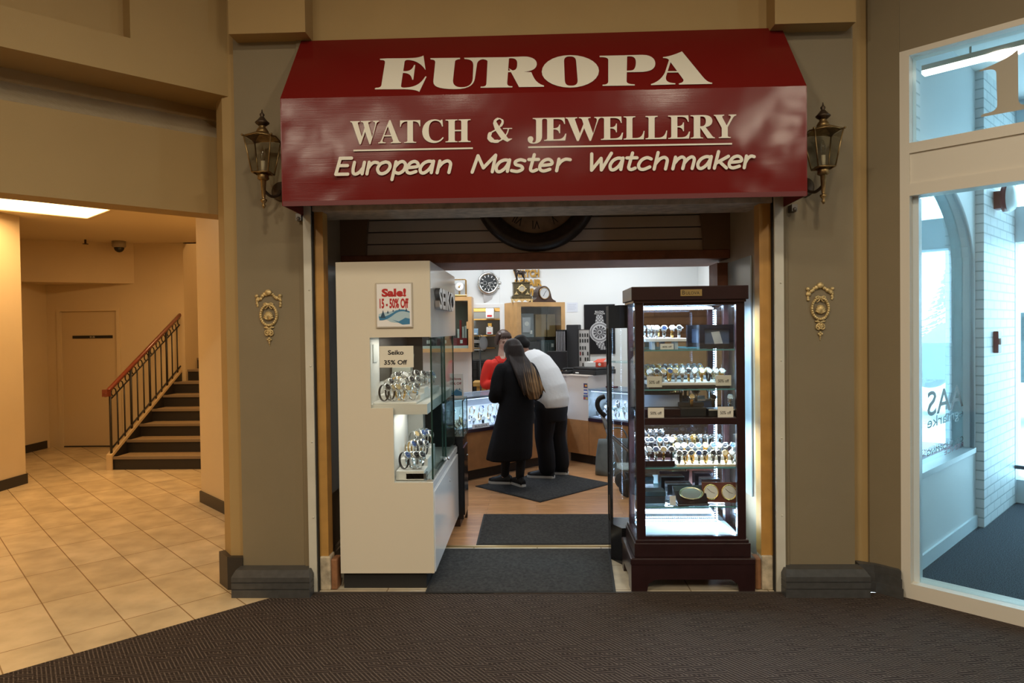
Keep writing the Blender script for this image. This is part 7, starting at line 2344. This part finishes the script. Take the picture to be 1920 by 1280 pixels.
def ring(c, rx, ry, rot=0.0, n=22, tilt=None, lump=0.0, seed=0):
    out = []
    for k in range(n):
        a = 2 * pi * k / n
        q = 1 + lump * sin(5 * a + seed) + lump * .6 * sin(9 * a + 2 * seed)
        v = Vector((rx * cos(a) * q, ry * sin(a) * q, 0))
        v = Matrix.Rotation(rot, 3, 'Z') @ v
        if tilt is not None:
            v = tilt @ v
        out.append(Vector(c) + v)
    return out


def hand(mb, wrist, direction, palm_n, side=1, L=.17, curl=.35):
    """palm, four unequal bent fingers and a thumb from the palm's side"""
    d = Vector(direction).normalized(); nn = Vector(palm_n); nn = (nn - d * nn.dot(d)).normalized(); s = d.cross(nn) * side
    w_ = Vector(wrist)
    mb.tube([w_, w_ + d * .03, w_ + d * .085], [.024, .034, .036], 12, up=s, flat=.0 + .5)
    for i, (o_, l_) in enumerate(((-.027, .068), (-.009, .078), (.009, .073), (.026, .058))):
        p0 = w_ + d * .07 + s * o_
        p1 = p0 + d * l_ * .45 + s * o_ * .1
        p2 = p1 + (d * cos(curl) + nn * sin(curl)) * l_ * .33
        p3 = p2 + (d * cos(2 * curl) + nn * sin(2 * curl)) * l_ * .28
        mb.tube([p0, p1, p2, p3], [.0095, .009, .008, .0065], 8); mb.ell(p3, .0065, 8, 6)
    t0 = w_ + d * .025 - s * .028
    t1 = t0 + (d * .7 - s * .7).normalized() * .035 + nn * .008
    t2 = t1 + (d * .9 - s * .2 + nn * .3).normalized() * .03
    mb.tube([t0, t1, t2], [.013, .0105, .008], 8); mb.ell(t2, .008, 8, 6)


def head(mb, c, R, sc=1.0):
    """skull, jaw, nose, ears; local -y is the face, R a 3x3 rotation"""
    R = R.to_3x3()
    T = lambda x, y, z: Vector(c) + R @ (Vector((x, y, z)) * sc)
    mb.ell(T(0, .012, .035), (.073 * sc, .092 * sc, .085 * sc), 20, 14, R)
    mb.ell(T(0, -.015, -.028), (.058 * sc, .070 * sc, .080 * sc), 18, 12, R)
    mb.ell(T(0, -.052, -.085), (.026 * sc, .022 * sc, .020 * sc), 12, 8, R)
    mb.ell(T(-.036, -.055, -.02), (.024 * sc, .02 * sc, .022 * sc), 10, 8, R); mb.ell(T(.036, -.055, -.02), (.024 * sc, .02 * sc, .022 * sc), 10, 8, R)
    mb.tube([T(0, -.078, .02), T(0, -.095, -.012), T(0, -.104, -.028), T(0, -.088, -.036)], [.008 * sc, .010 * sc, .013 * sc, .010 * sc], 8)
    mb.ell(T(-.012, -.090, -.030), .008 * sc, 8, 6); mb.ell(T(.012, -.090, -.030), .008 * sc, 8, 6)
    for sx in (-1, 1):
        mb.ell(T(sx * .074, .012, -.005), (.010 * sc, .018 * sc, .030 * sc), 10, 8, R)
        mb.ell(T(sx * .03, -.074, .028), (.024 * sc, .012 * sc, .008 * sc), 10, 6, R)
    return T, R


SKIN = mat('light_skin', (.58, .37, .28), .5)
SKIN2 = mat('brown_skin', (.20, .10, .065), .5)
COAT = mat('black_wool', (.0075, .0075, .009), .85, spec=.15, bump=.2, bscale=90)
TROU = mat('charcoal_trouser_cloth', (.013, .013, .015), .8, spec=.2)
TEE = mat('white_cotton', (.68, .69, .70), .8, spec=.2, bump=.9, bscale=7)
REDS = mat('red_cotton', (.62, .030, .018), .7, spec=.25, bump=.2, bscale=12)
SOLE = mat('white_sole', (.70, .68, .64), .6)
SHOE = mat('black_shoe', (.012, .012, .013), .5)


def shoe(parent, org, heel, yawd, L=.25, lift=0.0):
    """heel position on the floor and heading (degrees from +x)"""
    M_ = Matrix.Translation(Vector(heel) - Vector(org)) @ Matrix.Rotation(radians(yawd), 4, 'Z') @ Matrix.Rotation(radians(lift), 4, 'Y')
    mb = MB(); mb.M = M_
    rings = []
    for f, w_, h_ in ((0, .028, .06), (.08, .036, .075), (.25, .038, .085), (.45, .040, .075), (.65, .045, .055), (.85, .043, .042), (1.0, .020, .03)):
        rings.append([Vector((f * L, w_ * cos(a), .018 + max(0, h_ * sin(a)))) for a in [2 * pi * k / 16 for k in range(16)]])
    mb.loft(rings)
    s_ = obj('shoe', mb, SHOE, parent)
    mb = MB(); mb.M = M_
    pts = [(f * L, w_) for f, w_ in ((-.02, .020), (.06, .036), (.25, .039), (.45, .041), (.65, .047), (.85, .046), (.98, .028), (1.03, .008))]
    mb.prism([(x, y) for x, y in pts] + [(x, -y) for x, y in pts[::-1]], 0.0, .024)
    obj('sole', mb, SOLE, s_)
    return s_


# ---- woman in the long black coat, seen from behind
W0 = Vector((-.165, 2.56, 0.0105))
t = thing('person', 'person with long streaked brown hair in a long black coat, seen from behind', 'person', W0)
V = lambda x, y, z: Vector((x, y, z))
fw = Vector((-.5, .85, 0)).normalized()          # facing the counter
rtv = Vector((fw.y, -fw.x, 0))


def at_w(s, f, z): return rtv * s + fw * f + V(.0, 0, z)


ankL, ankR = aZ(947, 908) - W0, aZ(975, 912) - W0
ankL.z = ankR.z = .085
mb = MB()
limb(mb, [at_w(-.085, 0, .80), (at_w(-.085, 0, .80) + ankL) / 2 + fw * .02, ankL], [.085, .055, .034])
limb(mb, [at_w(.085, 0, .80), (at_w(.085, 0, .80) + ankR) / 2 + fw * .02, ankR], [.085, .055, .034])
dL_ = V(cos(radians(168)), sin(radians(168)), 0); dR_ = V(cos(radians(122)), sin(radians(122)), 0)
for a_n, d_n in ((ankL, dL_), (ankR, dR_)):
    limb(mb, [a_n, V(a_n.x, a_n.y, .05) + d_n * .03, V(a_n.x, a_n.y, .035) + d_n * .09], [.033, .030, .022])
hz = math.atan2(rtv.y, rtv.x)
mb.loft([ring(at_w(0, 0, .72), .14, .09, hz), ring(at_w(0, .0, .85), .145, .10, hz), ring(at_w(0, .02, 1.0), .12, .08, hz), ring(at_w(0, .03, 1.10), .14, .085, hz), ring(at_w(0, .05, 1.17), .11, .065, hz), ring(at_w(0, .07, 1.21), .05, .05, hz), ring(at_w(.01, .10, 1.29), .048, .05, hz)])
hc = at_w(.02, .135, 1.33)
Rh = Matrix.Rotation(math.atan2(-fw.x, fw.y) + pi, 3, 'Z') @ Matrix.Rotation(radians(24), 3, 'X')
head(mb, hc, Rh, .95)
for s_ in (-1, 1):
    limb(mb, [at_w(s_ * .15, .03, 1.13), at_w(s_ * .215, .05, .93), at_w(s_ * .12, .25, .93), at_w(s_ * .06, .31, .94)], [.045, .038, .030, .024])
    hand(mb, at_w(s_ * .06, .31, .94), fw * .8 - rtv * s_ * .3 + V(0, 0, -.1), V(0, 0, -1), s_)
remeshed('body', mb, SKIN, t, .0075, 2)
# trousers, coat, hair, shoes
mb = MB()
for s_, a_n in ((-.085, ankL), (.085, ankR)):
    limb(mb, [at_w(s_, 0, .70), (at_w(s_, 0, .80) + a_n) / 2 + fw * .01, a_n + V(0, 0, .005)], [.092, .058, .043])
remeshed('trousers', mb, mat('black_legging', (.009, .009, .010), .8), t, .012, 2)
mb = MB()
mb.loft([ring(at_w(-.03, -.02, .29) + V(-.075, 0, 0), .235, .17, math.atan2(rtv.y, rtv.x), 30, None, .035, 1), ring(at_w(-.025, -.02, .40) + V(-.065, 0, 0), .225, .165, math.atan2(rtv.y, rtv.x), 30, None, .03, 1.2), ring(at_w(-.01, -.01, .60) + V(-.045, 0, 0), .200, .150, math.atan2(rtv.y, rtv.x), 30, None, .02, 1.5),
         ring(at_w(0, 0, .78) + V(-.02, 0, 0), .185, .14, math.atan2(rtv.y, rtv.x), 30), ring(at_w(0, .01, .92), .168, .125, math.atan2(rtv.y, rtv.x), 30), ring(at_w(0, .03, 1.05), .178, .125, math.atan2(rtv.y, rtv.x), 30), ring(at_w(0, .045, 1.14), .185, .115, math.atan2(rtv.y, rtv.x), 30), ring(at_w(0, .06, 1.20), .145, .09, math.atan2(rtv.y, rtv.x), 30), ring(at_w(0, .075, 1.25), .075, .07, math.atan2(rtv.y, rtv.x), 30), ring(at_w(0, .085, 1.285), .065, .065, math.atan2(rtv.y, rtv.x), 30)])
for s_ in (-1, 1):
    limb(mb, [at_w(s_ * .155, .045, 1.155), at_w(s_ * .20, .04, 1.06), at_w(s_ * .232, .04, .90), at_w(s_ * .16, .20, .90), at_w(s_ * .09, .28, .93)], [.068, .066, .060, .056, .046])
remeshed('coat', mb, COAT, t, .011, 4)


def hair_mat():
    m = bpy.data.materials.new('brown_streaked_hair')
    m.use_nodes = True
    nt = m.node_tree
    b = nt.nodes['Principled BSDF']
    b.inputs['Roughness'].default_value = .55
    b.inputs['Specular IOR Level'].default_value = .2
    tc = nt.nodes.new('ShaderNodeTexCoord')
    mp = nt.nodes.new('ShaderNodeMapping')
    mp.inputs['Scale'].default_value = (46, 1, 1.3)
    dv = nt.nodes.new('ShaderNodeVectorMath'); dv.operation = 'DOT_PRODUCT'; dv.inputs[1].default_value = (1, 0, .18)
    nt.links.new(tc.outputs['Object'], dv.inputs[0])
    sz = nt.nodes.new('ShaderNodeSeparateXYZ'); nt.links.new(tc.outputs['Object'], sz.inputs[0])
    cv = nt.nodes.new('ShaderNodeCombineXYZ'); nt.links.new(dv.outputs['Value'], cv.inputs[0]); nt.links.new(sz.outputs[2], cv.inputs[2])
    nt.links.new(cv.outputs[0], mp.inputs[0])
    n = nt.nodes.new('ShaderNodeTexNoise')
    n.inputs['Scale'].default_value = 1.6
    n.inputs['Detail'].default_value = 3
    nt.links.new(mp.outputs[0], n.inputs['Vector'])
    sx = nt.nodes.new('ShaderNodeSeparateXYZ')
    nt.links.new(tc.outputs['Object'], sx.inputs[0])
    # streaks grow toward the ends and toward one side
    mr = nt.nodes.new('ShaderNodeMapRange'); mr.inputs[1].default_value = 1.36; mr.inputs[2].default_value = 1.04; nt.links.new(sx.outputs[2], mr.inputs[0])
    mr2 = nt.nodes.new('ShaderNodeMapRange'); mr2.inputs[1].default_value = -.02; mr2.inputs[2].default_value = .16; nt.links.new(sx.outputs[0], mr2.inputs[0])
    mu = nt.nodes.new('ShaderNodeMath'); mu.operation = 'MULTIPLY'; nt.links.new(mr.outputs[0], mu.inputs[0]); nt.links.new(mr2.outputs[0], mu.inputs[1])
    ad = nt.nodes.new('ShaderNodeMath'); ad.operation = 'MULTIPLY_ADD'; ad.inputs[1].default_value = .34; nt.links.new(mu.outputs[0], ad.inputs[0]); nt.links.new(n.outputs[0], ad.inputs[2])
    cr = nt.nodes.new('ShaderNodeValToRGB')
    cr.color_ramp.elements[0].position = .66
    cr.color_ramp.elements[0].color = (.016, .010, .008, 1)
    cr.color_ramp.elements[1].position = .98
    cr.color_ramp.elements[1].color = (.34, .20, .09, 1)
    nt.links.new(ad.outputs[0], cr.inputs[0])
    nt.links.new(cr.outputs[0], b.inputs['Base Color'])
    bp = nt.nodes.new('ShaderNodeBump'); bp.inputs['Strength'].default_value = .5; bp.inputs['Distance'].default_value = .006
    nt.links.new(n.outputs[0], bp.inputs['Height']); nt.links.new(bp.outputs[0], b.inputs['Normal'])
    return m


HAIRW = hair_mat()
mb = MB()
hz = math.atan2(rtv.y, rtv.x)
mb.ell(hc + V(0, 0, .030), (.090, .102, .094), 20, 14, Rh)
hl = hc - fw * .03
mb.loft([ring(hl + V(0, 0, .06), .080, .080, hz), ring(hl - fw * .005 + V(0, 0, .0), .097, .092, hz), ring(hl - fw * .02 + V(0, 0, -.05), .100, .088, hz), ring(hl - fw * .075 + V(.005, 0, -.12), .104, .070, hz), ring(hl - fw * .155 + V(.02, 0, -.20), .112, .056, hz, 22, None, .03, 1), ring(hl - fw * .195 + V(.045, 0, -.30), .115, .046, hz, 22, None, .05, 2), ring(hl - fw * .205 + V(.07, 0, -.39), .098, .036, hz, 22, None, .07, 3), ring(hl - fw * .205 + V(.085, 0, -.46), .05, .022, hz)])
for k in range(9):
    u = -1 + 2 * k / 8
    p = [hl + rtv * u * .085 + V(0, 0, -.05) - fw * .05, hl + rtv * u * .105 - fw * .19 + V(.015, 0, -.20), hl + rtv * u * .11 - fw * .225 + V(.05, 0, -.33), hl + rtv * u * .10 - fw * .225 + V(.08 + .01 * (k % 3), 0, -.44 + .02 * (k % 3))]
    limb(mb, p, [.016, .018, .015, .005], 8)
remeshed('hair', mb, HAIRW, t, .008, 2)
for a_n, d_n, yw in ((ankL, dL_, 168), (ankR, dR_, 122)):
    shoe(t, W0, V(W0.x + a_n.x, W0.y + a_n.y, .0105) - d_n * .07, yw, .235)

# ---- man in the white T-shirt bending over the counter
M0 = Vector((.145, 3.01, 0.0105))
t = thing('person', 'person in white T-shirt and dark trousers bending over the lit counter', 'person', M0)
mf = Vector((-.80, .60, 0)).normalized(); mr_ = Vector((mf.y, -mf.x, 0))
def at_m(s, f, z): return mr_ * s + mf * f + V(0, 0, z)
hipL, hipR = at_m(-.10, .0, .80), at_m(.10, .0, .80)
footL = aZ(1026, 897) - M0; footR = aZ(1052, 890) - M0
footL.z = footR.z = 0
mb = MB()
for h_, f_ in ((hipL, footL), (hipR, footR)):
    limb(mb, [h_, (h_ + V(f_.x, f_.y, .08)) / 2 + mf * .03, V(f_.x, f_.y, .08)], [.095, .06, .042]); limb(mb, [V(f_.x, f_.y, .08), V(f_.x, f_.y, .045) + V(cos(radians(168)), sin(radians(168)), 0) * .10], [.04, .026])
TI = Matrix.Rotation(0, 3, 'Z')
def spine(f, z, rx, ry, lean):
    R_ = Matrix.Rotation(lean, 3, mr_ * -1)
    return ring(mf * f + V(0, 0, z), rx, ry, math.atan2(mr_.y, mr_.x), 26, R_)
SP = [(-.02, .70, .165, .135, 0), (-.03, .82, .178, .150, .05), (-.01, .93, .178, .155, .30), (.06, 1.05, .190, .150, .62), (.16, 1.16, .205, .140, .85), (.245, 1.225, .185, .115, 1.0), (.31, 1.265, .10, .08, 1.05), (.36, 1.30, .06, .058, 1.0), (.41, 1.33, .052, .052, 1.0)]
mb.loft([spine(f, z, rx * .92, ry * .9, l) for f, z, rx, ry, l in SP])
hcM = mf * .40 + V(.035, 0, 1.345)
RhM = Matrix.Rotation(math.atan2(-mf.x, mf.y) + pi, 3, 'Z') @ Matrix.Rotation(radians(48), 3, 'X')
head(mb, hcM, RhM, 1.03)
for s_ in (-1, 1):
    limb(mb, [at_m(s_ * .19, .22, 1.17), at_m(s_ * .23, .27, .98), at_m(s_ * .15, .42, .94), at_m(s_ * .08, .50, .935)], [.058, .045, .036, .027])
    hand(mb, at_m(s_ * .08, .50, .935), mf * .9 - mr_ * s_ * .2 + V(0, 0, -.15), V(0, 0, -1), s_)
remeshed('body', mb, SKIN2, t, .008, 2)
mb = MB()
mb.loft([spine(-.028, .735, .190, .165, .05), spine(-.03, .82, .196, .172, .10)] + [spine(f, z, rx * 1.06, ry * 1.10, l) for f, z, rx, ry, l in SP[2:6]] + [spine(.275, 1.245, .125, .09, 1.05), spine(.292, 1.256, .080, .072, 1.05)])
for s_ in (-1, 1):
    limb(mb, [at_m(s_ * .165, .215, 1.19), at_m(s_ * .215, .25, 1.09), at_m(s_ * .232, .27, .985)], [.085, .078, .070])
remeshed('t_shirt', mb, TEE, t, .011, 3)
mb = MB()
mb.loft([spine(-.03, .60, .16, .14, 0), spine(-.03, .72, .183, .158, 0), spine(-.03, .79, .180, .155, .05)])
for h_, f_ in ((hipL, footL), (hipR, footR)):
    a = V(f_.x, f_.y, .10)
    limb(mb, [h_ + V(0, 0, -.05), h_.lerp(a, .3) , h_.lerp(a, .55) + mf * .02, h_.lerp(a, .8), a], [.118, .112, .096, .092, .090])
remeshed('trousers', mb, TROU, t, .012, 3)
HAIRB = mat('black_hair', (.008, .007, .007), .65, spec=.15)
mb = MB(); mb.ell(hcM + RhM @ V(0, .022, .048), (.086, .098, .086), 18, 12, RhM); mb.ell(hcM + RhM @ V(0, .06, -.0), (.066, .055, .06), 14, 10, RhM); remeshed('hair', mb, HAIRB, t, .009, 1)
for f_ in (footL, footR):
    shoe(t, M0, f_ + M0 - V(cos(radians(168)), sin(radians(168)), 0) * .075, 168, .28)

# ---- clerk in the red shirt behind the counter
C0 = Vector((-.415, 4.14, 0))
t = thing('person', 'person with short brown hair in a red shirt, looking down behind the counter', 'person', C0)
cf = Vector((.50, -.86, 0)).normalized(); cr_ = Vector((cf.y, -cf.x, 0))
def at_c(s, f, z): return cr_ * s + cf * f + V(0, 0, z)
mb = MB()
for s_ in (-1, 1):
    limb(mb, [at_c(s_ * .085, 0, .80), at_c(s_ * .085, .0, .44), at_c(s_ * .085, -.01, .08)], [.088, .056, .04]); limb(mb, [at_c(s_ * .085, 0, .08), at_c(s_ * .09, .12, .035)], [.04, .028])
    limb(mb, [at_c(s_ * .165, .0, 1.13), at_c(s_ * .205, .02, .90), at_c(s_ * .13, .22, .925), at_c(s_ * .07, .30, .93)], [.046, .038, .030, .024])
    hand(mb, at_c(s_ * .07, .30, .93), cf * .9 - cr_ * s_ * .25 + V(0, 0, -.1), V(0, 0, -1), -s_)
rc = math.atan2(cr_.y, cr_.x)
mb.loft([ring(at_c(0, 0, .72), .15, .10, rc), ring(at_c(0, 0, .90), .13, .095, rc), ring(at_c(0, .0, 1.05), .15, .10, rc), ring(at_c(0, .01, 1.14), .15, .09, rc), ring(at_c(0, .02, 1.20), .07, .06, rc), ring(at_c(0, .02, 1.225), .045, .045, rc)])
hcC = aY(944, 638, 4.10) - C0
fdir = math.atan2(cf.y, cf.x) + pi / 2 - radians(8)
RhC = Matrix.Rotation(fdir, 3, 'Z') @ Matrix.Rotation(radians(24), 3, 'X')
mb.tube([at_c(0, .01, 1.20), hcC + RhC @ V(0, .035, -.03)], [.038, .034], 12)
T_, _ = head(mb, hcC, RhC, .96)
bd_ = remeshed('body', mb, SKIN, t, .0055, 1)
# face
mb = MB()
for sx in (-1, 1):
    mb.ell(T_(sx * .030, -.081, .006), (.0125, .006, .0042), 10, 6, RhC)
obj('eyes', mb, mat('dark_eye', (.03, .02, .018), .3), bd_)
mb = MB()
for sx in (-1, 1):
    mb.tube([T_(sx * .014, -.087, .026), T_(sx * .030, -.089, .032), T_(sx * .046, -.080, .026)], [.0025, .003, .002], 6)
obj('eyebrows', mb, mat('brown_brow', (.05, .025, .015), .7), bd_)
mb = MB(); mb.tube([T_(-.021, -.082, -.060), T_(-.008, -.091, -.057), T_(.008, -.091, -.057), T_(.021, -.082, -.060)], [.003, .0055, .0055, .003], 8); obj('lips', mb, mat('muted_lip', (.36, .13, .11), .5), bd_)
HAIRC = mat('dark_brown_hair', (.045, .020, .012), .42)
mb = MB()
mb.ell(hcC + RhC @ V(0, .022, .050), (.080, .092, .077), 20, 14, RhC)
for k in range(21):
    a = radians(-205 + 230 * k / 20)          # round the back, cheek to cheek
    a = radians(-22 + 224 * k / 20)
    x, y = .083 * cos(a), .012 + .088 * sin(a)
    limb(mb, [hcC + RhC @ V(x * .8, y * .85, .075), hcC + RhC @ V(x * 1.04, y * 1.02, .02), hcC + RhC @ V(x * 1.06, y * 1.0, -.045 - .012 * sin(a))], [.020, .017, .011], 8)
for k in range(5):      # fringe
    x = -.055 + .0275 * k
    limb(mb, [hcC + RhC @ V(x * .6, -.045, .105), hcC + RhC @ V(x, -.074, .080), hcC + RhC @ V(x * 1.2 - .01, -.080, .060)], [.020, .014, .006], 8)
remeshed('hair', mb, HAIRC, t, .006, 2)
mb = MB()
mb.loft([ring(at_c(0, 0, .70), .168, .125, rc, 26), ring(at_c(0, 0, .86), .150, .115, rc, 26, None, .02, 1), ring(at_c(0, 0, 1.0), .162, .120, rc, 26), ring(at_c(0, .0, 1.10), .175, .115, rc, 26), ring(at_c(0, .01, 1.16), .155, .095, rc, 26), ring(at_c(0, .015, 1.205), .09, .075, rc, 26)])
for s_ in (-1, 1):
    limb(mb, [at_c(s_ * .15, .0, 1.135), at_c(s_ * .195, .0, 1.03), at_c(s_ * .215, .02, .90), at_c(s_ * .15, .17, .935), at_c(s_ * .10, .26, .945)], [.066, .060, .054, .048, .040])
remeshed('shirt', mb, REDS, t, .010, 3)
mb = MB()
for s_ in (-1, 1):
    base_ = [at_c(s_ * .012, .100, 1.155), at_c(s_ * .075, .085, 1.165), at_c(s_ * .085, .02, 1.22), at_c(s_ * .045, .055, 1.232)]
    top_ = [p + cf * .012 + V(0, 0, .010) for p in base_]
    mb.add(base_ + top_, [(0, 1, 2, 3), (7, 6, 5, 4), (0, 4, 5, 1), (1, 5, 6, 2), (2, 6, 7, 3), (3, 7, 4, 0)])
obj('collar', mb, REDS, t)
mb = MB()
for z_ in (1.08, 1.0, .92):
    mb.ell(at_c(0, .122, z_), .006, 8, 6)
obj('buttons', mb, mat('pale_button', (.7, .6, .55), .4), t)
mb = MB()
for s_ in (-1, 1):
    limb(mb, [at_c(s_ * .08, 0, .78), at_c(s_ * .085, .0, .44), at_c(s_ * .085, -.01, .07)], [.10, .07, .06])
remeshed('trousers', mb, TROU, t, .014, 2)
for s_ in (-1, 1):
    shoe(t, C0, C0 + at_c(s_ * .085, -.06, 0), math.degrees(math.atan2(cf.y, cf.x)), .24)

# =================================================================== OUTSIDE THE ENTRANCE
def at_o(px, py, w_): return onW(px, py, w_)
cp = on(1772, 716, (1, 1, 0), 11.5 * S2)
cu_, cwv = uw(cp)
t = thing('parked_car', 'pale teal parked car seen through the arched window', 'car', (0, 0, 0))
car = Vector((cp.x, cp.y, 0))
gz = onW(1748, 733, 11.5).z
t.location = (car.x, car.y, gz)
t.rotation_euler = (0, 0, radians(-45))
TEALC = mat('pale_teal_car_paint', (.035, .062, .068), .25, coat=.4)
body = path('M-1.0,.28 C-1.02,.62 -.98,.72 -.6,.80 C-.35,.86 -.25,.95 .15,1.25 C.5,1.42 1.4,1.45 1.9,1.38 C2.5,1.28 2.8,1.0 3.2,.95 C3.3,.8 3.3,.4 3.25,.28')
mb = MB()
mb.poly_ext([body], (0, -.8, 0), (1, 0, 0), (0, 0, 1), (0, 1, 0), 1.6); obj('car_body', mb, TEALC, t)
mb = MB(); mb.poly_ext([path('M-.12,.92 C.1,1.15 .3,1.28 .6,1.33 L.9,1.35 L.9,.95')], (0, -.802, 0), (1, 0, 0), (0, 0, 1), (0, -1, 0), .004); mb.poly_ext([path('M1.0,1.35 C1.5,1.36 2.0,1.3 2.4,1.0 L1.0,.95')], (0, -.802, 0), (1, 0, 0), (0, 0, 1), (0, -1, 0), .004); obj('car_window', mb, mat('car_glass', (.02, .04, .045), .1), t)
for x_ in (-.45, 2.5):
    for y_ in (-.82, .62):
        mb = MB(); mb.lathe([(.19, 0), (.31, -.0), (.33, .05), (.33, .2), (.2, .2)], 24, 'y', (x_, y_, .33)); wh = obj('wheel', mb, mat('tyre_rubber', (.012, .014, .016), .6), t)
        mb = MB(); mb.lathe([(.05, -.01), (.0, -.012)], 12, 'y', (x_, y_, .33))
        for k in range(5):
            a = 2 * pi * k / 5; mb.tube([(x_, y_ - .008, .33), (x_ + .2 * cos(a), y_ - .008, .33 + .2 * sin(a))], .03, 6)
        mb.tube([(x_ + .2 * cos(2 * pi * k / 20), y_ - .006, .33 + .2 * sin(2 * pi * k / 20)) for k in range(20)], .02, 6, closed=True)
        obj('hubcap', mb, mat('silver_hub', (.12, .13, .135), .4, .3), wh)
tp_ = onW(1782, 690, 16)
t = thing('spruce_tree', 'pale hazy spruce tree beyond the parked car', 'tree', (tp_.x, tp_.y, -.15))
mb = MB(); mb.cyl((0, 0, 0), .09, 1.0, 10); obj('trunk', mb, mat('grey_bark', (.2, .18, .16), .8), t)
mb = MB(); r9 = random.Random(4)
ht_ = 3.0
for k in range(420):
    f_ = r9.random() ** .7; z_ = .4 + (ht_ - .4) * f_; rr_ = .95 * (1 - f_) + .05; a = r9.uniform(0, 2 * pi); q = rr_ * r9.uniform(.4, 1)
    p = Vector((q * cos(a), q * sin(a), z_)); d = Vector((cos(a), sin(a), -.25)); s_ = Vector((-sin(a), cos(a), 0))
    L_ = .28 * (1 - f_ * .6)
    mb.add([p - s_ * .05, p + d * L_, p + s_ * .05, p + V(0, 0, .05)], [(0, 1, 3), (1, 2, 3), (0, 2, 1)])
obj('foliage', mb, mat('pale_spruce_green', (.05, .065, .06), .8), t)
